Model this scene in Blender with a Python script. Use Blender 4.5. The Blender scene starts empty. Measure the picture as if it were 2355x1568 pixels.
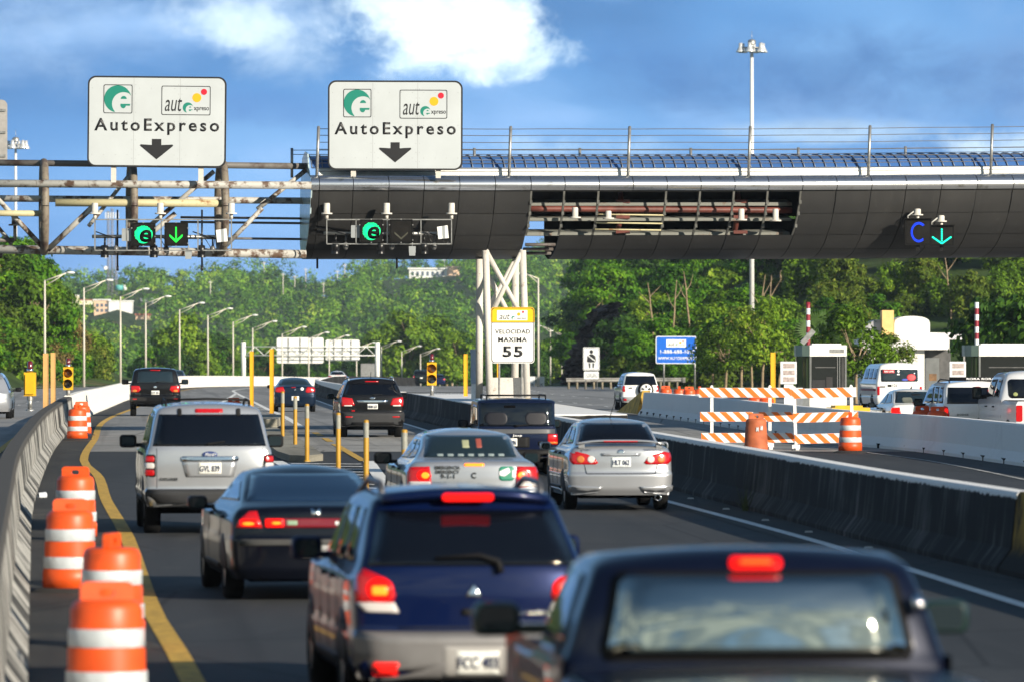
import bpy, bmesh, math, random
import numpy as np
from mathutils import Vector, Matrix
scene = bpy.context.scene
COL = scene.collection
R = math.radians
random.seed(7); RNG = np.random.default_rng(7)

# ---------------------------------------------------------------- camera, sky, sun, exposure
H = 2.7                                   # camera height above the road
F, CX, YH = 13083.3, 1177.5, 795.0        # survey scale of the 200 mm lens, used to turn sightings into metres
cd = bpy.data.cameras.new("camera"); cam = bpy.data.objects.new("camera", cd); COL.objects.link(cam)
cam.location = (0, 0, H); cam.rotation_euler = (R(90), 0, 0)
cd.lens = 200; cd.sensor_width = 36; cd.shift_y = 11.0/2355.0
cd.clip_start = 1.0; cd.clip_end = 20000
cd.dof.use_dof = True; cd.dof.focus_distance = 160; cd.dof.aperture_fstop = 3.6; cd.dof.aperture_blades = 9
scene.camera = cam
SUN_EL, SUN_AZ = 19.0, 43.0               # azimuth: degrees to the right of straight behind the camera
el, az = R(SUN_EL), R(SUN_AZ)
SUN_DIR = Vector((math.cos(el)*math.sin(az), -math.cos(el)*math.cos(az), math.sin(el)))
sl = bpy.data.lights.new("sun", 'SUN'); sl.energy = 5.0; sl.angle = R(0.5); sl.color = (1.0, 0.90, 0.74)
so = bpy.data.objects.new("sun", sl); COL.objects.link(so)
so.rotation_euler = (-SUN_DIR).to_track_quat('-Z', 'Y').to_euler(); so.location = (30, -30, 40)
scene.view_settings.view_transform = 'Standard'; scene.view_settings.look = 'None'
scene.view_settings.exposure = 0.58; scene.view_settings.gamma = 1.0
scene.view_settings.use_curve_mapping = False
scene.cycles.use_denoising = True
scene.cycles.max_bounces = 6; scene.cycles.transparent_max_bounces = 8
scene.cycles.sample_clamp_indirect = 4.0; scene.cycles.caustics_reflective = False; scene.cycles.caustics_refractive = False

class NT:                                  # small node-tree writer
    def __init__(s, tree): s.t = tree; s.n = tree.nodes; s.l = tree.links
    def new(s, typ, ins=None, **kw):
        nd = s.n.new(typ)
        for k, v in kw.items(): setattr(nd, k, v)
        for k, v in (ins or {}).items():
            if hasattr(v, 'is_output') and v.is_output: s.l.new(v, nd.inputs[k])
            else: nd.inputs[k].default_value = v
        return nd
    def math(s, op, a, b=0.0, c=0.0, clamp=False):
        return s.new('ShaderNodeMath', {0: a, 1: b, 2: c}, operation=op, use_clamp=clamp).outputs[0]
    def mix(s, f, a, b, blend='MIX'):
        nd = s.n.new('ShaderNodeMix'); nd.data_type = 'RGBA'; nd.blend_type = blend; nd.clamp_factor = True
        for k, v in ((0, f), (6, a), (7, b)):
            if hasattr(v, 'is_output'): s.l.new(v, nd.inputs[k])
            elif k and len(v) == 3: nd.inputs[k].default_value = (*v, 1)
            else: nd.inputs[k].default_value = v
        return nd.outputs[2]
    def ramp(s, f, stops, interp='LINEAR'):
        nd = s.n.new('ShaderNodeValToRGB'); nd.color_ramp.interpolation = interp
        e = nd.color_ramp.elements
        while len(e) < len(stops): e.new(0.5)
        for i, (p, c) in enumerate(stops):
            e[i].position = p; e[i].color = (*c, 1) if len(c) == 3 else c
        s.l.new(f, nd.inputs[0]); return nd.outputs[0]
    def smooth(s, v, a, b):
        nd = s.new('ShaderNodeMapRange', {0: v, 1: a, 2: b}, interpolation_type='SMOOTHSTEP'); return nd.outputs[0]
    def noise(s, vec, scale, detail=3, rough=.55, dist=0.0):
        return s.new('ShaderNodeTexNoise', {'Vector': vec, 'Scale': scale, 'Detail': detail, 'Roughness': rough, 'Distortion': dist}).outputs[0]
    def mapping(s, vec, scale=(1, 1, 1), loc=(0, 0, 0)):
        return s.new('ShaderNodeMapping', {'Vector': vec, 'Scale': scale, 'Location': loc}).outputs[0]

world = bpy.data.worlds.new("World"); scene.world = world; world.use_nodes = True
w = NT(world.node_tree); w.n.clear()
tc = w.new('ShaderNodeTexCoord').outputs['Generated']
sky = w.new('ShaderNodeTexSky', sky_type='NISHITA', sun_disc=False, sun_elevation=el, sun_rotation=math.pi - az,
            altitude=100, air_density=1.0, dust_density=0.6, ozone_density=2.0)
SK = 0.075
sx = w.new('ShaderNodeSeparateXYZ', {0: tc})
dx, dy, dz = sx.outputs
# storm-blue cloud deck low over the hills, broken by sunlit cumulus (direction space: the sky at infinity)
def K(r, g, b): return (r*.80/SK, g*.80/SK, b*.80/SK)
n_deck = w.noise(w.mapping(tc, (22, 22, 60)), 1.0, 5, .5, .3)
n_big = w.noise(w.mapping(tc, (9, 9, 26), (3.1, 0, 1.7)), 1.0, 3, .5)
deck = w.ramp(n_big, [(.34, K(.07, .19, .46)), (.5, K(.135, .32, .68)), (.68, K(.28, .50, .88))])
deck = w.mix(w.smooth(n_deck, .48, .8), deck, K(.40, .58, .96))
low = w.smooth(dz, .045, .0)
deck = w.mix(w.math('MULTIPLY', low, .55), deck, K(.24, .48, .98))
hi = w.smooth(dz, .30, .03)
base = w.mix(w.math('MULTIPLY', hi, .96), sky.outputs[0], deck)
# overhead and behind: scattered bright cumulus with grey bellies
n_c = w.noise(w.mapping(tc, (7.0, 6.0, 22.0), (5.2, 1.3, 0)), 1.0, 5, .52, .25)
above = w.smooth(dz, .02, .16)
behind = w.smooth(dy, .5, -.2)
cm = w.math('MULTIPLY', w.smooth(n_c, .36, .50), w.math('MULTIPLY', behind, w.math('MULTIPLY', w.smooth(dz, .0, .08), w.smooth(dz, .62, .38))))
cc = w.ramp(n_c, [(.38, K(.05, .08, .11)), (.48, K(.40, .41, .39)), (.57, K(1.0, .95, .80)), (.68, K(.16, .19, .21))])
base = w.mix(w.math('MULTIPLY', cm, .85), base, cc)
# the sunlit cumulus seen over the road
n_f = w.noise(w.mapping(tc, (62, 62, 84), (1.0, .4, .2)), 1.0, 8, .62, .25)
n_g = w.noise(w.mapping(tc, (110, 110, 150), (.3, 2.4, .9)), 1.0, 6, .6, .2)
def puff(x, z, rx, rz, lo, hi_, col, amt, prev):
    ax = w.math('DIVIDE', w.math('SUBTRACT', dx, x), rx); az_ = w.math('DIVIDE', w.math('SUBTRACT', dz, z), rz)
    d = w.math('ADD', w.math('MULTIPLY', ax, ax), w.math('MULTIPLY', az_, az_))
    v = w.math('ADD', w.math('SUBTRACT', 1.0, d), w.math('MULTIPLY', w.math('SUBTRACT', n_f, .5), 2.6))
    m = w.math('MULTIPLY', w.smooth(v, lo, hi_), w.math('MULTIPLY', w.smooth(dy, .3, .6), amt))
    shade = w.mix(w.math('MULTIPLY', w.smooth(n_g, .42, .66), .55), col, tuple(q*f for q, f in zip(col, (.62, .72, .86))))
    return w.mix(m, prev, shade)
PX = lambda px: (px - CX)/F
PZ = lambda py: (YH - py)/F
for (x, y, rx, ry, lo, hh, col, am) in (
        (640, 30, 380, 120, .1, 1.3, K(.80, .86, 1.02), .8), (720, 140, 240, 90, .3, 1.7, K(.74, .82, 1.0), .7),
        (60, 60, 420, 190, .0, 1.8, K(.52, .64, .90), .8), (480, 70, 150, 90, .45, 1.5, K(.80, .86, 1.02), .6),
        (1010, 55, 280, 135, .05, 1.05, K(1.55, 1.5, 1.48), .97), (1150, 135, 220, 75, .2, 1.05, K(1.25, 1.26, 1.28), .95), (560, 60, 200, 70, .35, 1.2, K(1.0, 1.04, 1.12), .8), (930, 10, 380, 70, .4, 1.3, K(1.0, 1.05, 1.12), .85),
        (1950, 300, 420, 40, .25, 1.3, K(.78, .88, 1.03), .75), (2300, 340, 240, 50, .1, 1.2, K(.95, 1.0, 1.1), .85),
        (1350, 340, 380, 45, .4, 1.4, K(.66, .80, 1.02), .65), (2330, 150, 280, 200, .1, 1.6, K(.36, .49, .78), .6),
        (1560, 130, 330, 120, .4, 1.6, K(.20, .38, .74), .5), (1950, 180, 620, 130, -.4, 1.5, K(.115, .235, .50), .85), (560, 250, 420, 60, .2, 1.4, K(.13, .27, .60), .5),
        (640, 560, 500, 50, .4, 1.8, K(.27, .47, .86), .5)):
    base = puff(PX(x), PZ(y), rx/F, ry/F, lo, hh, col, am, base)
blue = w.mix(1.0, base, (.80, .95, .98), 'MULTIPLY')
bg = w.new('ShaderNodeBackground', {'Color': blue, 'Strength': SK})
w.l.new(bg.outputs[0], w.new('ShaderNodeOutputWorld').inputs[0])

# ---------------------------------------------------------------- materials
MATS = {}
def M(name, col, rough=.5, metal=0.0, var=.12, vs=4.0, coat=0.0, bump=0.0, bs=40.0, emit=None, es=1.0, spec=.5, alpha=1.0, trans=0.0, dirt=None):
    if name in MATS: return MATS[name]
    m = bpy.data.materials.new(name); m.use_nodes = True; t = NT(m.node_tree)
    b = t.n['Principled BSDF']
    b.inputs['Roughness'].default_value = rough; b.inputs['Metallic'].default_value = metal
    b.inputs['Coat Weight'].default_value = coat; b.inputs['Coat Roughness'].default_value = .04
    b.inputs['Specular IOR Level'].default_value = spec
    c = (*col, 1)
    if var:
        vec = t.new('ShaderNodeTexCoord').outputs['Object']
        nz = t.noise(vec, vs, 4)
        c2 = tuple(max(0, x*(1-var*2)) for x in col); c3 = tuple(min(1, x*(1+var*2)) for x in col)
        out = t.ramp(nz, [(.3, c2), (.7, c3)])
        if dirt:
            nd = t.noise(vec, dirt[1], 5, .6); out = t.mix(t.smooth(nd, dirt[2], dirt[3]), out, dirt[0])
        t.l.new(out, b.inputs['Base Color'])
    else: b.inputs['Base Color'].default_value = c
    if bump:
        vec = t.new('ShaderNodeTexCoord').outputs['Object']
        bn = t.new('ShaderNodeBump', {'Strength': bump, 'Distance': .02, 'Height': t.noise(vec, bs, 4)})
        t.l.new(bn.outputs[0], b.inputs['Normal'])
    if emit: b.inputs['Emission Color'].default_value = (*emit, 1); b.inputs['Emission Strength'].default_value = es
    if trans: b.inputs['Transmission Weight'].default_value = trans
    if alpha < 1: b.inputs['Alpha'].default_value = alpha
    m.diffuse_color = c
    MATS[name] = m; return m

# ---------------------------------------------------------------- mesh helpers
class MB:
    def __init__(s): s.v = []; s.f = []; s.mi = []; s.sm = []
    def add(s, vs, fs, mi=0, smooth=False):
        o = len(s.v); s.v += [tuple(p) for p in vs]
        for f in fs: s.f.append(tuple(i+o for i in f)); s.mi.append(mi); s.sm.append(smooth)
        return s
    def box(s, lo, hi, mi=0, rot=None, at=None):
        (a, b, c), (d, e, f) = lo, hi
        vs = [Vector(p) for p in ((a,b,c),(d,b,c),(d,e,c),(a,e,c),(a,b,f),(d,b,f),(d,e,f),(a,e,f))]
        if rot is not None: vs = [rot @ p for p in vs]
        if at is not None: vs = [p + Vector(at) for p in vs]
        return s.add(vs, [(3,2,1,0),(4,5,6,7),(0,1,5,4),(1,2,6,5),(2,3,7,6),(3,0,4,7)], mi)
    def cbox(s, c, size, mi=0, rot=None):
        h = Vector(size)/2; return s.box(-h, h, mi, rot, c)
    def tube(s, pts, r, n=10, mi=0, cap=True, smooth=True):
        pts = [Vector(p) for p in pts]; rr = r if isinstance(r, (list, tuple)) else [r]*len(pts)
        vs, fs = [], []; up = None
        for i, p in enumerate(pts):
            d = (pts[min(i+1, len(pts)-1)] - pts[max(i-1, 0)]).normalized()
            if up is None: up = Vector((0, 0, 1)) if abs(d.z) < .9 else Vector((1, 0, 0))
            a = d.cross(up); a = a.normalized() if a.length > 1e-6 else d.orthogonal().normalized(); b = a.cross(d).normalized(); up = b
            for k in range(n):
                th = 2*math.pi*k/n; vs.append(p + a*(rr[i]*math.cos(th)) + b*(rr[i]*math.sin(th)))
        for i in range(len(pts)-1):
            for k in range(n):
                k2 = (k+1) % n; fs.append((i*n+k, i*n+k2, (i+1)*n+k2, (i+1)*n+k))
        s.add(vs, fs, mi, smooth)
        if cap:
            s.add(vs[:n], [tuple(range(n))], mi); s.add(vs[-n:], [tuple(reversed(range(n)))], mi)
        return s
    def lathe(s, prof, n=24, at=(0, 0, 0), mi=0, axis='z', smooth=True):      # prof: (r, h)
        vs, fs = [], []; at = Vector(at)
        for r, h in prof:
            for k in range(n):
                th = 2*math.pi*k/n; p = (r*math.cos(th), r*math.sin(th), h)
                if axis == 'x': p = (h, p[0], p[1])
                if axis == 'y': p = (p[0], h, p[1])
                vs.append(at + Vector(p))
        for i in range(len(prof)-1):
            for k in range(n):
                k2 = (k+1) % n; fs.append((i*n+k, i*n+k2, (i+1)*n+k2, (i+1)*n+k))
        return s.add(vs, fs, mi, smooth)
    def grid(s, G, mi=0, smooth=True, closed=False):
        nr, nc = len(G), len(G[0]); vs = [p for r in G for p in r]; fs = []
        for i in range(nr-1):
            for k in range(nc if closed else nc-1):
                k2 = (k+1) % nc; fs.append((i*nc+k, i*nc+k2, (i+1)*nc+k2, (i+1)*nc+k))
        return s.add(vs, fs, mi, smooth)
    def prism(s, poly, y0, y1, mi=0, plane='xz', at=(0, 0, 0)):
        n = len(poly); at = Vector(at)
        T = {'xz': lambda a, b, y: (a, y, b), 'yz': lambda a, b, y: (y, a, b), 'xy': lambda a, b, y: (a, b, y)}[plane]
        vs = [at+Vector(T(a, b, y0)) for a, b in poly] + [at+Vector(T(a, b, y1)) for a, b in poly]
        return s.add(vs, [tuple(range(n)), tuple(reversed(range(n, 2*n)))] + [(i, i+n, (i+1) % n+n, (i+1) % n) for i in range(n)], mi)
    def sphere(s, c, r, n=12, m=8, mi=0):
        r = r if isinstance(r, (tuple, list)) else (r, r, r); c = Vector(c); G = []
        for i in range(m+1):
            ph = math.pi*i/m - math.pi/2
            G.append([c+Vector((r[0]*math.cos(ph)*math.cos(2*math.pi*k/n), r[1]*math.cos(ph)*math.sin(2*math.pi*k/n), r[2]*math.sin(ph))) for k in range(n)])
        return s.grid(G, mi, True, True)
    def mesh(s, name, mats, off=None, fix=True):
        me = bpy.data.meshes.new(name)
        vs = s.v if off is None else [(a-off[0], b-off[1], c-off[2]) for a, b, c in s.v]
        me.from_pydata(vs, [], s.f)
        for m in (mats if isinstance(mats, (list, tuple)) else [mats]): me.materials.append(m)
        me.polygons.foreach_set('material_index', s.mi); me.polygons.foreach_set('use_smooth', s.sm)
        if fix:
            bm = bmesh.new(); bm.from_mesh(me); bmesh.ops.remove_doubles(bm, verts=bm.verts, dist=1e-5)
            bmesh.ops.recalc_face_normals(bm, faces=bm.faces); bm.to_mesh(me); bm.free()
        me.update(); return me
    def build(s, name, mats, parent=None, off=None, fix=True):
        o = bpy.data.objects.new(name, s.mesh(name, mats, off, fix)); COL.objects.link(o)
        if parent is not None: o.parent = parent
        return o

def tag(o, label=None, cat=None, group=None, kind=None):
    if label: o['label'] = label
    if cat: o['category'] = cat
    if group: o['group'] = group
    if kind: o['kind'] = kind
    return o
def thing(name, label, cat, loc=(0, 0, 0), rz=0.0, group=None):
    o = bpy.data.objects.new(name, None); COL.objects.link(o); o.empty_display_size = .3
    o.location = loc; o.rotation_euler = (0, 0, rz); return tag(o, label, cat, group)
KIDS = {}
def dup(o, parent=None):
    c = o.copy(); COL.objects.link(c); c.parent = parent
    for ch in list(o.children): dup(ch, c)
    return c
def duplicate(root, loc, rz=0.0, label=None, scale=None, group=None):
    c = dup(root); c.location = loc; c.rotation_euler = (0, 0, rz)
    if label: c['label'] = label
    if group: c['group'] = group
    if scale: c.scale = (scale,)*3 if not isinstance(scale, tuple) else scale
    return c

FONT_CACHE = {}
def text_mesh(txt, size, bold=0.0, spacing=1.0, shear=0.0, ext=.004):
    cu = bpy.data.curves.new('lettering', 'FONT'); cu.body = txt; cu.size = size; cu.align_x = 'CENTER'; cu.align_y = 'CENTER'
    cu.space_character = spacing; cu.offset = bold; cu.shear = shear; cu.extrude = ext; cu.resolution_u = 3
    ob = bpy.data.objects.new('lettering', cu); COL.objects.link(ob)
    me = bpy.data.meshes.new_from_object(ob); bpy.data.objects.remove(ob); bpy.data.curves.remove(cu)
    return me
def text(name, txt, width, at, mat, parent, height=None, bold=0.0, spacing=1.0, shear=0.0, rot=(R(90), 0, 0), ext=.003, label=None):
    me = text_mesh(txt, 1.0, bold, spacing, shear, 0.0)
    co = np.zeros(len(me.vertices)*3); me.vertices.foreach_get('co', co); co = co.reshape(-1, 3)
    mn, mx = co.min(0), co.max(0); c = (mn+mx)/2; k = width/(mx[0]-mn[0]); kz = k if height is None else height/(mx[1]-mn[1])
    co = (co - c)*np.array([k, kz, 1]); me.vertices.foreach_set('co', co.ravel()); me.materials.clear(); me.materials.append(mat)
    bm = bmesh.new(); bm.from_mesh(me)
    r = bmesh.ops.extrude_face_region(bm, geom=bm.faces[:]); bmesh.ops.translate(bm, verts=[e for e in r['geom'] if isinstance(e, bmesh.types.BMVert)], vec=(0, 0, ext))
    bmesh.ops.recalc_face_normals(bm, faces=bm.faces); bm.to_mesh(me); bm.free()
    o = bpy.data.objects.new(name, me); COL.objects.link(o); o.location = at; o.rotation_euler = rot
    if parent is not None: o.parent = parent
    if label: o['label'] = label
    return o

def P(px, py, s): return Vector(((px-CX)/s, F/s, H-(py-YH)/s))      # a sighting at scale s (px per metre) as a point in metres
GY = np.array([-700, -60, 0, 200, 262, 350, 467, 560, 650, 850, 1200, 1700, 2500, 3500, 5200.])
GZ = np.array([0, 0, 0, 0, -.22, -.45, -.75, -1.25, -1.9, -4.0, -8, -12, -14, -14, -14.])
def pchip(x, y):
    x = np.asarray(x, float); y = np.asarray(y, float); h = np.diff(x); d = np.diff(y)/h; m = np.zeros(len(x))
    for i in range(1, len(x)-1):
        if d[i-1]*d[i] > 0: m[i] = (h[i-1]+h[i])*2/((2*h[i]+h[i-1])/d[i-1] + (h[i]+2*h[i-1])/d[i]) * .75 if False else 3*(h[i-1]+h[i])/((2*h[i]+h[i-1])/d[i-1]+(h[i]+2*h[i-1])/d[i])
    m[0] = d[0]; m[-1] = d[-1]
    def f(q):
        q = min(max(q, x[0]), x[-1]); i = min(max(int(np.searchsorted(x, q))-1, 0), len(x)-2)
        t = (q-x[i])/h[i]; t2, t3 = t*t, t*t*t
        return float((2*t3-3*t2+1)*y[i]+(t3-2*t2+t)*h[i]*m[i]+(-2*t3+3*t2)*y[i+1]+(t3-t2)*h[i]*m[i+1])
    return f
_g = pchip(GY, GZ)
YK = np.array([-700, -520, -420, -340, -280, -230, -190, -150, -120, -90] + list(np.arange(-60, 260, 20)) + list(np.arange(260, 720, 15)) + list(np.arange(720, 1400, 40)) + list(np.arange(1400, 5200, 90)), float)
GK = np.array([_g(y) for y in YK])
def gz(Y): return float(np.interp(Y, YK, GK))
def curve(pts):
    f = pchip([p[0] for p in pts], [p[1] for p in pts]); return f
# ---------------------------------------------------------------- ground, roads, markings
XL = curve([(-60, 5), (0, -.05), (45.7, -3.89), (68.5, -5.8), (93, -7.83), (119, -9.8), (154, -12.3), (224, -16.6), (262, -18.7), (350, -23.1), (420, -26), (467, -27), (545, -25.4), (632, -21), (700, -15.5), (850, -2)])
XR = curve([(-60, 14.6), (40, 7.75), (69, 5.62), (77, 4.95), (95.7, 3.72), (150, .1), (185, -2.05), (218, -4.2), (300, -9.0), (420, -14.5), (520, -15.2), (632, -11.5), (700, -6.5), (850, 8)])
YL = curve([(-60, 2.5), (20, -.7), (45.7, -2.56), (56, -3.5), (80.5, -5.45), (100, -7.14), (117, -8.5), (132, -9.93), (145, -10.85), (163.5, -12), (195, -14.1), (231, -16), (300, -19.3), (350, -21.6), (420, -24.4), (467, -25.4), (545, -23.8), (632, -19.4), (700, -14)])
LXE = curve([(-60, -7), (0, -13), (100, -22), (218, -30.5), (350, -36.5), (470, -37.8), (560, -36), (650, -31), (750, -23.5), (900, -8)])
RXE = curve([(-60, 62), (298, 62), (335, 27), (440, 13.6), (560, 4), (650, 2), (750, 5), (900, 15)])
RIDGE = pchip([-400, 110, 250, 330, 400, 470, 560, 620, 700, 780, 870, 950, 1100, 1400, 1700], [2.7+(795-q-40)/5.4 for q in (668, 655, 640, 644, 618, 642, 618, 618, 643, 643, 608, 606, 588, 590, 590)])
def sst(a, b, x): t = np.clip((x-a)/(b-a), 0, 1); return t*t*(3-2*t)
def hnoise(x, y, s): return (math.sin(x*s+1.3)*math.cos(y*s*.8+.4) + .5*math.sin(x*s*2.3+y*s*1.7+2.1))
def terr(X, Y):
    h = gz(Y)
    if Y < -120: h += 60*float(sst(120, 420, -Y))*(1+.2*hnoise(X, Y, .02))  # unseen hill behind the camera, added to darken reflections in the cars
    if Y > 420:
        xe = LXE(Y)-2.5 if Y < 900 else -10
        if X < xe and Y < 1100: h += min((xe-X)*.78, 15)*float(sst(430, 500, Y))*float(1-sst(545, 625, Y)) + .5*hnoise(X, Y, .25)*float(sst(0, 6, xe-X))
        xr = RXE(min(Y, 900))+3.5
        if X > xr and Y < 1300: h += min((X-xr)*.62, 13 + max(0, X-30)*.15)*float(sst(455, 560, Y))*float(1-sst(1000, 1250, Y))
    if Y > 1500:
        t = float(sst(1450, 2450, Y)); h += (RIDGE(min(max(CX+X*5.4, -400), 1700))+14)*t + 1.2*hnoise(X, Y, .06)*t
        if Y > 2700: h += 34*float(sst(2700, 3500, Y))*float(sst(-25, 45, X))
    if Y > 3000: h -= 24*float(sst(3000, 3500, Y))*float(1-sst(-60, 10, X))
    return h
xs = np.array(sorted(set([-900, -600, -420, -300] + list(np.arange(-240, -84, 12)) + list(np.arange(-84, 84, 4)) + list(np.arange(84, 260, 12)) + [300, 420, 600, 900])), float)
m_ground = M('ground_earth', (.045, .075, .022), .95, var=.3, vs=.25, bump=.3, bs=3, spec=.1, dirt=((.13, .10, .055), .05, .55, .7))
gb = MB(); gb.grid([[(x, y, terr(x, y)) for x in xs] for y in YK], smooth=True)
tag(gb.build('ground', m_ground), kind='structure')

def strip(name, xl, xr, y0, y1, lift, mat, step=None, label=None, nx=2):
    ys = [y for y in YK if y0 < y < y1]; ys = sorted(set([y0] + ys + [y1] + ([] if step is None else list(np.arange(y0, y1, step)))))
    g = []
    for y in ys:
        a, b = xl(y), xr(y); g.append([(a+(b-a)*k/(nx-1), y, gz(y)+lift) for k in range(nx)])
    mb = MB(); mb.grid(g, smooth=False); return tag(mb.build(name, mat), kind='structure')

def asphalt(name, c0, c1, worn):
    m = bpy.data.materials.new(name); m.use_nodes = True; t = NT(m.node_tree); b = t.n['Principled BSDF']
    v = t.new('ShaderNodeTexCoord').outputs['Object']
    big = t.noise(t.mapping(v, (.9, .07, 1)), 1.0, 4, .6)
    col = t.ramp(big, [(.3, c0), (.7, c1)])
    fine = t.noise(v, 14, 3, .7); col = t.mix(t.math('MULTIPLY', t.smooth(fine, .35, .75), .35), col, tuple(x*.55 for x in c0))
    spot = t.noise(t.mapping(v, (.5, .15, 1)), 2.0, 5, .65); col = t.mix(t.math('MULTIPLY', t.smooth(spot, .55, .70), .6), col, worn)
    sk_ = t.new('ShaderNodeSeparateXYZ', {0: v}); lane = t.math('ADD', sk_.outputs[0], t.math('MULTIPLY', sk_.outputs[1], .066)); cv = t.new('ShaderNodeCombineXYZ', {0: lane, 1: t.math('MULTIPLY', sk_.outputs[1], .012)}).outputs[0]
    trk = t.noise(cv, 1.1, 3, .6); col = t.mix(t.math('MULTIPLY', t.smooth(trk, .50, .66), .55), col, tuple(x*.5 for x in c0))
    pat = t.new('ShaderNodeTexVoronoi', {'Vector': t.mapping(v, (.22, .05, 1)), 'Scale': 1.0}, feature='F1').outputs['Color']; pc = t.new('ShaderNodeSeparateColor', {0: pat}).outputs[0]; col = t.mix(t.math('MULTIPLY', t.smooth(pc, .70, .74), .35), col, tuple(x*.6 for x in c0))
    crk = t.new('ShaderNodeTexVoronoi', {'Vector': t.mapping(v, (.30, .11, 1)), 'Scale': 1.0}, feature='DISTANCE_TO_EDGE').outputs[0]; col = t.mix(t.math('MULTIPLY', t.smooth(crk, .012, .004), .7), col, tuple(x*.3 for x in c0))
    grit = t.noise(t.mapping(v, (1, .5, 1)), 60, 2, .5); col = t.mix(t.math('MULTIPLY', t.smooth(grit, .68, .75), .5), col, (.2, .19, .17))
    t.l.new(col, b.inputs['Base Color']); b.inputs['Roughness'].default_value = .82; b.inputs['Specular IOR Level'].default_value = .3
    bn = t.new('ShaderNodeBump', {'Strength': .35, 'Distance': .01, 'Height': fine}); t.l.new(bn.outputs[0], b.inputs['Normal'])
    return m
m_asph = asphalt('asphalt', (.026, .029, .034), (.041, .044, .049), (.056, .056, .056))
m_shoulder = asphalt('shoulder_asphalt', (.03, .029, .028), (.05, .047, .043), (.085, .075, .058))
m_slab = asphalt('concrete_slab', (.25, .245, .235), (.36, .35, .33), (.13, .125, .12))
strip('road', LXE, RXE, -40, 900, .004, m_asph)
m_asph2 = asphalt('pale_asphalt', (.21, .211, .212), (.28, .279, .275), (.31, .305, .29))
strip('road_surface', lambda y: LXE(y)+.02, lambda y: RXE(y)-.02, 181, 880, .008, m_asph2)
strip('road_shoulder', lambda y: XL(y)-.05, lambda y: YL(y), 18, 700, .012, m_shoulder, 8)
strip('concrete_pavement', lambda y: LXE(y)+1, lambda y: 45, 145, 181, .008, m_slab, 6)
mb = MB()
for yj in (145.15, 154, 163, 172, 180.8): mb.add([(LXE(yj)+1, yj, .0105), (45, yj, .0105), (45, yj+.16, .0105), (LXE(yj)+1, yj+.16, .0105)], [(0, 1, 2, 3)])
tag(mb.build('pavement_joint', M('joint_tar', (.02, .02, .02), .9, var=.1)), kind='structure')
strip('shoulder_strip', lambda y: XR(y)-1.0, lambda y: XR(y)+.05, 22, 640, .012, m_shoulder, 8)

m_yel = M('yellow_road_paint', (.50, .30, .035), .8, var=.22, vs=6, dirt=((.12, .10, .06), 9, .55, .8))
m_wht = M('white_road_paint', (.74, .74, .72), .75, var=.12, vs=6, dirt=((.2, .2, .2), 8, .6, .85))
def line(xc, wd, y0, y1, mat, lift=.018, dash=None, name='lane_marking'):
    mb = MB(); segs = [(y0, y1)] if dash is None else [(a, min(a+dash[0], y1)) for a in np.arange(y0, y1, dash[0]+dash[1])]
    for a, b in segs:
        ys = sorted(set([a, b] + [y for y in YK if a < y < b] + list(np.arange(a, b, 6))))
        mb.grid([[(xc(y)-wd/2, y, gz(y)+lift), (xc(y)+wd/2, y, gz(y)+lift)] for y in ys], smooth=False)
    return tag(mb.build(name, mat), kind='structure')
line(YL, .20, 20, 690, m_yel)
WR = curve([(22, 7.9), (40, 6.5), (59, 5.3), (73.5, 4.5), (89, 3.42), (98, 2.72), (150, -.85), (185, -2.95), (218, -5.1), (300, -9.9), (420, -15.4), (520, -16.1), (632, -12.4)])
line(WR, .17, 22, 630, m_wht)
# gore between the two lanes
GLr = curve([(90, -1.6), (122.6, -2.95), (133, -3.35)])
GLl = curve([(90, -1.7), (122, -4.6), (133, -5.5)])
line(GLr, .28, 92, 133, m_wht); line(GLl, .28, 92, 133, m_wht)
mb = MB()
for k in range(13):
    y = 97+k*2.75; a, b = GLl(y)+.2, GLr(y)-.2
    if b-a > .25: mb.add([(a, y, .018), (b, y-.6, .018), (b, y-.15, .018), (a, y+.45, .018)], [(0, 1, 2, 3)])
tag(mb.build('lane_marking', m_wht), kind='structure')
YI = curve([(112, -2.1), (133, -3.46), (150, -4.5), (178, -6.2), (190, -7.0)])
line(YI, .2, 133, 156, m_yel); line(YI, .2, 160, 166, m_yel); line(YI, .2, 170, 177, m_yel)
GR = curve([(188, -6.95), (256, -10.9), (320, -14.7), (390, -18.9)])
GL2 = curve([(188, -11.4), (280, -14.6), (340, -16.9), (390, -18.9)])
line(GR, .24, 188, 390, m_wht); line(GL2, .24, 194, 390, m_wht)
GM = curve([(390, -18.9), (430, -20.9), (480, -21.4), (545, -20), (632, -16)])
line(GM, .24, 390, 630, m_wht)
strip('gore_pavement', lambda y: GL2(y)+.1, lambda y: GR(y)-.1, 192, 380, .012, m_slab, 6)
mb = MB()
for k in range(9):
    y = 205+k*13; a, b = GL2(y)+.2, GR(y)-.2
    mb.add([(a, y, gz(y)+.018), (b, y+2, gz(y+2)+.018), (b, y+3.2, gz(y+3.2)+.018), (a, y+1.2, gz(y+1.2)+.018)], [(0, 1, 2, 3)])
tag(mb.build('lane_marking', m_wht), kind='structure')
for off, y0 in ((5.0, 206), (8.7, 210), (12.4, 204), (16.1, 212)):
    line(lambda y, o=off: XR(y)+o, .16, y0, 600, m_wht, dash=(3, 9))
line(lambda y: LXE(y)+1.2, .16, 120, 640, m_wht)
for off in (4.6, 8.2): line(lambda y, o=off: LXE(y)+1.2+o, .16, 130, 600, m_wht, dash=(3, 9))
line(lambda y: XL(y)-1.4, .18, 60, 640, m_yel)
# white line and tyre dust lane beside the plaza barrier
line(curve([(100, 10.6), (131, 9.9), (152, 8.3), (191, 5.9)]), .12, 104, 190, M('worn_white_paint', (.30, .30, .29), .85, var=.35, vs=2.5), lift=.016)

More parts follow.
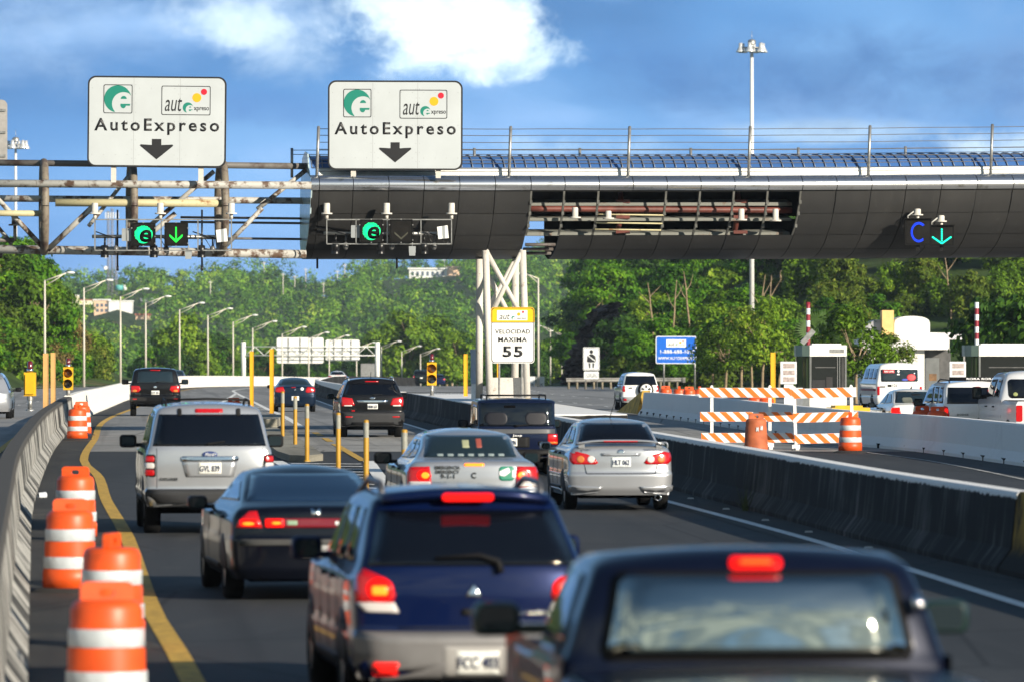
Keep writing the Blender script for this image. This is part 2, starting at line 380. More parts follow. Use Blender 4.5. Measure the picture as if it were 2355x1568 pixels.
# raised island with a rounded nose
isl_r = [(134, -4.45), (148, -5.3), (158, -5.95), (170, -6.75), (177, -7.3), (190, -7.9)]
isl_l = [(190, -10.4), (177, -9.0), (165, -7.8), (150, -6.5), (138, -5.7), (133, -5.2), (132.2, -4.8)]
poly = [(x, y) for y, x in isl_r] + [(x, y) for y, x in isl_l]
m_kerb = asphalt('island_concrete', (.22, .205, .165), (.34, .32, .26), (.09, .085, .075))
mb = MB(); mb.prism(poly, .0, .16, plane='xy'); mb.prism([(x*.995-.03, y) for x, y in [(-7.35, 178), (-7.6, 190), (-10.0, 190), (-8.9, 178)]], .16, .42, plane='xy')
tag(mb.build('traffic_island', m_kerb), kind='structure')
# kerb on the far left of the left carriageway
strip('kerb', lambda y: LXE(y)-.5, lambda y: LXE(y), 300, 700, .13, M('kerb_concrete', (.42, .40, .36), .9, var=.15))

# ---------------------------------------------------------------- concrete barriers
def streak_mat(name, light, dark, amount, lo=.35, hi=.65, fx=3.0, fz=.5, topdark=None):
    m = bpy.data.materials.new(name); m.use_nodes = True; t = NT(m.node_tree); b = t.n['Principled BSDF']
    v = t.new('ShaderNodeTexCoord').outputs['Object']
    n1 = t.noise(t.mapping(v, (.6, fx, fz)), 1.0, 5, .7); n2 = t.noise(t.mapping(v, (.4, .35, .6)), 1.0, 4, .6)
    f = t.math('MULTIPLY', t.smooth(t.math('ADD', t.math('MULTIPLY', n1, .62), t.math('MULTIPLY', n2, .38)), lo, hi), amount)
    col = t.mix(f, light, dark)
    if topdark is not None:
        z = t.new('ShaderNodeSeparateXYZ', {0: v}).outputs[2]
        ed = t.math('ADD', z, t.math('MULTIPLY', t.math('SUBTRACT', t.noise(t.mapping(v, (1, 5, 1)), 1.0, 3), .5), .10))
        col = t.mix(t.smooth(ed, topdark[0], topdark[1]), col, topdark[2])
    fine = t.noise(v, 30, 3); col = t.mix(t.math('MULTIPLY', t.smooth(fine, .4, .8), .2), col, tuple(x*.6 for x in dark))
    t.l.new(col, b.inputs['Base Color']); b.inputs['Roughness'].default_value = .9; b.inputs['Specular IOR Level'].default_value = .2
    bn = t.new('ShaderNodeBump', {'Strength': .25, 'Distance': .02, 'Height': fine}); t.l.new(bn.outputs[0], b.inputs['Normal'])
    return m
def barrier(name, label, xf, y0, y1, mat, side=-1, h=.95, wb=.75, wt=.3, step=6, extra=None, lo=0.0, group=None, heights=None):
    """jersey profile: xf(y) is the foot on the seen side; the body extends to side*wb"""
    k = (wb-wt)/2
    prof = [(0, lo), (0, .08), (k*.72, .30), (k, h-.04), (k+.03, h), (wb-k-.03, h), (wb-k, h-.04), (wb-k*.72, .30), (wb, .08), (wb, lo)]
    ys = list(np.arange(y0, y1, step)) + [y1]; cx, cy = xf((y0+y1)/2), (y0+y1)/2
    root = tag(bpy.data.objects.new(name, None), label, 'barrier', group); COL.objects.link(root); root.location = (cx, cy, gz(cy))
    mb = MB(); G = []
    for y in ys: G.append([(xf(y)+side*a, y, gz(y)+z*(1 if heights is None else heights(y))) for a, z in prof])
    mb.grid(G, smooth=False); n = len(prof)
    mb.add(G[0], [tuple(range(n))]); mb.add(G[-1], [tuple(reversed(range(n)))])
    mb.build('concrete_body', mat, root, root.location)
    if extra: extra(root)
    return root
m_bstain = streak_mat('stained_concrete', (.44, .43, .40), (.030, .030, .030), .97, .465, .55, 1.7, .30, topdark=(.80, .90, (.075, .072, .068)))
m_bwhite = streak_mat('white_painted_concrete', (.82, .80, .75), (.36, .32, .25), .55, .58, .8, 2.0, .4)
m_bdark = streak_mat('shaded_streaked_concrete', (.12, .12, .12), (.010, .010, .011), .97, .34, .52, 2.4, .30, topdark=(.885, .91, (.80, .80, .80)))  # shade of this side deepened in the streaked colour; top is white
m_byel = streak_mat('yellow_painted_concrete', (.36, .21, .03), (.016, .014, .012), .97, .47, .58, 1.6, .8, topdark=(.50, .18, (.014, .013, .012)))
m_bclean = streak_mat('clean_white_concrete', (.80, .80, .80), (.55, .55, .55), .6, .5, .8, .8, .6)
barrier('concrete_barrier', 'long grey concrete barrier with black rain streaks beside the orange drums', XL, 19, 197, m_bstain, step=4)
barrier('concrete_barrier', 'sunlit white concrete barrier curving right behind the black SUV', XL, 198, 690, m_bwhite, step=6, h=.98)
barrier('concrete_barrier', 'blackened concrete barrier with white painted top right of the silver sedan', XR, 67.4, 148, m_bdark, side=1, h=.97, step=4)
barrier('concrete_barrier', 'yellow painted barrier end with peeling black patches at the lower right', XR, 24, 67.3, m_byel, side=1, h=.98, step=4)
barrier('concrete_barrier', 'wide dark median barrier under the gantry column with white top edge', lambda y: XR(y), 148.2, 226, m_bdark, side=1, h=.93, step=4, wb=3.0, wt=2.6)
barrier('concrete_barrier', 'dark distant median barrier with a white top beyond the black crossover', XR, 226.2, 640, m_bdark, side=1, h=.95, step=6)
XW = curve([(100, 12.9), (131, 11.25), (146.5, 10.2), (152, 9.4), (191, 6.95), (207, 6.05), (226, 5.0), (240, 4.2)])
def slots(root):
    for i, y in enumerate(list(np.arange(127, 146, 3.4)) + list(np.arange(147, 225, 3.1))):
        mb = MB(); mb.box((XW(y)-.012, y, .0), (XW(y)+.05, y+.75, .13)); mb.build('drain_slot', M('slot_black', (.012, .012, .012), .9, var=0), root, root.location)
    mb = MB(); x0, y0 = XW(226.2), 226.4
    mb.add([(x0-.02, y0, 0), (x0+.75, y0, 0), (x0+.5, y0, .93), (x0+.2, y0, .93), (x0-.75, y0+7.0, 0), (x0+.05, y0+7.0, 0), (x0-.35, y0+6.8, .08), (x0-.6, y0+6.8, .08)],
           [(0, 1, 2, 3), (0, 3, 7, 4), (3, 2, 6, 7), (2, 1, 5, 6), (4, 7, 6, 5), (0, 4, 5, 1)])
    mb.build('sloped_nose', M('yellow_nose_concrete', (.46, .29, .05), .9, var=.25, vs=3), root, root.location)
barrier('concrete_barrier', 'clean white concrete barrier with drain slots behind the striped barricade', XW, 104, 226, m_bclean, side=1, h=.93, step=4, extra=slots)
# ---------------------------------------------------------------- vehicles
def paint(name, col, metal=.35, rough=.32): return M(name, col, rough, metal, var=.03, vs=1.5, coat=1.0 if max(col) > .3 else .6, spec=.5 if max(col) > .3 else .12)
m_silver = paint('silver_paint', (.45, .465, .495), .60, .27); m_white = paint('white_paint', (.78, .78, .77), 0, .4)
m_black = paint('black_paint', (.006, .006, .007), .0, .3); m_blue = paint('dark_blue_paint', (.002, .008, .048), .3, .3)
m_navy = paint('navy_paint', (.006, .011, .036), .3, .3); m_truck = paint('dull_blue_paint', (.003, .005, .017), .2, .38)
m_bluegreen = paint('midnight_paint', (.0025, .0035, .008), .1, .3)
m_glass = M('tinted_glass', (.003, .004, .007), .04, 0, var=0, spec=.5)
m_glass2 = M('teal_car_glass', (.012, .022, .028), .03, 0, var=0, spec=.8)  # opaque; daylight seen through the panes is put into the teal tone
m_tyre = M('tyre_rubber', (.009, .009, .009), .9, var=.1, spec=.1); m_rim = M('alloy_rim', (.5, .5, .52), .3, .9, var=.05)
m_trim = M('black_trim', (.010, .010, .011), .6, var=.05, spec=.15); m_under = M('underbody', (.004, .004, .004), .95, var=0, spec=0)
m_chrome = M('chrome', (.75, .76, .78), .12, 1.0, var=0); m_greypl = M('grey_plastic_bumper', (.030, .031, .034), .65, var=.06, spec=.25)
m_taupe = M('taupe_bumper', (.17, .165, .165), .45, .2, var=.05, coat=.4)
m_red = M('red_lens', (.40, .004, .007), .15, var=0, coat=.6, emit=(.9, .005, .005), es=.06)  # unlit lenses and reflectors; a faint glow is added to the red
m_brake = M('lit_brake_lens', (.4, .002, .002), .3, var=0, spec=.2, emit=(1.0, .008, .005), es=.95)
m_hot = M('lit_bulb_lens', (.8, .2, .02), .2, var=0, emit=(1.0, .16, .005), es=1.5)
m_amber = M('amber_lens', (.55, .17, .03), .15, var=0, coat=1.0); m_clear = M('clear_lens', (.62, .58, .56), .15, var=0, coat=1.0)
m_head = M('headlamp_lens', (.75, .76, .78), .08, .3, var=0, coat=1.0)
m_plate = M('plate_white', (.70, .70, .66), .5, var=.08, vs=20); m_ink = M('plate_ink', (.02, .03, .08), .6, var=0)
m_greenmark = M('green_marking', (.012, .21, .13), .5, var=0); m_blkmark = M('black_marking', (.02, .02, .02), .5, var=0); m_whtmark = M('white_marking', (.8, .8, .8), .5, var=0)

def rr(x0, x1, z0, z1, r=.03, n=4):
    r = min(r, (x1-x0)/2*.98, (z1-z0)/2*.98); o = []
    for cx, cz, a in ((x1-r, z1-r, 0), (x0+r, z1-r, 90), (x0+r, z0+r, 180), (x1-r, z0+r, 270)):
        for k in range(n+1):
            th = R(a+90*k/n); o.append((cx+r*math.cos(th), cz+r*math.sin(th)))
    return o
def ell(cx, cz, rx, rz, n=20): return [(cx+rx*math.cos(2*math.pi*k/n), cz+rz*math.sin(2*math.pi*k/n)) for k in range(n)]
def dens(poly, d):
    o = []
    for i, a in enumerate(poly):
        b = poly[(i+1) % len(poly)]; m = max(1, int(math.dist(a, b)/d))
        o += [(a[0]+(b[0]-a[0])*k/m, a[1]+(b[1]-a[1])*k/m) for k in range(m)]
    return o

class Car:
    """A closed shell from a rear elevation (z -> half width, setback, corner depth, crown) swept along a roof line."""
    def __init__(s, name, label, loc, heading, paintm, knots, L, roof, zsh, wb=(.95, 3.6), group='cars queuing for the toll lanes', cat='car', nexp=3.2, ground=None, bow=.035):
        s.bow = bow
        s.root = thing(name, label, cat, (loc[0], loc[1], gz(loc[1]) if ground is None else ground), heading, group)
        k = np.array(knots, float); z = k[:, 0]
        s.z0, s.z1 = z[0], z[-1]; s.L = L; s.zsh = zsh; s.n = nexp
        s.HW, s.Y, s.B, s.C = (pchip(z, k[:, i]) for i in (1, 2, 3, 4))
        s.ZT = pchip([p[0] for p in roof], [p[1] for p in roof]); s.hood = roof[-2][1]; s.paint = paintm; s.wmax = k[:, 1].max()
        s.wb = wb; s.shell()
    def cu(s, u): return 1-max(0.0, 1-min(1, abs(u))**s.n)**(1/s.n)
    def cap(s, u, z): return Vector((s.HW(z)*u, s.Y(z)+s.B(z)*s.cu(u)+s.bow*u*u, z+s.C(z)*(1-u*u)))
    def rear(s, x, zt, off=0.0):
        z = zt
        for _ in range(4):
            u = max(-1, min(1, x/max(.05, s.HW(z)))); z = zt - s.C(z)*(1-u*u)
        z = max(s.z0, min(s.z1, z)); u = max(-.995, min(.995, x/max(.05, s.HW(z)))); p = s.cap(u, z)
        e = .01; n = (s.cap(min(1, u+e), z)-s.cap(max(-1, u-e), z)).cross(s.cap(u, min(s.z1, z+e))-s.cap(u, max(s.z0, z-e)))
        n = n.normalized() if n.length > 1e-9 else Vector((0, -1, 0))
        if n.y > 0 and n.z < .2: n = -n
        if n.z < -.5: n = -n
        p = Vector((x, p.y, p.z)) if abs(x) < s.HW(z)*.99 else p
        return p + n*off
    def sect(s, z, y):
        """row z of the shell at distance y along the car -> half width, height, crown"""
        zt = s.ZT(y)
        k = (zt-s.hood)/(s.z1-s.hood); k = max(0.0, min(1.15, k))
        if z > s.zsh:
            f = (z-s.zsh)/(s.z1-s.zsh); zz = s.zsh+f*(zt-s.zsh)
            hb = s.wmax*(.985-.10*f); hw = k*s.HW(z)+(1-k)*hb
        else: zz, hw = z, s.HW(z)
        hw *= 1+.025*float(sst(0, .9, y))*(1 if z < s.zsh else .6)
        e = (s.L-y)/1.1
        if e < 1: hw *= .80+.20*math.sqrt(max(0, 1-(1-max(0, e))**2))
        return hw, zz
    def shell(s):
        nz, nu, ns = 46, 18, 30
        zs = [s.z0+(s.z1-s.z0)*i/nz for i in range(nz+1)]; us = [-math.cos(math.pi*j/nu)*.0+(-1+2*j/nu) for j in range(nu+1)]
        us = [math.copysign(1-(1-abs(u))**1.7, u) for u in us]
        mb = MB(); G = [[s.cap(u, z) for u in us] for z in zs]; mb.grid(G)
        loops = []
        for j in range(ns+1):
            t = (j/ns); t = t if j else 0; lp = []
            def pt(z, u=None, sd=1):
                y0 = s.Y(z)+s.B(z)+s.bow; nose = .22*((z-s.z0)/(s.zsh-s.z0)-.6)**2 if z < s.zsh else .10+.25*(z-s.zsh)/(s.z1-s.zsh)
                y = y0+(s.L-nose-y0)*t
                hw, zz = (s.HW(z), z) if j == 0 else s.sect(z, y)
                return hw, y, zz
            for z in zs: hw, y, zz = pt(z); lp.append((-hw, y, zz))
            hw, y, zz = pt(s.z1); cr = s.C(s.z1)
            for u in us[1:-1]:
                yy = y if j else s.Y(s.z1)+s.B(s.z1)*s.cu(u)+s.bow*u*u
                lp.append((hw*u, yy, zz+cr*(1-u*u)))
            for z in reversed(zs): hw, y, zz = pt(z); lp.append((hw, y, zz))
            loops.append(lp)
        mb.grid(loops); n = nz+1; last = loops[-1]; m = len(last)
        for i in range(nz): mb.add([last[i], last[i+1], last[m-2-i], last[m-1-i]], [(0, 1, 2, 3)], smooth=True)
        s.body = mb.build('body', s.paint, s.root)
        mb = MB(); y0 = s.Y(s.z0)+.40; mb.box((-s.wmax*.74, y0, max(.20, s.z0-.10)), (s.wmax*.74, s.L-.3, s.z0+.10)); mb.build('underbody', m_under, s.root)
    def patch(s, name, poly, mat, off=.006, parent=None, base=-.012, rings=4, d=.06, label=None):
        poly = dens(poly, d); n = len(poly); cx = sum(p[0] for p in poly)/n; cz = sum(p[1] for p in poly)/n
        mb = MB(); G = [[s.rear(x, z, base) for x, z in poly]]
        for r in range(rings+1):
            k = 1-r/(rings+.35); G.append([s.rear(cx+(x-cx)*k, cz+(z-cz)*k, off*(1 if r else .75)) for x, z in poly])
        mb.grid(G, closed=True); mb.add([s.rear(cx, cz, off)]+G[-1], [(0, i+1, (i+1) % n+1) for i in range(n)], smooth=True)
        o = mb.build(name, mat, parent or s.root)
        if label: o['label'] = label
        return o
    def pair(s, name, poly, mat, off=.006, parents=None, **k):
        a = s.patch(name, poly, mat, off, parents[0] if parents else None, **k)
        b = s.patch(name, [(-x, z) for x, z in reversed(poly)], mat, off, parents[1] if parents else None, **k)
        return a, b
    def side_x(s, y, zt):
        z = zt; lo, hi = s.z0, s.z1
        for _ in range(18):
            z = (lo+hi)/2; zz = s.sect(z, y)[1]
            if zz < zt: lo = z
            else: hi = z
        return s.sect(z, y)[0]
    def side(s, name, poly, mat, off=.006, parent=None, d=.10, sides=(-1, 1)):
        poly = dens(poly, d); n = len(poly); cx = sum(p[0] for p in poly)/n; cz = sum(p[1] for p in poly)/n; out = []
        for sd in sides:
            mb = MB(); G = []
            for r in range(5):
                k = 1-max(0, r-1)/3.4; o = -.01 if r == 0 else off
                G.append([(sd*(s.side_x(cx+(a-cx)*k, cz+(b-cz)*k)+o), cx+(a-cx)*k, cz+(b-cz)*k) for a, b in poly])
            mb.grid(G, closed=True); mb.add([(sd*(s.side_x(cx, cz)+off), cx, cz)]+G[-1], [(0, i+1, (i+1) % n+1) for i in range(n)], smooth=True)
            out.append(mb.build(name, mat, parent or s.root))
        return out
    def wheels(s, r=.34, w=.22, rim=m_rim, inset=.0):
        ys = s.wb
        for y in ys:
            s.side('wheel_arch', [(y+r*1.2*math.cos(t), max(s.z0+.02, r+r*1.2*math.sin(t))) for t in np.linspace(-.35, math.pi+.35, 16)], m_trim, .004)
            for sd in (-1, 1):
                x = sd*(s.side_x(y, max(s.z0+.05, r))+.012-inset)
                mb = MB(); pr = [(r*.62, 0), (r*.93, 0), (r, .03), (r, w-.03), (r*.93, w), (r*.62, w)]
                mb.lathe([(a, -sd*h) for a, h in pr], 28, (x, y, r), axis='x'); tyre = mb.build('wheel', m_tyre, s.root)
                mb = MB(); mb.lathe([(r*.64, -sd*.01), (r*.60, -sd*.02), (r*.2, -sd*.035), (.001, -sd*.02)], 20, (x, y, r), axis='x')
                for k in range(5):
                    a = 2*math.pi*k/5; mb.cbox((x-sd*.022, y+r*.4*math.cos(a), r+r*.4*math.sin(a)), (.02, r*.5, r*.16), rot=Matrix.Rotation(-a if sd > 0 else -a, 3, 'X').inverted())
                mb.build('rim', rim, tyre)
    def mirrors(s, y, z, mat, w=.20, h=.17, out=.10, face=m_glass2, sides=(-1, 1)):
        for sd in sides:
            x0 = s.side_x(y, z-.05); mb = MB(); cx = x0+out+w/2
            G = []
            for k, (f, yy) in enumerate(((.80, 0), (1, .02), (1, .06), (.8, .12), (.35, .17))):
                G.append([(sd*(cx+(a-cx)*1), y+yy, b) for a, b in [(cx+(px)*f, z+(pz)*f) for px, pz in rr(-w/2, w/2, -h/2, h/2, .05)]])
            mb.grid(G, closed=True); nn = len(G[0]); mb.add(G[0], [tuple(range(nn))]); mb.add(G[-1], [tuple(range(nn))])
            mb.box((min(sd*(x0-.03), sd*cx), y+.04, z-h*.45), (max(sd*(x0-.03), sd*cx), y+.12, z-h*.15))
            o = mb.build('side_mirror', mat, s.root)
            mb = MB(); mb.prism([(sd*(cx+a), z+b) for a, b in rr(-w/2*.74, w/2*.74, -h/2*.74, h/2*.74, .04)], y-.006, y+.01); mb.build('mirror_glass', face, o)
    def plate(s, x, z, w=.31, h=.155, txt=None, off=.012, mat=m_plate, ink=m_ink):
        p = s.rear(x, z, off); pl = s.patch('license_plate', rr(x-w/2, x+w/2, z-h/2, z+h/2, .012), mat, off, d=.2)
        if txt: s.text(pl, 'plate_number', txt, x, z-.005, w*.86, h*.52, ink, off+.003, bold=.012)
        return pl
    def text(s, parent, name, txt, x, z, w, h, mat, off=.01, bold=0.0, shear=0.0, spacing=1.0):
        p = s.rear(x, z, off); q = s.rear(x, z+.05, off); q0 = s.rear(x, z-.05, off); tilt = math.atan2(q.y-q0.y, q.z-q0.z)
        pl, pr_ = s.rear(x-w*.4, z, off), s.rear(x+w*.4, z, off); yaw = math.atan2(pr_.y-pl.y, pr_.x-pl.x)
        return text(name, txt, w, p+Vector((0, -.004, 0)), mat, parent, height=h, bold=bold, shear=shear, spacing=spacing, rot=(R(90)-tilt, 0, yaw))
    def rails(s, x, y0, y1, h=.07, r=.018, mat=m_trim, cross=()):
        for sd in (-1, 1):
            zr = lambda y: s.ZT(y)+s.C(s.z1)*(1-(x/s.HW(s.z1))**2)
            mb = MB(); mb.tube([(sd*x, y0, zr(y0)-.02), (sd*x, y0+.08, zr(y0+.08)+h*.8), (sd*x, y0+.2, zr(y0+.2)+h), (sd*x, (y0+y1)/2, zr((y0+y1)/2)+h), (sd*x, y1-.2, zr(y1-.2)+h), (sd*x, y1, zr(y1)-.02)], r, 8)
            mb.build('roof_rail', mat, s.root)
        for y in cross:
            mb = MB(); mb.tube([(-x, y, zr(y)+h), (0, y, zr(y)+h+.02), (x, y, zr(y)+h)], r*.9, 8); mb.build('roof_bar', mat, s.root)
    def wiper(s, x0, z0, x1, z1):
        mb = MB(); mb.tube([s.rear(x0+(x1-x0)*k/5, z0+(z1-z0)*k/5, .02) for k in range(6)], [.022, .018, .014, .012, .011, .010], 6); mb.build('rear_wiper', m_trim, s.root)
    def doors(s, y0, y1, y2, z0, z1):
        for y in (y0, y1, y2):
            if y: s.side('door_seam', [(y, z0), (y+.016, z0), (y+.016, z1), (y, z1)], m_trim, .003, d=.12)
        for y in (y1, y2):
            if y and y-.25 > s.wb[0]: s.side('door_handle', rr(y-.32, y-.14, z1-.13, z1-.095, .015), m_trim, .025)
        s.side('sill_trim', rr(s.wb[0]+.45, s.wb[1]-.45, z0-.02, z0+.07, .03), m_trim, .012)
    def exhaust(s, x, z, r=.035, mat=m_chrome):
        mb = MB(); y = s.Y(s.z0)+.02; mb.lathe([(r*.8, .25), (r*.8, .0), (r, 0), (r, .3)], 14, (x, y, z), axis='y'); mb.build('exhaust_tip', mat, s.root)

def suv(name, label, loc, heading, pm, W, zr, zb, zbelt, hwT, yT=.32, L=4.7, hood=1.05, zbot=.30, rg=None, gl=m_glass, bm=None, bumpm=None, crown=.05, wb=None, group='cars queuing for the toll lanes', cat='car', r=.37, B=.10, sidewin=True, ground=None, ztg=None, pil=.06, cabin=1.0, wheels=True):
    """rear upright hatch shape. zb bumper top, zbelt glass bottom, hwT half width at the roof edge"""
    ztg = ztg or zr-.12
    kn = [(zbot, W*.93, .05, .14, 0), (zbot+.12, W*.985, .0, .13, 0), (zb-.03, W*1.0, .0, .12, 0), (zb+.02, W*.985, .055, .10, 0), ((zb+zbelt)/2, W*.99, .06, B, 0),
          (zbelt-.06, W*.965, .085, B, .005), (zbelt+.02, W*.935, .11, B, .01), (ztg, hwT+pil, yT, B, crown*.6), (zr-.035, hwT+.015, yT+.05, B*1.1, crown*.85), (zr, hwT-.05, yT+.16, B*1.2, crown)]
    roof = [(0, zr), (yT+.3, zr), (L*.40, zr+.015), (L*.52*cabin, zr-.03), (L*.60*cabin, zr-.16), (L*.74, hood+.02), (L*.97, hood-.18), (L, hood-.25)]
    roof = [(0, zr), (yT+.3, zr), (L*.40, zr+.015), (L*.52, zr-.03), (L*.58, zr-.13), (L*.73, hood+.03), (L*.93, hood-.10), (L, hood-.16)]
    c = Car(name, label, loc, heading, pm, kn, L, roof, zbelt-.08, wb or (.95, L-.95), group, cat, ground=ground)
    c.rearglass = c.patch('rear_window', rg or ([(-(hwT+pil-.05), ztg+.01), (hwT+pil-.05, ztg+.01), (W*.90-.02, zbelt+.02), (-(W*.90-.02), zbelt+.02)]), gl, .008, rings=5)
    if bumpm: c.patch('bumper', rr(-W*.985, W*.985, zbot+.01, zb, .04), bumpm, .03, base=-.03, d=.08)
    if sidewin:
        zt = lambda y: min(zr-.10, c.ZT(y)-.10)
        a, b = yT+.22, L*.40; c.side('side_window', [(a-.05, zbelt+.03), (a+.10, zt(a)), (a+.55, zt(a)), (a+.55, zbelt+.03)], gl, .006)
        c.side('side_window', [(a+.66, zbelt+.02), (a+.66, zt(a)), (a+1.25, zt(a+1.2)), (a+1.25, zbelt+.02)], gl, .006)
        e = L*.56; c.side('side_window', [(a+1.33, zbelt+.02), (a+1.33, zt(a+1.3)), (e-.05, zr-.16), (e+.42, zbelt+.02)], gl, .006)
        y0 = L*.575; mb = MB()
        G = [[Vector(((c.sect(z, y)[0]-.05)*u, y-.015 if False else y, c.sect(z, y)[1]+c.C(c.z1)*(1-u*u)*((y1_-k)/(y1_)) )) for u in np.linspace(-1, 1, 9)] for k, y1_, y, z in []]
    if wheels: c.wheels(r, .235)
    c.doors(yT+.88, yT+1.52, L*.60, zbot+.05, zbelt)
    return c

def sedan(name, label, loc, heading, pm, W, zr, zb, zd, hwG, hwT, yg=.55, yT=1.25, L=4.5, hood=.98, zbot=.26, gl=m_glass, crown=.05, wb=None, group='cars queuing for the toll lanes', cat='car', r=.31, B=.16, coupe=False, ground=None, bumpm=None, ztop=None):
    zg = zd+.035
    kn = [(zbot, W*.92, .06, .18, 0), (zbot+.12, W*.985, .0, .17, 0), (zb-.03, W*1.0, .0, .16, 0), (zb+.02, W*.99, .03, .14, 0), ((zb+zd)/2, W*.985, .045, B, 0),
          (zd-.05, W*.94, .07, B, .012), (zd, W*.885, .13, B*.9, .018), (zd+.018, W*.86, .33, .10, .02), (zg, W*.83, yg, .08, .02),
          ((zg+zr)/2-.02, (hwG+hwT)/2+.05, (yg+yT)/2, .10, crown*.7), (zr-.06, hwT+.045, yT, .12, crown*.9), (zr-.015, hwT-.01, yT+.22, .12, crown), (zr, hwT-.07, yT+.42, .12, crown)]
    roof = [(0, zr), (yT+.42, zr), (L*.48, zr), (L*.55, zr-.07), (L*.72, hood), (L*.94, hood-.14), (L, hood-.2)]
    c = Car(name, label, loc, heading, pm, kn, L, roof, zd-.06, wb or (.98, L-.92), group, cat, ground=ground)
    c.rearglass = c.patch('rear_window', [(-hwT, zr-.035), (hwT, zr-.035), (hwG, zg+.025), (-hwG, zg+.025)], gl, .006, rings=6)
    zt = zr-.115; e = L*.545
    if coupe:
        c.side('side_window', [(yg+.45, zd+.06), (yT+.30, zt), (e-.2, zt), (e+.35, zd+.03)], gl, .006)
    else:
        c.side('side_window', [(yg+.42, zd+.06), (yT+.22, zt), (yT+.66, zt+.01), (yT+.66, zd+.03)], gl, .006)
        c.side('side_window', [(yT+.75, zd+.03), (yT+.75, zt+.01), (e-.15, zt), (e+.36, zd+.02)], gl, .006)
    if bumpm: c.patch('bumper', rr(-W*.97, W*.97, zbot+.01, zb, .06), bumpm, .02, base=-.03, d=.08)
    c.wheels(r, .20)
    c.doors(None if coupe else yT-.15, yT+.70 if not coupe else yT+.05, L*.60, zbot+.06, zd)
    return c
HD = .072
def at(px, s, dyaw=0.0): return (px-CX)/s, F/s
# silver upright utility vehicle in the left lane
c = suv('parked_suv', 'silver boxy SUV with black lower bumper and wide number plate recess', at(483, 161), .098, m_silver, .92, 1.83, .64, 1.25, .70, yT=.34, L=4.9, hood=1.12, zbot=.40, bumpm=m_greypl, crown=.045, r=.38)
c.root.name = 'queuing_suv'
for hx in (-.42, .42): c.patch('glass_hinge', rr(hx-.03, hx+.03, 1.70, 1.80, .02), m_trim, .02)
c.patch('high_brake_light', rr(-.20, .20, 1.745, 1.80, .02), m_red, .012)
c.patch('rear_plate_recess', [(-.40, 1.055), (.40, 1.055), (.34, .83), (-.34, .83)], m_silver, .012, base=-.02)
c.patch('tailgate_handle', rr(-.41, .41, 1.055, 1.125, .03), m_chrome, .03)
e = c.patch('emblem', ell(0, 1.15, .11, .045), M('blue_oval', (.02, .04, .16), .3, var=0, coat=1), .02); c.text(e, 'emblem_lettering', 'Ford', 0, 1.15, .13, .045, m_whtmark, .024, shear=.2)
c.plate(.0, .955, .33, .165, 'GVL 839', .022)
for o in c.pair('taillight', rr(-.935, -.77, .83, 1.15, .03), m_trim, .012):
    x = -1 if o.data.vertices[0].co.x < 0 else 1
    for z, m in ((1.085, m_red), (.99, m_clear), (.89, m_red)):
        c.patch('lamp_lens', rr(x*.855-.068, x*.855+.068, z-.042, z+.042, .03), m, .022, o)
c.text(c.body, 'badge', 'EXPLORER', -.58, .80, .26, .04, m_trim, .016, bold=.02)
c.patch('tailgate_seam', rr(-.76, -.752, .66, 1.24, .003), m_trim, .003); c.patch('tailgate_seam', rr(.752, .76, .66, 1.24, .003), m_trim, .003); c.patch('tailgate_seam', rr(-.76, .76, .655, .667, .003), m_trim, .003)
c.wiper(-.05, 1.29, .22, 1.33); c.rails(.60, .75, 3.0, .08, cross=(1.0,)); c.mirrors(2.75, 1.30, m_trim, .25, .19, .08); c.exhaust(.45, .33, .03, m_under)

# black compact crossover in the middle lane
c = suv('queuing_suv', 'glossy black crossover with chrome tailgate bar and grey lower bumper', at(857, 78), .088, m_black, .945, 1.70, .74, 1.22, .69, yT=.42, L=4.65, hood=1.05, zbot=.33, bumpm=m_greypl, crown=.05, r=.37)
c.pair('taillight', [(-.93, 1.20), (-.60, 1.16), (-.52, .96), (-.90, .925)], m_red, .014)
for sx_ in (-1, 1): c.patch('reverse_lens', rr(sx_*.72-.12, sx_*.72+.12, .925, .965, .015), m_clear, .018)
c.patch('chrome_bar', [(-.47, 1.105), (.47, 1.105), (.43, 1.035), (-.43, 1.035)], m_chrome, .02)
c.plate(0, .92, .31, .155, 'HRM 633', .016)
e = c.patch('emblem', ell(0, 1.165, .085, .036), m_chrome, .016); c.text(e, 'emblem_lettering', 'KIA', 0, 1.165, .11, .038, m_black, .02)
c.text(c.body, 'badge', 'SORENTO', -.58, .84, .22, .035, m_chrome, .012); c.patch('red_badge', rr(-.62, -.52, .775, .81, .01), m_red, .012)
c.pair('reflector', rr(-.80, -.58, .595, .635, .015), m_red, .036); c.patch('high_brake_light', rr(-.20, .20, 1.635, 1.665, .01), m_red, .02)
c.patch('lower_trim', rr(-.62, .62, .40, .46, .02), m_trim, .05, base=-.04); c.wiper(.0, 1.255, .30, 1.27); c.rails(.66, .75, 2.7, .07, .02, m_silver); c.mirrors(2.55, 1.20, m_black, .22, .16, .06)
mb = MB(); mb.tube([(-.02, .6, 1.75), (-.02, .5, 1.93)], .008, 6); mb.build('antenna', m_trim, c.root)

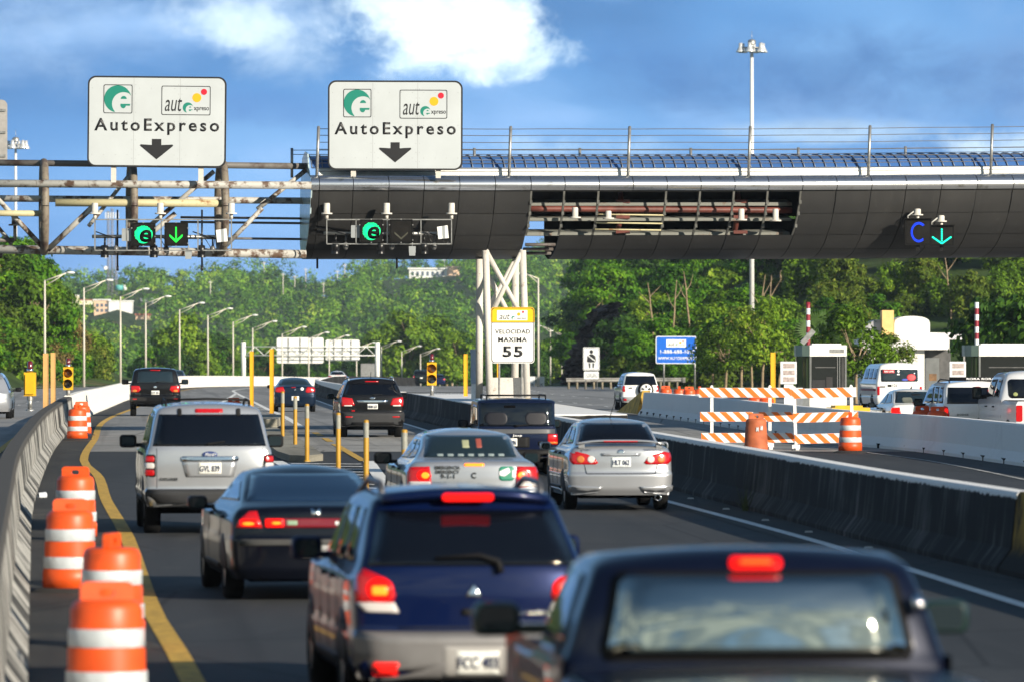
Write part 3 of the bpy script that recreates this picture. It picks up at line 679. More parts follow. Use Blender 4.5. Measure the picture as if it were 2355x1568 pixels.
# black full-size SUV far left lane
c = suv('queuing_suv', 'large black SUV next to the sunlit white barrier', at(357, 58.6), .065, m_black, .985, 1.84, .82, 1.30, .78, yT=.25, L=5.2, hood=1.15, zbot=.48, crown=.05, r=.40,
        rg=[(-.66, 1.76), (.66, 1.76), (.71, 1.32), (-.71, 1.32)], gl=m_glass2)
for o in c.pair('taillight', [(-.96, 1.20), (-.62, 1.19), (-.56, 1.05), (-.66, .95), (-.94, .95)], m_red, .014):
    x = -1 if o.data.vertices[0].co.x < 0 else 1; c.patch('amber_lamp', ell(x*.80, 1.0, .09, .05), m_amber, .02, o)
c.plate(0, .93, .32, .16, 'GTF 436', .016); c.patch('emblem', ell(0, 1.15, .07, .05), m_chrome, .016); c.patch('bumper', rr(-.96, .96, .56, .80, .04), m_black, .05, base=-.03, d=.08)
c.pair('reflector', rr(-.88, -.70, .655, .70, .01), m_red, .055); c.text(c.body, 'badge', 'SEQUOIA', -.66, .885, .26, .05, m_chrome, .012); c.text(c.body, 'badge', 'V8', .62, .885, .12, .05, m_chrome, .012)
c.patch('high_brake_light', rr(-.2, .2, 1.79, 1.815, .01), m_red, .015); c.rails(.62, .7, 2.9, .07); c.mirrors(2.7, 1.33, m_black, .27, .2, .10); c.wiper(.05, 1.33, .4, 1.37)
mb = MB(); mb.tube([(-.35, .3, .42), (.0, .25, .40), (.35, .3, .42)], .04, 8); mb.build('tow_bar', m_trim, c.root); c.exhaust(.55, .40, .03)

# old square blue jeep under the gantry column
c = suv('queuing_suv', 'old square navy off-roader with roof rack beneath the speed sign', at(1190, 110), HD, m_navy, .86, 1.57, .50, 1.00, .80, yT=.20, L=4.2, hood=1.0, zbot=.36, crown=.03, r=.36, pil=.0,
        rg=[(-.75, 1.51), (.75, 1.51), (.79, 1.02), (-.79, 1.02)], gl=M('navy_tinted_glass', (.004, .007, .014), .04, 0, var=0), B=.06)
c.patch('rear_panel', rr(-.80, .80, .865, .965, .02), M('grey_tailgate_panel', (.06, .065, .075), .5, var=.05), .012)
c.text(c.body, 'badge', 'Jeep', 0, .825, .20, .06, m_whtmark, .012, bold=.02)
c.patch('plate_recess', rr(-.62, .26, .58, .80, .02), m_trim, .01); c.plate(-.16, .69, .32, .17, 'GGB 896', .02)
c.patch('tailgate_handle', rr(.44, .74, .62, .71, .03), m_trim, .02)
for o in c.pair('taillight', rr(-.85, -.64, .64, .86, .02), m_red, .02):
    x = -1 if o.data.vertices[0].co.x < 0 else 1; c.patch('amber_lamp', rr(x*.75-.09, x*.75+.09, .66, .70, .01), m_amber, .026, o)
c.patch('bumper', rr(-.86, .86, .38, .50, .03), m_trim, .07, base=-.03, d=.08)
mb = MB()
for y in (.5, 1.0, 1.5, 2.0): mb.tube([(-.62, y, 1.66), (.62, y, 1.66)], .014, 6)
for x in (-.62, .62): mb.tube([(x, .38, 1.59), (x, .46, 1.67), (x, 2.1, 1.67), (x, 2.2, 1.59)], .016, 6)
mb.build('roof_rack', m_trim, c.root)
mb = MB()
for x in (-.42, .40):
    mb.cbox((x, 0, 0), (.42, .004, .30))
c.wiper(-.05, 1.02, .32, 1.06); c.mirrors(2.35, 1.05, m_trim, .22, .17, .06)
for x in (-.43, .40): c.patch('seat_silhouette', rr(x-.25, x+.25, 1.04, 1.32, .12), M('dim_seat', (.010, .011, .017), .5, var=0, spec=.3), .0095, c.rearglass, base=.006)
c.patch('windscreen_mirror', rr(-.28, -.02, 1.40, 1.46, .02), M('dark_seat', (.004, .004, .005), .9, var=0, spec=0), .0095, c.rearglass, base=.006)

# white SUV with spare wheel, right
c = suv('queuing_suv', 'white SUV with a spare wheel on its back door', at(1474, 51), .085, m_white, .84, 1.66, .62, 1.12, .62, yT=.30, L=4.2, hood=1.0, zbot=.36, crown=.05, r=.36, group='cars beyond the gantry')
c.pair('taillight', rr(-.82, -.70, .84, 1.10, .03), m_red, .014); c.plate(-.22, .50, .36, .17, None, .02)
c.patch('bumper', rr(-.82, .82, .38, .60, .04), M('silver_bumper', (.42, .43, .44), .4, .3, var=.03), .02)
p = c.rear(.22, .92, .0); mb = MB(); mb.lathe([(.001, -.13), (.14, -.13), (.15, -.20), (.33, -.21), (.35, -.17), (.35, .02), (.1, .02)], 24, p+Vector((0, .02, 0)), axis='y'); sp = mb.build('spare_wheel', m_tyre, c.root)
mb = MB(); mb.lathe([(.27, -.205), (.27, -.215), (.20, -.225), (.001, -.225)], 20, p+Vector((0, .02, 0)), axis='y')
mb.build('rim', m_white, sp); mb = MB()
for k in range(5):
    a = 2*math.pi*k/5+.3; mb.add([p+Vector((rx*math.cos(a+da), -.212, rx*math.sin(a+da))) for rx, da in ((.09, .3), (.22, .22), (.22, -.22), (.09, -.3))], [(0, 1, 2, 3)])
mb.build('rim_opening', m_trim, sp); c.pair('reflector', rr(-.78, -.64, .44, .53, .02), m_red, .026); c.rails(.56, .6, 2.4, .06); c.mirrors(2.3, 1.12, m_trim, .2, .16, .05); c.patch('door_handle', rr(-.55, -.38, .98, 1.03, .02), m_trim, .014)

# silver sedan with spoiler, right lane
c = sedan('queuing_sedan', 'silver sedan with rear wing, side skirts and single exhaust tip', at(1429, 140.5), .085, m_silver, .86, 1.46, .62, 1.04, .64, .53, L=4.5, yT=1.2, crown=.045, r=.31)
almond = [(-.835, .955), (-.72, .97), (-.55, .93), (-.43, .86), (-.375, .79), (-.42, .765), (-.78, .765), (-.83, .82)]
for o in c.pair('taillight', almond, m_red, .014):
    x = -1 if o.data.vertices[0].co.x < 0 else 1
    for q, m in ((.66, m_amber), (.49, m_clear)): c.patch('lamp_lens', ell(x*q, .845, .062, .058), m, .021, o)
mb = MB(); G = []
for k in range(13):
    x = -.72+1.44*k/12; zz = 1.135-.06*(abs(x)/.72)**4; G.append([(x, .10, zz), (x, .08, zz+.022), (x, .24, zz+.035), (x, .36, zz+.025), (x, .36, zz-.005), (x, .10, zz)])
mb.grid(G); mb.add(G[0], [(0, 1, 2, 3, 4)]); mb.add(G[-1], [(0, 1, 2, 3, 4)])
for x in (-.64, .64): mb.box((x-.05, .14, 1.03), (x+.05, .32, 1.13))
wing = mb.build('rear_wing', m_silver, c.root); mb = MB(); mb.box((-.28, .074, 1.132), (.28, .10, 1.148)); mb.build('high_brake_light', m_red, wing)
c.plate(0, .80, .32, .16, 'HLT 062', .014, M('plate_pale', (.66, .70, .72), .5, var=.1, vs=20)); c.patch('chrome_strip', [(-.33, .945), (.33, .945), (.31, .905), (-.31, .905)], m_silver, .03)
c.patch('emblem', ell(0, .965, .06, .04), m_chrome, .02); c.text(c.body, 'badge', 'COROLLA S', .50, 1.0, .26, .035, m_chrome, .01); c.text(c.body, 'badge', 'SPORT', -.56, 1.0, .15, .03, m_chrome, .01)
c.patch('trunk_seam', rr(-.56, .56, .605, .616, .004), m_trim, .004)
for sx_ in (-1, 1):
    c.patch('trunk_seam', [(sx_*.56, .61), (sx_*.57, .61), (sx_*.66, 1.0), (sx_*.65, 1.0)], m_trim, .004, rings=1)
    c.patch('rear_skirt', [(sx_*.84, .42), (sx_*.30, .40), (sx_*.40, .31), (sx_*.82, .27)], m_silver, .04, base=-.02)
c.side('side_skirt', rr(1.35, 3.1, .24, .34, .04), m_silver, .03); c.exhaust(.62, .22, .055); c.mirrors(2.75, 1.02, m_silver, .19, .14, .06)
mb = MB(); mb.tube([(-.02, 1.75, 1.48), (.02, 1.2, 1.80)], [.008, .004], 6); mb.build('antenna', m_trim, c.root)
c.side('body_moulding', rr(1.2, 3.3, .56, .60, .01), m_silver, .012)

# police sedan
c = sedan('police_car', 'silver highway patrol sedan with emergency lettering on its trunk', at(1090, 163), .092, m_silver, .945, 1.46, .68, 1.06, .66, .58, yg=.50, yT=1.15, L=5.05, hood=1.0, zbot=.28, crown=.055, r=.36, gl=m_glass2, group='cars queuing for the toll lanes', cat='police car')
for o in c.pair('taillight', [(-.93, .99), (-.62, 1.0), (-.585, .70), (-.92, .715)], m_red, .014):
    x = -1 if o.data.vertices[0].co.x < 0 else 1
    c.patch('reverse_lens', rr(x*.755-.15, x*.755+.15, .715, .79, .02), m_clear, .02, o); c.patch('lit_bulb', ell(x*.68, .875, .060, .05), m_hot, .021, o); c.patch('lit_lamp', ell(x*.70, .875, .10, .085), m_brake, .018, o)
c.patch('high_brake_light', rr(-.13, .15, 1.005, 1.04, .012), m_hot, .014)
for i, (tx, zz, ww, hh) in enumerate((('EMERGENCIA', .985, .36, .05), ('EMERGENCY', .925, .34, .05), ('9-1-1', .862, .20, .06))): c.text(c.body, 'emergency_lettering', tx, -.37, zz, ww, hh, m_blkmark, .008, bold=.03)
c.text(c.body, 'unit_letter', 'C', 0, .875, .07, .085, m_blkmark, .008, bold=.03)
p = c.patch('green_emblem', rr(.36, .58, .80, 1.0, .05), m_greenmark, .008); c.patch('emblem_band', [(.36, .93), (.50, .985), (.52, .92), (.44, .86), (.36, .87)], m_whtmark, .012, p); c.patch('emblem_band', rr(.545, .60, .84, .95, .01), m_whtmark, .012, p)
c.text(c.body, 'badge', 'DODGE', -.48, .775, .20, .03, m_chrome, .01); c.text(c.body, 'patrol_lettering', 'HIGHWAY PATROL', .30, .655, .60, .05, m_blkmark, .012, bold=.01)
for k in range(7): c.patch('window_sticker', rr(-.47+k*.145, -.47+k*.145+.085, 1.135, 1.165, .005), M('pale_sticker', (.30, .36, .36), .5, var=0), .010, c.rearglass, base=.004)
c.patch('window_sticker', rr(-.10, .0, 1.25, 1.36, .01), M('yellow_sticker', (.35, .36, .22), .5, var=0), .010, c.rearglass, base=.004); c.patch('window_sticker', rr(.10, .18, 1.25, 1.38, .01), M('red_sticker', (.30, .07, .05), .5, var=0), .010, c.rearglass, base=.004)
c.mirrors(2.85, 1.07, m_trim, .26, .17, .06); c.plate(0, .50, .31, .155, None, .02); c.patch('trunk_seam', rr(-.57, .57, .69, .70, .003), m_trim, .003)

# black coupe
c = sedan('queuing_coupe', 'black coupe with full width red tail lamps beside the orange drums', at(728, 218), .135, m_bluegreen, .89, 1.36, .68, .99, .68, .56, yg=.50, yT=1.35, L=4.75, zbot=.24, crown=.05, r=.32, gl=M('sky_blue_glass', (.010, .026, .060), .05, 0, var=0, spec=.9), coupe=True)  # blue of the reflected sky put into the rear glass colour
for o in c.pair('taillight', [(-.84, .785), (-.80, .87), (-.70, .955), (-.62, .955), (-.565, .785)], m_red, .014):
    x = -1 if o.data.vertices[0].co.x < 0 else 1; c.patch('lit_lamp', rr(min(x*.80, x*.60), max(x*.80, x*.60), .80, .875, .03), m_brake, .020, o); c.patch('lit_bulb', ell(x*.71, .825, .065, .018), m_hot, .024, o)
bar = c.patch('reflector_bar', rr(-.545, .545, .785, .882, .01), M('dark_red_lens', (.16, .006, .012), .12, var=0, coat=1), .012)
for x in (-1, 1):
    l = c.patch('inner_lamp', rr(min(x*.535, x*.34), max(x*.535, x*.34), .79, .878, .015), m_brake, .017, bar); c.patch('lit_bulb', ell(x*.42, .832, .05, .016), m_hot, .021, l)
c.patch('green_sticker', rr(-.31, -.20, .81, .86, .01), M('pale_green_sticker', (.22, .33, .22), .6, var=0), .016, bar); c.patch('white_sticker', rr(.20, .24, .81, .85, .01), m_whtmark, .016, bar)
c.patch('emblem', [(-.055, .985), (-.03, .985), (-.02, .955), (.02, .955), (.03, .985), (.055, .985), (.045, .905), (.02, .905), (.018, .935), (-.018, .935), (-.02, .905), (-.045, .905)], m_chrome, .014, rings=1)
c.patch('bumper_moulding', rr(-.80, .80, .60, .66, .02), M('dull_bumper_strip', (.05, .05, .05), .4, var=.05), .02); c.plate(0, .53, .31, .15, None, .02, M('shaded_plate', (.3, .3, .3), .6, var=.1)); c.mirrors(2.8, .98, m_bluegreen, .22, .15, .06); c.exhaust(-.55, .25, .04, m_under)

# dark blue distant sedan
c = sedan('queuing_sedan', 'dark blue sedan with a blank white plate in the middle lane far ahead', at(679, 53), HD, paint('slate_blue_paint', (.005, .014, .034), .3, .3), .90, 1.44, .70, 1.10, .66, .54, L=4.8, crown=.045, r=.33, gl=m_glass2)
c.pair('taillight', [(-.87, 1.06), (-.52, 1.09), (-.44, .90), (-.50, .83), (-.86, .87)], m_red, .014); c.plate(0, .59, .32, .18, None, .02, M('bright_plate', (.85, .85, .85), .4, var=0))
c.patch('emblem', [(-.05, .94), (0, 1.02), (.05, .94)], m_chrome, .014); c.patch('round_sticker', ell(.30, 1.0, .07, .07), m_whtmark, .012); c.patch('high_brake_light', rr(-.18, .02, 1.05, 1.075, .01), m_red, .014); c.mirrors(2.75, 1.08, m_trim, .2, .15, .06); c.exhaust(.45, .27, .05); c.exhaust(.55, .27, .05)

# blue crossover, foreground
c = suv('queuing_suv', 'dark blue crossover with taupe bumper and lit brake lamps in the foreground', at(1092, 312), .125, m_blue, .88, 1.585, .585, 1.06, .66, yT=.52, L=4.55, hood=1.0, zbot=.24, crown=.05, r=.34, B=.13, pil=.05,
        rg=[(-.655, 1.475), (.655, 1.475), (.775, 1.075), (-.775, 1.075)], bumpm=m_taupe)
for o in c.pair('taillight', [(-.87, 1.02), (-.80, 1.055), (-.64, .985), (-.575, .87), (-.60, .80), (-.86, .81)], m_red, .016):
    x = -1 if o.data.vertices[0].co.x < 0 else 1
    c.patch('reverse_lens', [(x*.86, .815), (x*.585, .81), (x*.55, .735), (x*.80, .74)], m_clear, .016, o)
    c.patch('lit_lamp', ell(x*.69, .905, .10, .085), m_brake, .024, o); c.patch('lit_bulb', rr(x*.69-.06, x*.69+.06, .86, .93, .02), m_hot, .029, o)
p = c.rear(0, 1.53, 0); mb = MB(); G = []
for k in range(17):
    x = -.63+1.26*k/16; zc = 1.575+.05*(1-(x/.66)**2); yb = .43+.10*(abs(x)/.63)**3
    G.append([(x, yb+.28, zc+.02), (x, yb+.04, zc+.01), (x, yb, zc-.025), (x, yb+.03, zc-.055), (x, yb+.20, zc-.06)])
mb.grid(G); mb.add(G[0], [(0, 1, 2, 3, 4)]); mb.add(G[-1], [(0, 1, 2, 3, 4)])
sp = mb.build('roof_spoiler', m_blue, c.root)
mb = MB(); mb.prism(rr(-.19, .19, 1.548, 1.605, .025), .42, .46); mb.build('high_brake_light', m_brake, sp)
e = c.patch('emblem', [(0, .95), (.03, .90), (.06, .85), (0, .85), (-.06, .85), (-.03, .90)], m_chrome, .02); c.patch('tailgate_handle', rr(-.09, .09, .715, .765, .02), m_trim, .02)
c.text(c.body, 'badge', 'OUTLANDER', .45, .73, .28, .035, m_chrome, .014, bold=.01)
c.patch('plate_recess', rr(-.26, .30, .27, .50, .03), M('taupe_recess', (.28, .27, .26), .5, var=.03), .036); c.plate(.02, .375, .34, .17, 'FCC 403', .045)
for x in (-1, 1): c.patch('reflector', rr(x*.65-.095, x*.65+.095, .275, .375, .02), M('glow_reflector', (.75, .01, .01), .2, var=0, emit=(1, .02, .01), es=.5), .04)  # bumper reflectors are no lamps; their brightness is an added glow
mb = MB(); mb.tube([c.rear(.20, 1.02, .04), c.rear(.18, 1.09, .05), c.rear(.05, 1.13, .045), c.rear(-.28, 1.12, .03)], [.03, .025, .018, .012], 8); mb.build('rear_wiper', m_trim, c.root)
c.rails(.60, .85, 2.8, .085, .026, M('grey_rail', (.10, .10, .11), .4, .5, var=0)); c.mirrors(2.55, 1.13, m_blue, .24, .18, .06); c.patch('tailgate_seam', rr(-.56, .56, .62, .632, .004), m_trim, .003)

# pickup, foreground right
kn = [(.80, .90, .0, .06, 0), (1.10, .93, .0, .06, 0), (1.17, .93, .02, .06, .005), (1.23, .905, .035, .06, .01), (1.40, .85, .060, .07, .012), (1.56, .79, .12, .07, .02), (1.645, .755, .19, .09, .03), (1.69, .69, .29, .15, .035)]
c = Car('queuing_pickup', 'dark blue pickup cab with a lit roof brake lamp at the bottom right', (at(1748, 484)), .088, m_truck, kn, 3.3,
        [(0, 1.69), (.6, 1.695), (1.0, 1.685), (1.35, 1.66), (1.95, 1.08), (2.9, .98), (3.3, .9)], 1.16, (-1.0, 2.4), cat='pickup', bow=.085)
c.rearglass = c.patch('rear_window', [(-.61, 1.60), (.61, 1.60), (.65, 1.57), (.715, 1.26), (.69, 1.225), (-.69, 1.225), (-.715, 1.26), (-.65, 1.57)], M('cab_glass', (.46, .465, .42), .04, 1.0, var=0, spec=1.0), .010, d=.05)
c.rearglass['label'] = 'mirror tinted cab rear window'
c.patch('window_seal', [(-.64, 1.625), (.64, 1.625), (.69, 1.59), (.755, 1.25), (.73, 1.20), (-.73, 1.20), (-.755, 1.25), (-.69, 1.59)], m_trim, .004, d=.05)
hb = c.patch('high_brake_light', rr(-.125, .125, 1.632, 1.682, .022), m_brake, .02); c.patch('lit_bulb', rr(-.08, .08, 1.647, 1.667, .008), M('hot_brake', (.9, .05, .01), .2, var=0, emit=(1, .06, .005), es=1.6), .025, hb)
c.side('side_window', [(.34, 1.27), (.50, 1.60), (1.15, 1.63), (1.75, 1.27)], m_glass, .006)
mb = MB()
bed = [(-.92, .42), (-.95, .60), (-.95, 1.10), (-.91, 1.15), (.91, 1.15), (.95, 1.10), (.95, .60), (.92, .42)]
mb.prism(bed, -1.95, -.03); mb.build('cargo_bed', m_truck, c.root)
mb = MB(); mb.grid([[(x, y, 1.158+.035*(1-(x/.90)**2)) for x in np.linspace(-.90, .90, 9)] for y in (-1.88, -1.0, -.06)]); mb.build('bed_cover', m_truck, c.root)
mb = MB(); mb.prism(rr(-.84, .84, .46, .62, .05), -2.08, -1.94); mb.build('bumper', m_chrome, c.root)
for sd in (-1, 1):
    mb = MB(); mb.prism(rr(sd*.81-.055, sd*.81+.055, .72, 1.06, .03), -1.965, -1.94); mb.build('taillight', m_red, c.root)
    for y in (-1.0, 2.35):
        mb = MB(); mb.lathe([(.22, 0), (.33, 0), (.36, -sd*.03), (.36, -sd*.2), (.33, -sd*.23), (.2, -sd*.23)], 26, (sd*.955, y, .36), axis='x'); o = mb.build('wheel', m_tyre, c.root)
        mb = MB(); mb.lathe([(.225, -sd*.01), (.20, -sd*.03), (.05, -sd*.04), (.001, -sd*.02)], 20, (sd*.955, y, .36), axis='x'); mb.build('rim', m_rim, o)
for sd in (-1, 1): mb = MB(); mb.grid([[(sd*(.955-.02*(z > .9)), y, z) for z in (.42, .6, .8, 1.0, 1.16, 1.22)] for y in (.1, 1.2, 2.0, 3.2)]); mb.build('door_panel', m_truck, c.root)
c.mirrors(1.45, 1.34, M('green_black_mirror', (.006, .022, .020), .3, var=0, coat=1), .24, .17, .12)
mb = MB(); mb.tube([(.76, .12, 1.50), (.79, .09, 1.44)], .03, 8); mb.build('cab_lock', m_chrome, c.root)

# --- plaza queue on the right
def car_van():
    kn = [(.36, .96, .05, .10, 0), (.52, .99, 0, .1, 0), (.66, 1.0, .0, .1, 0), (.70, .985, .05, .09, 0), (1.2, .985, .07, .1, 0), (1.36, .96, .09, .1, .01), (1.85, .86, .17, .12, .03), (2.0, .80, .24, .16, .05), (2.06, .70, .34, .18, .06)]
    c = Car('passenger_van', 'old white passenger van with stickers on its rear window', at(2070, 54), .10, m_white, kn, 5.2, [(0, 2.06), (.7, 2.06), (3.4, 2.05), (3.8, 1.95), (4.5, 1.22), (5.0, 1.1), (5.2, 1.0)], 1.28, (1.2, 4.3), 'vehicles waiting at the toll booths', 'van')
    c.rearglass = c.patch('rear_window', rr(-.80, .80, 1.32, 1.84, .06), m_glass2, .008)
    c.patch('red_sticker', rr(-.72, -.22, 1.69, 1.82, .01), M('red_sign_paint', (.55, .02, .03), .5, var=0), .011, c.rearglass, base=.005); c.text(c.rearglass, 'sticker_lettering', 'RED LINE', -.46, 1.755, .40, .07, m_whtmark, .014, bold=.03)
    c.patch('red_sticker', ell(.50, 1.50, .20, .15), M('red_sign_paint', (.55, .02, .03), .5, var=0), .011, c.rearglass, base=.005); c.patch('blue_sticker', ell(.22, 1.40, .14, .05), M('blue_sticker', (.03, .06, .4), .5, var=0), .0105, c.rearglass, base=.005)
    c.patch('white_sticker', ell(-.05, 1.76, .05, .06), m_whtmark, .011, c.rearglass, base=.005); c.patch('white_sticker', rr(-.12, .0, 1.60, 1.66, .02), m_whtmark, .011, c.rearglass, base=.005)
    c.patch('dark_sticker', rr(-.52, -.36, 1.10, 1.20, .01), m_trim, .01); c.text(c.body, 'lettering', '121', -.22, 1.16, .18, .12, m_blkmark, .01); c.patch('tailgate_handle', rr(-.85, -.62, 1.08, 1.13, .01), m_trim, .012)
    for a, b in ((.45, 1.35), (1.5, 2.4), (2.55, 3.7)): c.side('side_window', [(a, 1.42), (a, 1.88), (b-.1, 1.88), (b, 1.42)], m_glass, .006)
    c.side('side_stripe', rr(.3, 4.6, .92, 1.02, .01), M('maroon_stripe', (.20, .03, .04), .5, var=0), .005); c.pair('taillight', rr(-.96, -.86, .75, 1.12, .02), m_red, .014); c.wheels(.36, .22)
    return c
car_van()
c = sedan('queuing_sedan', 'plain white sedan between the van and the white wagon', at(2118, 80), .10, m_white, .85, 1.42, .64, 1.0, .63, .52, L=4.4, crown=.045, gl=m_glass2, group='vehicles waiting at the toll booths')
c.pair('taillight', [(-.84, .92), (-.60, .94), (-.56, .72), (-.82, .72)], m_brake, .014); c.patch('high_brake_light', rr(-.15, .35, 1.045, 1.07, .01), m_red, .012); c.mirrors(2.7, .98, m_trim, .2, .15, .06)
c.patch('seat_silhouette', rr(-.42, -.12, 1.06, 1.22, .06), M('pale_seat', (.12, .13, .11), .7, var=.1), .0095, c.rearglass, base=.005); c.patch('windscreen_mirror', rr(-.10, .16, 1.27, 1.31, .02), m_trim, .0095, c.rearglass, base=.005)
mb = MB(); mb.tube([(0, 1.7, 1.46), (0, 1.6, 1.53)], [.03, .01], 6); mb.build('antenna', m_trim, c.root)
c = suv('queuing_suv', 'white wagon with tinted rear glass and a lettered roof bar', at(2252, 89), .115, m_white, .92, 1.74, .66, 1.19, .74, yT=.30, L=4.9, hood=1.1, zbot=.40, crown=.05, r=.37, pil=.06, group='vehicles waiting at the toll booths')
for o in c.pair('taillight', [(-.91, 1.15), (-.80, 1.13), (-.76, .95), (-.78, .78), (-.90, .76)], m_red, .016):
    x = -1 if o.data.vertices[0].co.x < 0 else 1; c.patch('lit_lamp', ell(x*.84, 1.02, .05, .07), m_brake, .022, o)
c.text(c.body, 'badge', 'DODGE', -.42, .93, .30, .045, m_blkmark, .012, spacing=1.2, bold=.02); c.patch('high_brake_light', rr(-.05, .08, 1.62, 1.65, .01), m_brake, .016); c.rails(.66, .6, 3.2, .07)
mb = MB(); mb.tube([(-.66, .62, 1.845), (.66, .62, 1.845)], .05, 8); rb = mb.build('roof_bar', m_trim, c.root); text('roof_lettering', 'RORA RORA', .75, (.15, .565, 1.85), m_whtmark, rb, height=.055, bold=.02)
c.mirrors(2.7, 1.22, m_trim, .24, .2, .08)
# crew-cab pickup at the right edge
kn = [(.95, .92, .0, .08, 0), (1.15, .95, .0, .08, 0), (1.34, .95, .02, .08, .005), (1.40, .935, .03, .1, .01), (1.86, .80, .16, .1, .03), (1.96, .76, .2, .13, .04), (2.02, .68, .3, .16, .05)]
c = Car('queuing_pickup', 'white crew cab pickup with roof marker lamps at the right edge', ((2405-CX)/92, F/92+1.95), .105, m_silver if False else paint('pearl_white_paint', (.62, .63, .66), .2, .35), kn, 4.2,
        [(0, 2.02), (.6, 2.03), (1.8, 2.0), (2.1, 1.9), (2.8, 1.34), (3.9, 1.24), (4.2, 1.1)], 1.30, (-1.0, 3.3), 'vehicles waiting at the toll booths', 'pickup')
c.rearglass = c.patch('rear_window', rr(-.76, .76, 1.38, 1.86, .10), m_glass, .008); c.patch('round_sticker', ell(-.58, 1.48, .06, .05), M('olive_sticker', (.25, .28, .10), .5, var=0), .011, c.rearglass, base=.005)
c.side('side_window', [(.42, 1.40), (.50, 1.84), (1.05, 1.86), (1.05, 1.40)], m_glass, .006); c.side('side_window', [(1.15, 1.40), (1.15, 1.86), (1.95, 1.84), (2.45, 1.40)], m_glass, .006)
pw = c.paint
mb = MB(); mb.prism([(-.96, .55), (-.98, .75), (-.98, 1.24), (-.93, 1.32), (.93, 1.32), (.98, 1.24), (.98, .75), (.96, .55)], -2.05, -.03); mb.build('cargo_bed', pw, c.root)
mb = MB(); mb.box((-.90, -2.0, 1.315), (.90, -.06, 1.335)); mb.build('bed_cover', m_trim, c.root)
for sd in (-1, 1): mb = MB(); mb.grid([[(sd*(.975-.02*(z > 1.1)), y, z) for z in (.55, .75, .95, 1.15, 1.34)] for y in (.02, 1.2, 2.4, 4.0)]); mb.build('door_panel', pw, c.root)
mb = MB(); mb.prism(rr(-.95, .95, .55, .75, .05), -2.2, -2.04); mb.build('bumper', m_chrome, c.root)
for sd in (-1, 1):
    mb = MB(); mb.prism(rr(sd*.90-.08, sd*.90+.08, .82, 1.22, .03), -2.075, -2.04); mb.build('taillight', m_red, c.root)
    for y in (-1.0, 3.1):
        mb = MB(); mb.prism([(y+.46*math.cos(t), .40+.46*math.sin(t)) for t in np.linspace(-.2, math.pi+.2, 14)], sd*.97, sd*.988, plane='yz'); mb.build('wheel_arch', m_trim, c.root)
        mb = MB(); mb.lathe([(.24, 0), (.37, 0), (.40, -sd*.03), (.40, -sd*.22), (.37, -sd*.25), (.2, -sd*.25)], 26, (sd*.995, y, .40), axis='x'); o = mb.build('wheel', m_tyre, c.root)
        mb = MB(); mb.lathe([(.245, -sd*.01), (.22, -sd*.03), (.05, -sd*.04), (.001, -sd*.02)], 20, (sd*.995, y, .40), axis='x'); mb.build('rim', m_rim, o)
    for y in (.98, 1.95):
        mb = MB(); mb.cbox((sd*.985, y, 1.16), (.03, .18, .035)); mb.build('door_handle', m_trim, c.root)
for x in (-.5, -.3, 0, .3, .5):
    mb = MB(); mb.cbox((x, 1.7, 2.08), (.10, .12, .035)); mb.build('marker_lamp', m_trim, c.root)
c.mirrors(1.95, 1.50, m_trim, .24, .32, .16)

# --- oncoming people carrier, left edge (seen from the front)
kn = [(.28, .90, .12, .22, 0), (.42, .955, .0, .30, 0), (.62, .96, .0, .32, 0), (.74, .95, .06, .32, 0), (.92, .93, .30, .26, .01), (1.02, .92, .95, .15, .03), (1.08, .90, 1.15, .12, .03), (1.60, .66, 1.95, .12, .04), (1.70, .58, 2.25, .14, .05), (1.73, .52, 2.5, .14, .05)]
c = Car('oncoming_minivan', 'silver people carrier driving towards us at the left edge', ((-24-CX)/60, F/60), math.pi+.06, m_silver, kn, 5.0, [(0, 1.73), (2.5, 1.73), (3.9, 1.72), (4.5, 1.6), (4.9, 1.2), (5.0, 1.0)], .98, (1.0, 4.0), 'cars on the left carriageway', 'car')
c.patch('windscreen', [(-.60, 1.60), (.60, 1.60), (.82, 1.09), (-.82, 1.09)], m_glass, .006, rings=6)
c.pair('headlight', [(-.90, .92), (-.72, .93), (-.48, .76), (-.62, .70), (-.90, .74)], m_head, .014); c.patch('grille', rr(-.42, .42, .66, .76, .03), m_trim, .012); c.patch('lower_grille', rr(-.5, .5, .32, .46, .05), m_trim, .012)
c.pair('fog_lamp', ell(-.72, .42, .10, .05), m_trim, .012); c.patch('emblem', ell(0, .76, .08, .05), m_chrome, .02); c.plate(0, .54, .3, .15, None, .016)
c.side('side_window', [(1.75, 1.08), (2.45, 1.58), (3.0, 1.60), (3.0, 1.06)], m_glass, .006); c.side('side_window', [(3.1, 1.06), (3.1, 1.60), (4.5, 1.55), (4.6, 1.08)], m_glass, .006)
c.mirrors(1.75, 1.08, m_trim, .24, .16, .10); c.wheels(.33, .22); c.rails(.50, 2.6, 4.2, .05)

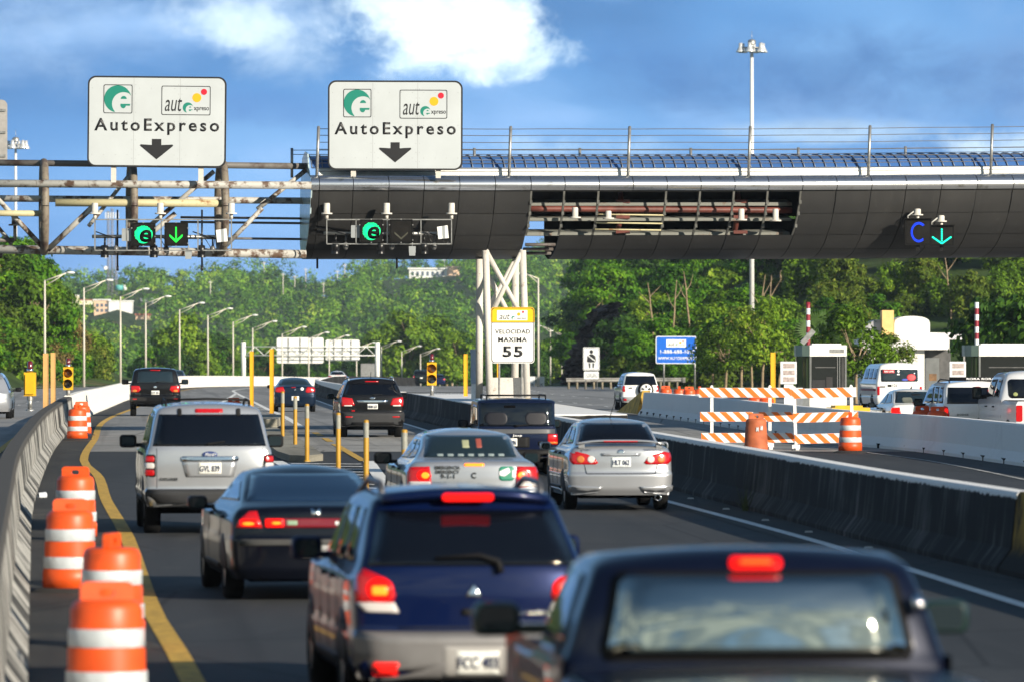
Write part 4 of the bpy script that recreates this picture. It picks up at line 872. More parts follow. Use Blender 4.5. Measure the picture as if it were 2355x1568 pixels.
# --- small traffic far ahead
c = suv('distant_suv', 'dark green SUV far ahead on the right carriageway', at(969, 20.2), .02, paint('dark_green_paint', (.008, .016, .016), .2, .3), .95, 1.80, .75, 1.25, .72, yT=.3, L=4.9, zbot=.42, r=.38, group='distant cars')
c.pair('taillight', rr(-.92, -.80, .9, 1.2, .03), m_red, .014); c.plate(0, .95, .32, .16, None, .016)
c = sedan('distant_sedan', 'white sedan far ahead past the dark median barrier', at(776, 25), .03, m_white, .88, 1.40, .66, 1.04, .63, .50, L=4.5, group='distant cars'); c.pair('taillight', rr(-.86, -.58, .80, .98, .03), m_red, .014); c.patch('high_brake_light', rr(-.2, .2, 1.045, 1.07, .01), m_red, .014)
c = sedan('distant_sedan', 'small dark blue car half hidden by the amber signal post', at(1008, 19.6), .02, m_blue, .86, 1.42, .64, 1.02, .62, .52, L=4.4, group='distant cars'); c.pair('taillight', rr(-.84, -.56, .76, .94, .03), m_red, .014)
c = sedan('distant_sedan', 'blue car behind the roof of the big black SUV', ((405-CX)/24.5, F/24.5), .03, m_blue, .88, 1.50, .64, 1.06, .64, .55, L=4.6, group='distant cars', gl=m_glass2); c.pair('taillight', rr(-.86, -.56, .82, .98, .03), m_red, .014); c.mirrors(2.7, 1.05, m_blue)
c = sedan('queuing_sedan', 'bright blue car mostly hidden behind the white wagon', ((2215-CX)/66, F/66), .11, paint('bright_blue_paint', (.01, .05, .30), .2, .3), .88, 1.42, .64, 1.02, .62, .52, L=4.4, group='vehicles waiting at the toll booths'); c.pair('taillight', rr(-.84, -.56, .76, .94, .03), m_red, .014)
# ---------------------------------------------------------------- toll gantry: clad tube, skylight, truss, signs, signals
def rust_mat(name, base, rust, lo, hi, sc=3.0, rough=.6, metal=0.0, st=(1, 1, 1)):
    m = bpy.data.materials.new(name); m.use_nodes = True; t = NT(m.node_tree); b = t.n['Principled BSDF']
    v = t.new('ShaderNodeTexCoord').outputs['Object']; n = t.noise(t.mapping(v, st), sc, 6, .7); n2 = t.noise(v, .8, 3)
    f = t.smooth(t.math('ADD', t.math('MULTIPLY', n, .75), t.math('MULTIPLY', n2, .25)), lo, hi)
    col = t.mix(f, base, rust); fine = t.noise(v, 22, 3); col = t.mix(t.math('MULTIPLY', t.smooth(fine, .45, .8), .35), col, tuple(x*.45 for x in base))
    t.l.new(col, b.inputs['Base Color']); b.inputs['Roughness'].default_value = rough; b.inputs['Metallic'].default_value = metal; return m
m_pipe = rust_mat('weathered_white_pipe', (.42, .41, .38), (.09, .05, .03), .48, .58, 3.2)
m_pipey = rust_mat('yellowed_pipe', (.50, .45, .27), (.24, .10, .03), .52, .62, 2.2)
m_hoop = rust_mat('rusty_brown_hoop', (.20, .17, .13), (.06, .035, .03), .45, .62, 2.5)
m_piped = rust_mat('dark_pipe', (.14, .13, .12), (.05, .03, .025), .45, .65, 2.0)
m_leg = rust_mat('white_column_paint', (.60, .57, .52), (.20, .11, .06), .57, .70, 3.0)
m_panel = bpy.data.materials.new('dark_metal_cladding'); m_panel.use_nodes = True
t = NT(m_panel.node_tree); b = t.n['Principled BSDF']; v = t.new('ShaderNodeTexCoord').outputs['Object']
n1 = t.noise(t.mapping(v, (.9, .9, .35)), 1.0, 4, .6); n2 = t.noise(t.mapping(v, (6, 6, .4)), 1.0, 4, .7)
col = t.ramp(n1, [(.3, (.036, .036, .036)), (.7, (.050, .049, .048))]); col = t.mix(t.math('MULTIPLY', t.smooth(n2, .56, .78), .45), col, (.085, .082, .08)); oi = t.new('ShaderNodeObjectInfo').outputs['Random']; col = t.mix(t.math('MULTIPLY', oi, .45), col, (.024, .024, .025))
t.l.new(col, b.inputs['Base Color']); b.inputs['Metallic'].default_value = .25; b.inputs['Specular IOR Level'].default_value = .25
t.l.new(t.math('ADD', t.math('ADD', t.math('MULTIPLY', n1, .2), t.math('MULTIPLY', oi, .12)), .30), b.inputs['Roughness'])
m_roll = bpy.data.materials.new('polished_steel_edge'); m_roll.use_nodes = True
t = NT(m_roll.node_tree); b = t.n['Principled BSDF']; v = t.new('ShaderNodeTexCoord').outputs['Object']
n1 = t.noise(t.mapping(v, (2.2, 2.2, 3)), 1.0, 5, .7)
col = t.mix(t.math('MULTIPLY', t.smooth(n1, .56, .7), .6), (.62, .63, .65), (.16, .15, .07)); t.l.new(col, b.inputs['Base Color'])
b.inputs['Metallic'].default_value = .95; b.inputs['Roughness'].default_value = .22
m_gap = M('seam_black', (.008, .008, .008), .8, var=0); m_dark = M('dark_interior', (.03, .03, .03), .9, var=.1)
m_galv = M('galvanised_steel', (.36, .36, .35), .45, .7, var=.15, vs=8); m_sheet = M('white_sheet', (.80, .79, .75), .5, var=.04)
m_sign = M('reflective_sign_white', (.50, .535, .555), .35, var=.03, vs=.8, coat=.2); m_signb = M('sign_black', (.012, .012, .014), .5, var=0)
m_teal = M('logo_green', (.008, .20, .145), .45, var=0); m_orange = M('logo_orange', (.85, .40, .01), .45, var=0); m_crim = M('logo_red', (.55, .01, .03), .45, var=0)

AX = pchip([-80, 700, 1177, 1800, 2450], [.10, .155, .20, .29, .40])
_xs = np.arange(-90, 2830, 10.0); _Y = {}; y_ = 168.6
iy = int(np.argmin(abs(_xs-700))); Ys = np.zeros(len(_xs)); Ys[iy] = y_
for i in range(iy+1, len(_xs)): Ys[i] = Ys[i-1] + math.tan(AX(_xs[i]))*(10.0*Ys[i-1]/F)
for i in range(iy-1, -1, -1): Ys[i] = Ys[i+1] - math.tan(AX(_xs[i]))*(10.0*Ys[i+1]/F)
def GP(px, d, py, frac=None):
    """point on the gantry: px along its front line, d metres behind it, py its height sighted at the front line"""
    Y0 = float(np.interp(px, _xs, Ys)); s = F/Y0; a = AX(px)
    return Vector(((px-CX)/s - d*math.sin(a), Y0 + d*math.cos(a), H-(py-YH)/s))
def GA(px): return -AX(px)*-1.0
tw = lambda px: -4.5*(px-1500)/1000*float(sst(1500, 2400, px))    # the line lifts gently to the right
groot = thing('toll_gantry', 'long dark metal clad tube spanning the toll lanes with a gap of missing panels', 'gantry', GP(1500, 1.2, 592))
go = groot.location
_PK = [(.10, 440), (.20, 465), (.36, 491), (.58, 518), (.86, 540), (1.15, 560), (1.45, 575), (1.75, 585), (2.05, 591), (2.4, 594)]
_fd = pchip([q[1] for q in _PK], [q[0] for q in _PK])
PR = lambda y0, y1, n_=7: [(_fd(y), y) for y in np.linspace(y0, y1, n_)]
PROF = _PK; ROWY = [440, 491, 540, 572, 594]
rows = [(0, 1), (1, 2), (2, 3), (3, 4)]
seams = [715, 735] + [735+79.6*k for k in range(1, 22)]
def inopen(xm, r):
    if 1218 < xm < 1846 and r < 2: return True
    return 1218 < xm < 1290 and r >= 2
seams = [s_ + (5 if 1200 < s_ < 1860 else 0) for s_ in seams]; seams = [716, 735, 813, 895, 976, 1058, 1140, 1222, 1300, 1379, 1457, 1535, 1613, 1691, 1769, 1847, 1926, 2006, 2086, 2167, 2249, 2332, 2417, 2502, 2588, 2674, 2760]
for i in range(len(seams)-1):
    a, b2 = seams[i]+.8, seams[i+1]-.8
    for r, (p0, p1) in enumerate(rows):
        xm = (a+b2)/2
        if inopen(xm, r): continue
        jt = .0 if (i*7+r*3) % 5 else .02
        mb = MB(); pr = PR(ROWY[p0]+.9, ROWY[p1])
        def pt(x, d, y, o=0.0): return GP(x, d+o+jt, y+tw(x))
        X4 = np.linspace(a, b2, 4)
        mb.grid([[pt(x, d, y) for d, y in pr] for x in X4])
        for e in (0, -1): mb.grid([[pt(x, pr[e][0]+o_, pr[e][1]) for o_ in (0, .05)] for x in X4], smooth=False)
        for x in (a, b2): mb.grid([[pt(x, d+o_, y) for d, y in pr] for o_ in (0, .05)], smooth=False)
        mb.build('cladding_panel', m_panel, groot, go, fix=False)
    mb = MB(); rp = [(.62, 402), (.30, 403.5), (.14, 408), (.04, 416), (0, 425), (.02, 432), (.07, 438)]
    mb.grid([[GP(x, d, y+tw(x)) for d, y in rp] for x in np.linspace(a, b2, 4)]); mb.build('rolled_edge', m_roll, groot, go)
# dark backing behind the seams, back wall, top deck
mb = MB(); xs2 = list(np.arange(718, 1224, 40))+[1221]
mb.grid([[GP(x, d+.06, y+tw(x)) for d, y in PR(440, 594, 20)] for x in xs2], smooth=False)
mb.grid([[GP(x, d+.06, y+tw(x)) for d, y in PR(440, 594, 20)] for x in list(np.arange(1848, 2760, 40))+[2760]], smooth=False)
mb.grid([[GP(x, d+.06, y+tw(x)) for d, y in PR(540, 594)] for x in list(np.arange(1302, 1848, 40))+[1847]], smooth=False)
mb.grid([[GP(x, d+.03, y+tw(x)) for d, y in [(.70, 403.5), (.32, 405), (.2, 412), (.1, 430), (.12, 441)]] for x in list(np.arange(718, 2760, 40))+[2760]], smooth=False)
mb.build('backing_sheet', m_gap, groot, go)
mb = MB(); mb.grid([[GP(x, d, y+tw(x)) for d, y in [(2.4, 594), (2.75, 585), (2.9, 540), (2.9, 480), (2.75, 430), (2.4, 404), (.6, 404)]] for x in list(np.arange(718, 1222, 40))+[1221]], smooth=False)
mb.grid([[GP(x, d, y+tw(x)) for d, y in [(2.4, 594), (2.75, 585), (2.9, 540), (2.9, 500)]] for x in list(np.arange(1300, 2760, 40))+[2760]], smooth=False)
mb.grid([[GP(x, d, y+tw(x)) for d, y in [(2.9, 494), (2.9, 480), (2.75, 430), (2.4, 404), (.6, 404)]] for x in list(np.arange(1221, 2760, 40))+[2760]], smooth=False)
mb.build('rear_cladding', m_dark, groot, go)
# glassy end plate at the left
mb = MB(); prof = [(.62, 402), (.14, 408), (0, 425), (.10, 440), (.36, 491), (.86, 540), (1.45, 575), (2.05, 591), (2.5, 590), (2.85, 560), (2.9, 480), (2.75, 430), (2.3, 360), (1.6, 345), (1.0, 352)]
e0 = [GP(716, d, y) for d, y in prof]; e1 = [p+Vector((.04, .006, 0)) for p in e0]; n = len(prof)
mb.add(e0+e1, [tuple(range(n)), tuple(range(n, 2*n))]+[(k, (k+1) % n, (k+1) % n+n, k+n) for k in range(n)])
mb.build('end_plate', M('pale_end_plate', (.50, .62, .64), .25, .2, var=.06, vs=2, coat=.4), groot, go)
# inside the open bay: channel beams, red pipe, ribs, stubs
m_beam = rust_mat('galvanised_channel', (.17, .175, .155), (.12, .06, .03), .55, .66, 2.5, .7)
mb = MB()
for y0, y1, d0 in ((445, 470, 1.15), (500, 520, 1.25), (552, 574, 1.6)):
    pass
for y, hgt, d0, dep in ((464, 8, .95, .55), (500, 7, 1.0, .7), (533, 8, 1.15, .6)):
    mb.grid([[GP(x, d, yy) for d, yy in ((d0+dep, y-8), (d0+.02, y), (d0, y+.5), (d0, y+hgt), (d0+.06, y+hgt), (d0+dep, y+hgt))] for x in np.linspace(1224, 1846, 16)], smooth=False)
mb.build('channel_beam', m_beam, groot, go)
m_redp = M('red_oxide_pipe', (.13, .035, .025), .55, var=.2, vs=3)
mb = MB(); mb.tube([GP(x, 1.0, 479+ (x-1224)*.006) for x in np.linspace(1222, 1846, 14)], .095, 12); mb.build('red_pipe', m_redp, groot, go)
for x in (1452, 1727):
    mb = MB(); mb.tube([GP(x, 1.3, 440), GP(x, 1.15, 480), GP(x-6, 1.4, 540)], .085, 10); mb.build('red_hoop', m_redp, groot, go)
    for yy in (462, 498, 533):
        mb = MB(); p = GP(x, 1.0, yy); mb.cbox(p, (.42, .10, .10)); mb.build('red_bracket', m_redp, groot, go)
for i, x in enumerate((1300, 1379, 1535, 1613, 1691, 1769, 1845, 1224)):
    mb = MB(); mb.grid([[GP(x+dx_, d+.02, y) for d, y in PR(440, 540, 8)] for dx_ in (-2.2, 2.2)], smooth=False); mb.grid([[GP(x+dx_, d+.08, y) for d, y in PR(440, 540, 8)] for dx_ in (-2.2, 2.2)], smooth=False)
    for k in (-2.2, 2.2): mb.grid([[GP(x+k, d+o, y) for d, y in PR(440, 540, 8)] for o in (.02, .08)], smooth=False)
    for yy, d in ((465, .16), (491, .32), (519, .55)): mb.cbox(GP(x, d, yy), (.075, .04, .11))
    mb.build('rib_strap', M('rib_metal', (.12, .12, .11), .6, .4, var=.2), groot, go)
for y, d in ((493, .34), (512, .52), (527, .66)):
    mb = MB(); mb.tube([GP(1380, d, y), GP(1534, d, y+2)], .024, 8); mb.build('cross_bar', m_pipey, groot, go)
for k, yy in enumerate((562, 572, 581)):
    mb = MB(); mb.tube([GP(1224, 1.0+.3*k, yy), GP(1294, 1.0+.3*k, yy)], .05, 8); mb.build('lower_rail', m_piped, groot, go)
def stub(px, py, d, hh=20, par=None):
    mb = MB(); p = GP(px, d, py); s_ = 77.0; r = 7.0/s_
    mb.lathe([(.001, hh/s_), (r*.8, hh/s_), (r, hh/s_-.03), (r, 0), (r*1.9, 0), (r*1.9, -.045), (.001, -.045)], 14, p); return mb.build('mount_stub', m_leg, par or groot, go if par is None else par.location)
for px, py, d, hh in ((1327, 499, .25, 22), (1404, 501, .25, 16), (1711, 504, .25, 24), (1790, 506, .25, 26)): stub(px, py, d, hh)
# skylight and fascia on top
m_sky = M('blue_skylight', (.05, .13, .34), .18, .0, var=.08, vs=.6, coat=.6)
sk = [(.75, 386), (.85, 377), (1.02, 367), (1.25, 359), (1.5, 355), (1.8, 354), (2.1, 357)]
sxl = list(np.arange(724, 2770, 24.9))
def skl(x): return 6*0 + (-(x-1700)/720*5 if x > 1700 else 0)
mb = MB(); mb.grid([[GP(x, d, y+skl(x)) for d, y in sk] for x in sxl]); mb.build('skylight', m_sky, groot, go)
mb = MB()
for x in sxl: mb.tube([GP(x, d-.03, y-1+skl(x)) for d, y in sk], .022, 6)
for i in (0, 2): mb.tube([GP(x, sk[i][0]-.03, sk[i][1]-.6+skl(x)) for x in sxl[::2]], .016, 5)
mb.build('skylight_rib', M('rib_paint', (.15, .19, .27), .5, .3, var=.05), groot, go)
mb = MB(); mb.grid([[GP(x, d, y+skl(x)) for d, y in ((.72, 386.5), (.70, 388), (.66, 403.5))] for x in list(np.arange(740, 2765, 60))+[2765]], smooth=False); mb.build('fascia', m_sheet, groot, go)
for x in (1096, 1371, 1516, 1895, 2152, 2334, 1240, 1700, 2020):
    pass
# safety rail posts and cables
for i, x in enumerate((736, 1180, 1455, 1734, 2011, 2294)):
    mb = MB(); mb.tube([GP(x-4, .35, 405+tw(x)), GP(x, .35, 292+tw(x)*1.4)], .048, 10); mb.lathe([(.05, 0), (.03, .03), (.001, .035)], 10, GP(x, .35, 292+tw(x)*1.4)); mb.build('rail_post', m_galv, groot, go)
for x in (692, 1124, 1375, 1640, 1897, 2153):
    mb = MB(); mb.tube([GP(x, 2.3, 404), GP(x, 2.3, 335+tw(x)*1.4)], .045, 10); mb.build('rail_post', m_galv, groot, go)
for k, y in enumerate((296, 311, 327, 343, 359, 375, 394)):
    mb = MB(); mb.tube([GP(x, .35, y+tw(x)*1.4+.8*math.sin((x-736)/277*math.pi)**2) for x in [736]+list(np.arange(1041, 2765, 69))], .011, 5); mb.build('safety_cable', M('steel_cable', (.10, .10, .11), .5, .5, var=0), groot, go)
for k, y in enumerate((340, 350)):
    mb = MB(); mb.tube([GP(x, 2.3, y+tw(x)*1.4) for x in [692, 736]+list(np.arange(1058, 2765, 100))], .011, 5); mb.build('safety_cable', M('steel_cable', (.1, .1, .1)), groot, go)
# legs: four white tubes with X bracing, standing on the median block
def GX(px, d, py):
    p = GP(px, d, py); return Vector(((px-CX)*p.y/F, p.y, p.z))
def leg(name, pts, r, mat=m_leg):
    mb = MB(); mb.tube(pts, r, 14); return mb.build(name, mat, groot, go)
LG = {'a': ((1103, 2.2, 594), (1102, 916)), 'b': ((1117, .9, 575), (1127, 918)), 'c': ((1186, 2.2, 594), (1184, 916)), 'd': ((1202, .9, 575), (1213, 918))}
def leg_pt(top, bot, f):
    p = GX(*top); Y = p.y; q = Vector(((bot[0]-CX)*Y/F, Y, .90)); return p+(q-p)*f
for k, (tp, bt) in LG.items(): leg('column_leg', [leg_pt(tp, bt, 0), leg_pt(tp, bt, 1)], .11 if k in 'ac' else .105)
for a_, b_ in (('b', 'd'), ('a', 'c')):
    for f0, f1 in ((0.0, .46), (.46, .0)):
        leg('column_brace', [leg_pt(*LG[a_], f0), leg_pt(*LG[b_], f1)], .075)
p = leg_pt(*LG['b'], 1); mb = MB(); mb.box((p.x+.05, p.y+.5, .93), (p.x+1.0, p.y+1.6, 1.75)); mb.build('column_plinth', m_leg, groot, go)

# ---- open pipe truss to the left
tr = thing('pipe_truss', 'rusty open pipe truss with oval hoops at the left of the gantry', 'gantry', GP(300, 1.2, 577)); to = tr.location
def pipe(name, pts, r, mat): mb = MB(); mb.tube([GP(*p) for p in pts], r, 12); return mb.build(name, mat, tr, to)
pipe('top_chord', [(-70, 1.3, 371), (330, 1.3, 375), (716, 1.3, 380)], .095, m_piped)
pipe('front_chord', [(-70, .05, 422), (330, .05, 424.5), (716, .05, 427)], .115, m_pipe)
pipe('rear_chord', [(-70, 2.3, 452), (330, 2.3, 455), (716, 2.3, 458)], .10, m_pipe)
pipe('middle_chord', [(128, .25, 466), (310, .25, 467), (522, .25, 468)], .115, m_pipey)
pipe('middle_chord', [(-70, .35, 490), (100, .35, 491)], .09, m_pipey)
pipe('bottom_chord', [(-70, 1.3, 571), (330, 1.3, 577), (716, 1.3, 584)], .13, m_pipe)
for y in (497, 508, 545): pipe('rear_conduit', [(430 if y < 520 else 420, 2.5, y-1), (716, 2.5, y+2)], .036, m_piped)
for x, wdt in ((104, .125), (309, .12), (519, .125)):
    mb = MB(); pts = []
    for k in range(29):
        th = 2*math.pi*k/28; pts.append(GP(x, 1.25-1.2*math.cos(th), 474+103*math.sin(th)-.0))
    mb.tube(pts, wdt, 10, cap=False); mb.build('oval_hoop', m_hoop, tr, to)
for a_, b_, r_ in (((-40, .3, 420), (104, .8, 572), .075), ((112, .8, 574), (222, .2, 468), .085), ((205, .3, 520), (309, 1.0, 392), .06), ((316, 1.1, 566), (408, .8, 490), .075), ((350, 1.8, 520), (500, 1.2, 392), .07), ((524, .9, 566), (610, .8, 478), .07), ((600, 1.0, 480), (716, 1.2, 388), .07), ((-70, 1.6, 440), (30, 1.4, 560), .06)):
    pipe('diagonal_brace', [a_, b_], r_, m_pipe)

def board(px0, px1, py0, py1, d, label, tilt=0.0, gap=14):
    """overhead sign: sheet, border, lettering; posts stand on the gantry"""
    c = GP((px0+px1)/2, d, (py0+py1)/2); a = -AX((px0+px1)/2)*0.0
    s_ = F/c.y; W, Hh = (px1-px0)/s_, (py1-py0)/s_
    root = thing('toll_sign', label, 'road sign', c, tilt, 'overhead toll lane signs')
    mb = MB(); mb.prism(rr(-W/2, W/2, -Hh/2, Hh/2, .24, 8), -.02, .03); mb.build('sign_border', m_signb, root)
    mb = MB(); mb.prism(rr(-W/2+.05, W/2-.05, -Hh/2+.05, Hh/2-.05, .20, 8), -.03, -.021); mb.build('sign_face', m_sign, root)
    mb = MB()
    for x in (-W/6, W/6): mb.box((x-.004, -.0318, -Hh/2+.06), (x+.004, -.0305, Hh/2-.06))
    mb.build('panel_joint', M('joint_grey', (.30, .31, .32), .6, var=0), root)
    mb = MB()
    for x in (-W/6-.05, -W/6+.05, W/6-.05, W/6+.05):
        for k in range(9): mb.cbox((x, -.031, -Hh/2+.25+k*(Hh-.5)/8), (.016, .004, .016))
    for zz in (-Hh/2+.36, Hh/2-.36, 0.0):
        for k in range(12): mb.cbox((-W/2+.14+k*(W-.28)/11, -.031, zz), (.016, .004, .016))
    mb.build('rivets', M('rivet_grey', (.28, .29, .3), .5, var=0), root)
    def frame(x0, x1, z0, z1):
        mb = MB(); o = rr(x0, x1, z0, z1, .05); i = rr(x0+.022, x1-.022, z0+.022, z1-.022, .04); k = len(o)
        mb.add([(x, -.034, z) for x, z in o]+[(x, -.034, z) for x, z in i]+[(x, -.030, z) for x, z in o]+[(x, -.030, z) for x, z in i], [(j, (j+1) % k, (j+1) % k+k, j+k) for j in range(k)]+[(j, (j+1) % k, (j+1) % k+2*k, j+2*k) for j in range(k)]+[(j+k, (j+1) % k+k, (j+1) % k+3*k, j+3*k) for j in range(k)])
        return mb.build('logo_frame', m_signb, root)
    # fractions of the board measured on the photograph
    fx = lambda f: -W/2+f*W
    fz = lambda f: Hh/2-f*Hh
    fr = frame(fx(.114), fx(.323), fz(.412), fz(.095))
    cc = Vector((fx(.217), 0, fz(.253)))
    em = emblem_local(fr, cc, .40, -.030)
    fr2 = frame(fx(.532), fx(.886), fz(.425), fz(.103))
    auto_logo(fr2, Vector((fx(.709), -.030, fz(.264))), (.354*W), .322*Hh)
    text('lettering', 'AutoExpreso', .90*W, (0, -.030, fz(.555)), m_signb, root, height=.180*Hh, bold=.020, spacing=1.32, ext=.006)
    mb = MB(); z0 = fz(.69); aw = .115*W
    mb.prism([(-.034*W, z0), (.034*W, z0), (.034*W, fz(.757)), (aw, fz(.75)), (aw+.02, fz(.765)), (0, fz(.915)), (-aw-.02, fz(.765)), (-aw, fz(.75)), (-.034*W, fz(.757))], -.036, -.030); mb.build('down_arrow', m_signb, root)
    for x in (-.31*W, .32*W):
        mb = MB(); mb.box((x-.075, .04, -Hh/2-gap/s_), (x+.075, .16, Hh/2-.3)); mb.build('sign_post', m_leg, root)
    return root
def flat_poly(name, pts, mat, parent, y, th=.004):
    mb = MB(); mb.prism(pts, y-th, y); return mb.build(name, mat, parent)
def emblem_local(parent, c, r, y):
    arc = lambda cx, cy, rad, a0, a1, m=22: [(c.x+r*(cx+rad*math.cos(R(a0+(a1-a0)*i/m))), c.z+r*(cy+rad*math.sin(R(a0+(a1-a0)*i/m)))) for i in range(m+1)]
    q = lambda L: [(c.x+r*a, c.z+r*b) for a, b in L]
    flat_poly('emblem_crescent', arc(0, 0, 1, 14, 257, 40)+arc(.44, -.36, .86, 222, 62, 24), m_teal, parent, y)
    flat_poly('emblem_letter', arc(.44, .0, .22, 0, 180, 14), m_teal, parent, y)
    flat_poly('emblem_letter', q([(.20, -.36), (.93, -.36), (.90, -.50), (.60, -.50), (.56, -.62), (.44, -.70), (.30, -.66), (.20, -.52)]), m_teal, parent, y)
def auto_logo(parent, c, w, h, y=None):
    y = c.y if y is None else y
    text('logo_lettering', 'aut', .35*w, (c.x-.255*w, y, c.z-.14*h), m_signb, parent, height=.46*h, shear=.25, bold=.0, ext=.005)
    emblem_local(parent, Vector((c.x+.04*w, 0, c.z-.24*h)), .175*h, y)
    text('logo_lettering', 'xpreso', .31*w, (c.x+.315*w, y, c.z-.30*h), m_signb, parent, height=.16*h, ext=.005, bold=.01)
    flat_poly('logo_dot', ell(c.x+.22*w, c.z+.10*h, .155*h, .155*h, 24), m_orange, parent, y); flat_poly('logo_dot', ell(c.x+.365*w, c.z+.30*h, .105*h, .105*h, 20), m_crim, parent, y)
b1 = board(200, 519, 177, 386, -.25, 'large white overhead toll sign above the open pipe truss', tilt=0, gap=36); b1.rotation_euler = (0, R(.55), 0)
b2 = board(754, 1064, 186, 392, .0, 'large white overhead toll sign above the dark clad tube', gap=18); b2.rotation_euler = (0, R(.15), 0)
# grey back of another sign cut by the left edge
s_ = 60.0; root = thing('toll_sign', 'grey back of a sign cut off at the far left edge', 'road sign', P(-60, 305, s_))
mb = MB(); mb.prism(rr(-1.28, 1.28, -1.25, 1.25, .22, 6), -.02, .03); mb.build('sign_face', M('bare_aluminium', (.42, .40, .38), .5, .4, var=.06), root)
mb = MB()
for z in (-.9, 0, .85): mb.box((-1.2, -.08, z-.045), (1.22, -.021, z+.045))
mb.build('stiffener', m_galv, root); mb = MB(); mb.box((-.8, .04, -3.0), (-.6, .2, 1.1)); mb.build('sign_post', m_leg, root)

# ---- lane signals with readers and cameras
m_lg = M('green_led', (.0, .2, .08), .4, var=0, emit=(.0, 1.0, .28), es=1.15); m_lg2 = M('lime_led', (.0, .2, .02), .4, var=0, emit=(.02, 1.0, .06), es=1.0)
m_lt = M('turquoise_led', (.0, .2, .15), .4, var=0, emit=(.0, .95, .55), es=1.1); m_lb = M('blue_led', (.0, .02, .3), .4, var=0, emit=(.0, .045, 1.0), es=1.2)
m_case = M('signal_case_black', (.008, .008, .008), .7, var=.05, spec=.1); m_scr = M('signal_screen', (.012, .011, .010), .35, var=.2, vs=3, spec=.2)
m_cam = M('camera_black', (.008, .008, .009), .35, var=0); m_box = M('antenna_white', (.80, .80, .78), .5, var=.03); m_boxg = M('antenna_grey', (.30, .32, .33), .5, var=.03)
def lane_signal(label, px0, px1, pyt, pyb, d, arrow_on, scale=77.5, stubs=(), ypole=True):
    c = GP((px0+px1)/2, d, (pyt+pyb)/2); s_ = F/c.y; W, Hh = (px1-px0)/s_, (pyb-pyt)/s_
    root = thing('lane_signal', label, 'signal', c, 0, 'lane signal racks on the gantry')
    mb = MB()
    for y in (0, .16):
        for z in (-Hh/2, Hh/2): mb.box((-W/2, y-.014, z-.016), (W/2, y+.014, z+.016))
        for f in (0, .235, .485, .755, 1.0): mb.box((-W/2+f*W-.014, y-.014, -Hh/2), (-W/2+f*W+.014, y+.014, Hh/2))
    for f in (0, 1): 
        for z in (-Hh/2, Hh/2): mb.box((-W/2+f*W-.012, 0, z-.012), (-W/2+f*W+.012, .16, z+.012))
    mb.build('rack_frame', m_galv, root)
    mb = MB(); mb.tube([(-W/2-.1, .3, -.04), (W/2-.1, .3, -.05)], .055, 10); mb.build('cross_pipe', m_galv, root)
    S = .345
    for i, x in enumerate((-W/2+.358*W, -W/2+.597*W)):
        mb = MB(); mb.prism(rr(x-S, x+S, -S+.02, S+.02, .03), -.10, .14)
        ca = mb.build('signal_case', m_case, root)
        mb = MB(); mb.prism(rr(x-S*.84, x+S*.84, -S*.84+.02, S*.84+.02, .02), -.104, -.101); mb.build('signal_screen', m_scr, ca)
        mb = MB()
        for (u, v_) in ((0, S+.02), (0, -S+.02), (S, .2), (S, -.05), (S, -.25), (-S, .2)): mb.cbox((x+u, -.10, v_), (.035, .03, .035))
        mb.build('case_clip', m_galv, ca)
        if i == 0:
            mb = MB(); rg = .27; cz = .02
            rays = 44
            mb.prism(ell(x, cz, rg*.66, rg*.66, 28), -.110, -.105)
            for k in range(rays):
                a0 = 2*math.pi*k/rays; full = 1.0 if (-2.2 < ((a0+math.pi) % (2*math.pi))-math.pi < .35) else (.90+.1*random.random())
                a1 = a0+2*math.pi/rays*(.72 if full < 1 else 1.0)
                pts = [(x+rg*rr_*math.cos(a), cz+rg*rr_*math.sin(a)) for rr_, a in ((.6, a0), (full, a0), (full, a1), (.6, a1))]
                mb.prism(pts, -.1095, -.105)
            mb.build('green_roundel', m_lg, ca)
            text('signal_letter', 'e', .36, (x+.065, -.112, cz-.055), m_case, ca, height=.38, shear=.15, bold=.03, ext=.006)
        elif arrow_on:
            mb = MB(); th = .032
            for z0, z1 in ((.20, .235), (.145, .19), (.10, .138), (-.12, .095)): mb.box((x-th*.7, -.112, z0), (x+th*.7, -.106, z1))
            for sd in (-1, 1): mb.prism([(x, -.235), (x, -.15), (x+sd*.19, .02), (x+sd*.19, -.05)] if sd > 0 else [(x, -.235), (x-.19, -.05), (x-.19, .02), (x, -.15)], -.112, -.106)
            mb.build('green_arrow', m_lg2, ca)
        else:
            mb = MB(); mb.prism([(x-.2, .0), (x, -.18), (x+.2, .0), (x+.2, -.06), (x, -.24), (x-.2, -.06)], -.107, -.1045); mb.build('unlit_arrow', M('unlit_led', (.05, .05, .035), .6, var=.2), ca)
    for f, g in ((.07, 0), (.43, .0), (.78, 0)):
        x = -W/2+f*W; mb = MB(); mb.tube([(x, .28, -.06), (x, .2, -.3)], .03, 8); mb.tube([(x, .05, -.33), (x, .14, -.58)], .115, 14); mb.lathe([(.12, 0), (.118, .10), (.09, .12), (.001, .12)], 14, (x, .13, -.66)); mb.build('camera_housing', m_cam, root)
    for f in (.15, .52, .86):
        x = -W/2+f*W; mb = MB(); mb.sphere((x, .24, -.42), (.085, .085, .12), 12, 8); mb.tube([(x, .26, -.3), (x, .28, -.08)], .025, 8); mb.build('dome_camera', M('dome_grey', (.12, .12, .12), .3, var=0), root)
    x = -W/2+.235*W; mb = MB(); mb.prism(rr(x-.15, x+.13, -.18, .19, .02), .0, .07); mb.build('antenna_box', m_boxg, root)
    x = -W/2+.93*W; mb = MB(); mb.prism([(x-.17, .14), (x+.14, .19), (x+.18, -.19), (x-.13, -.22)], -.06, .02); ab = mb.build('antenna_box', m_box, root)
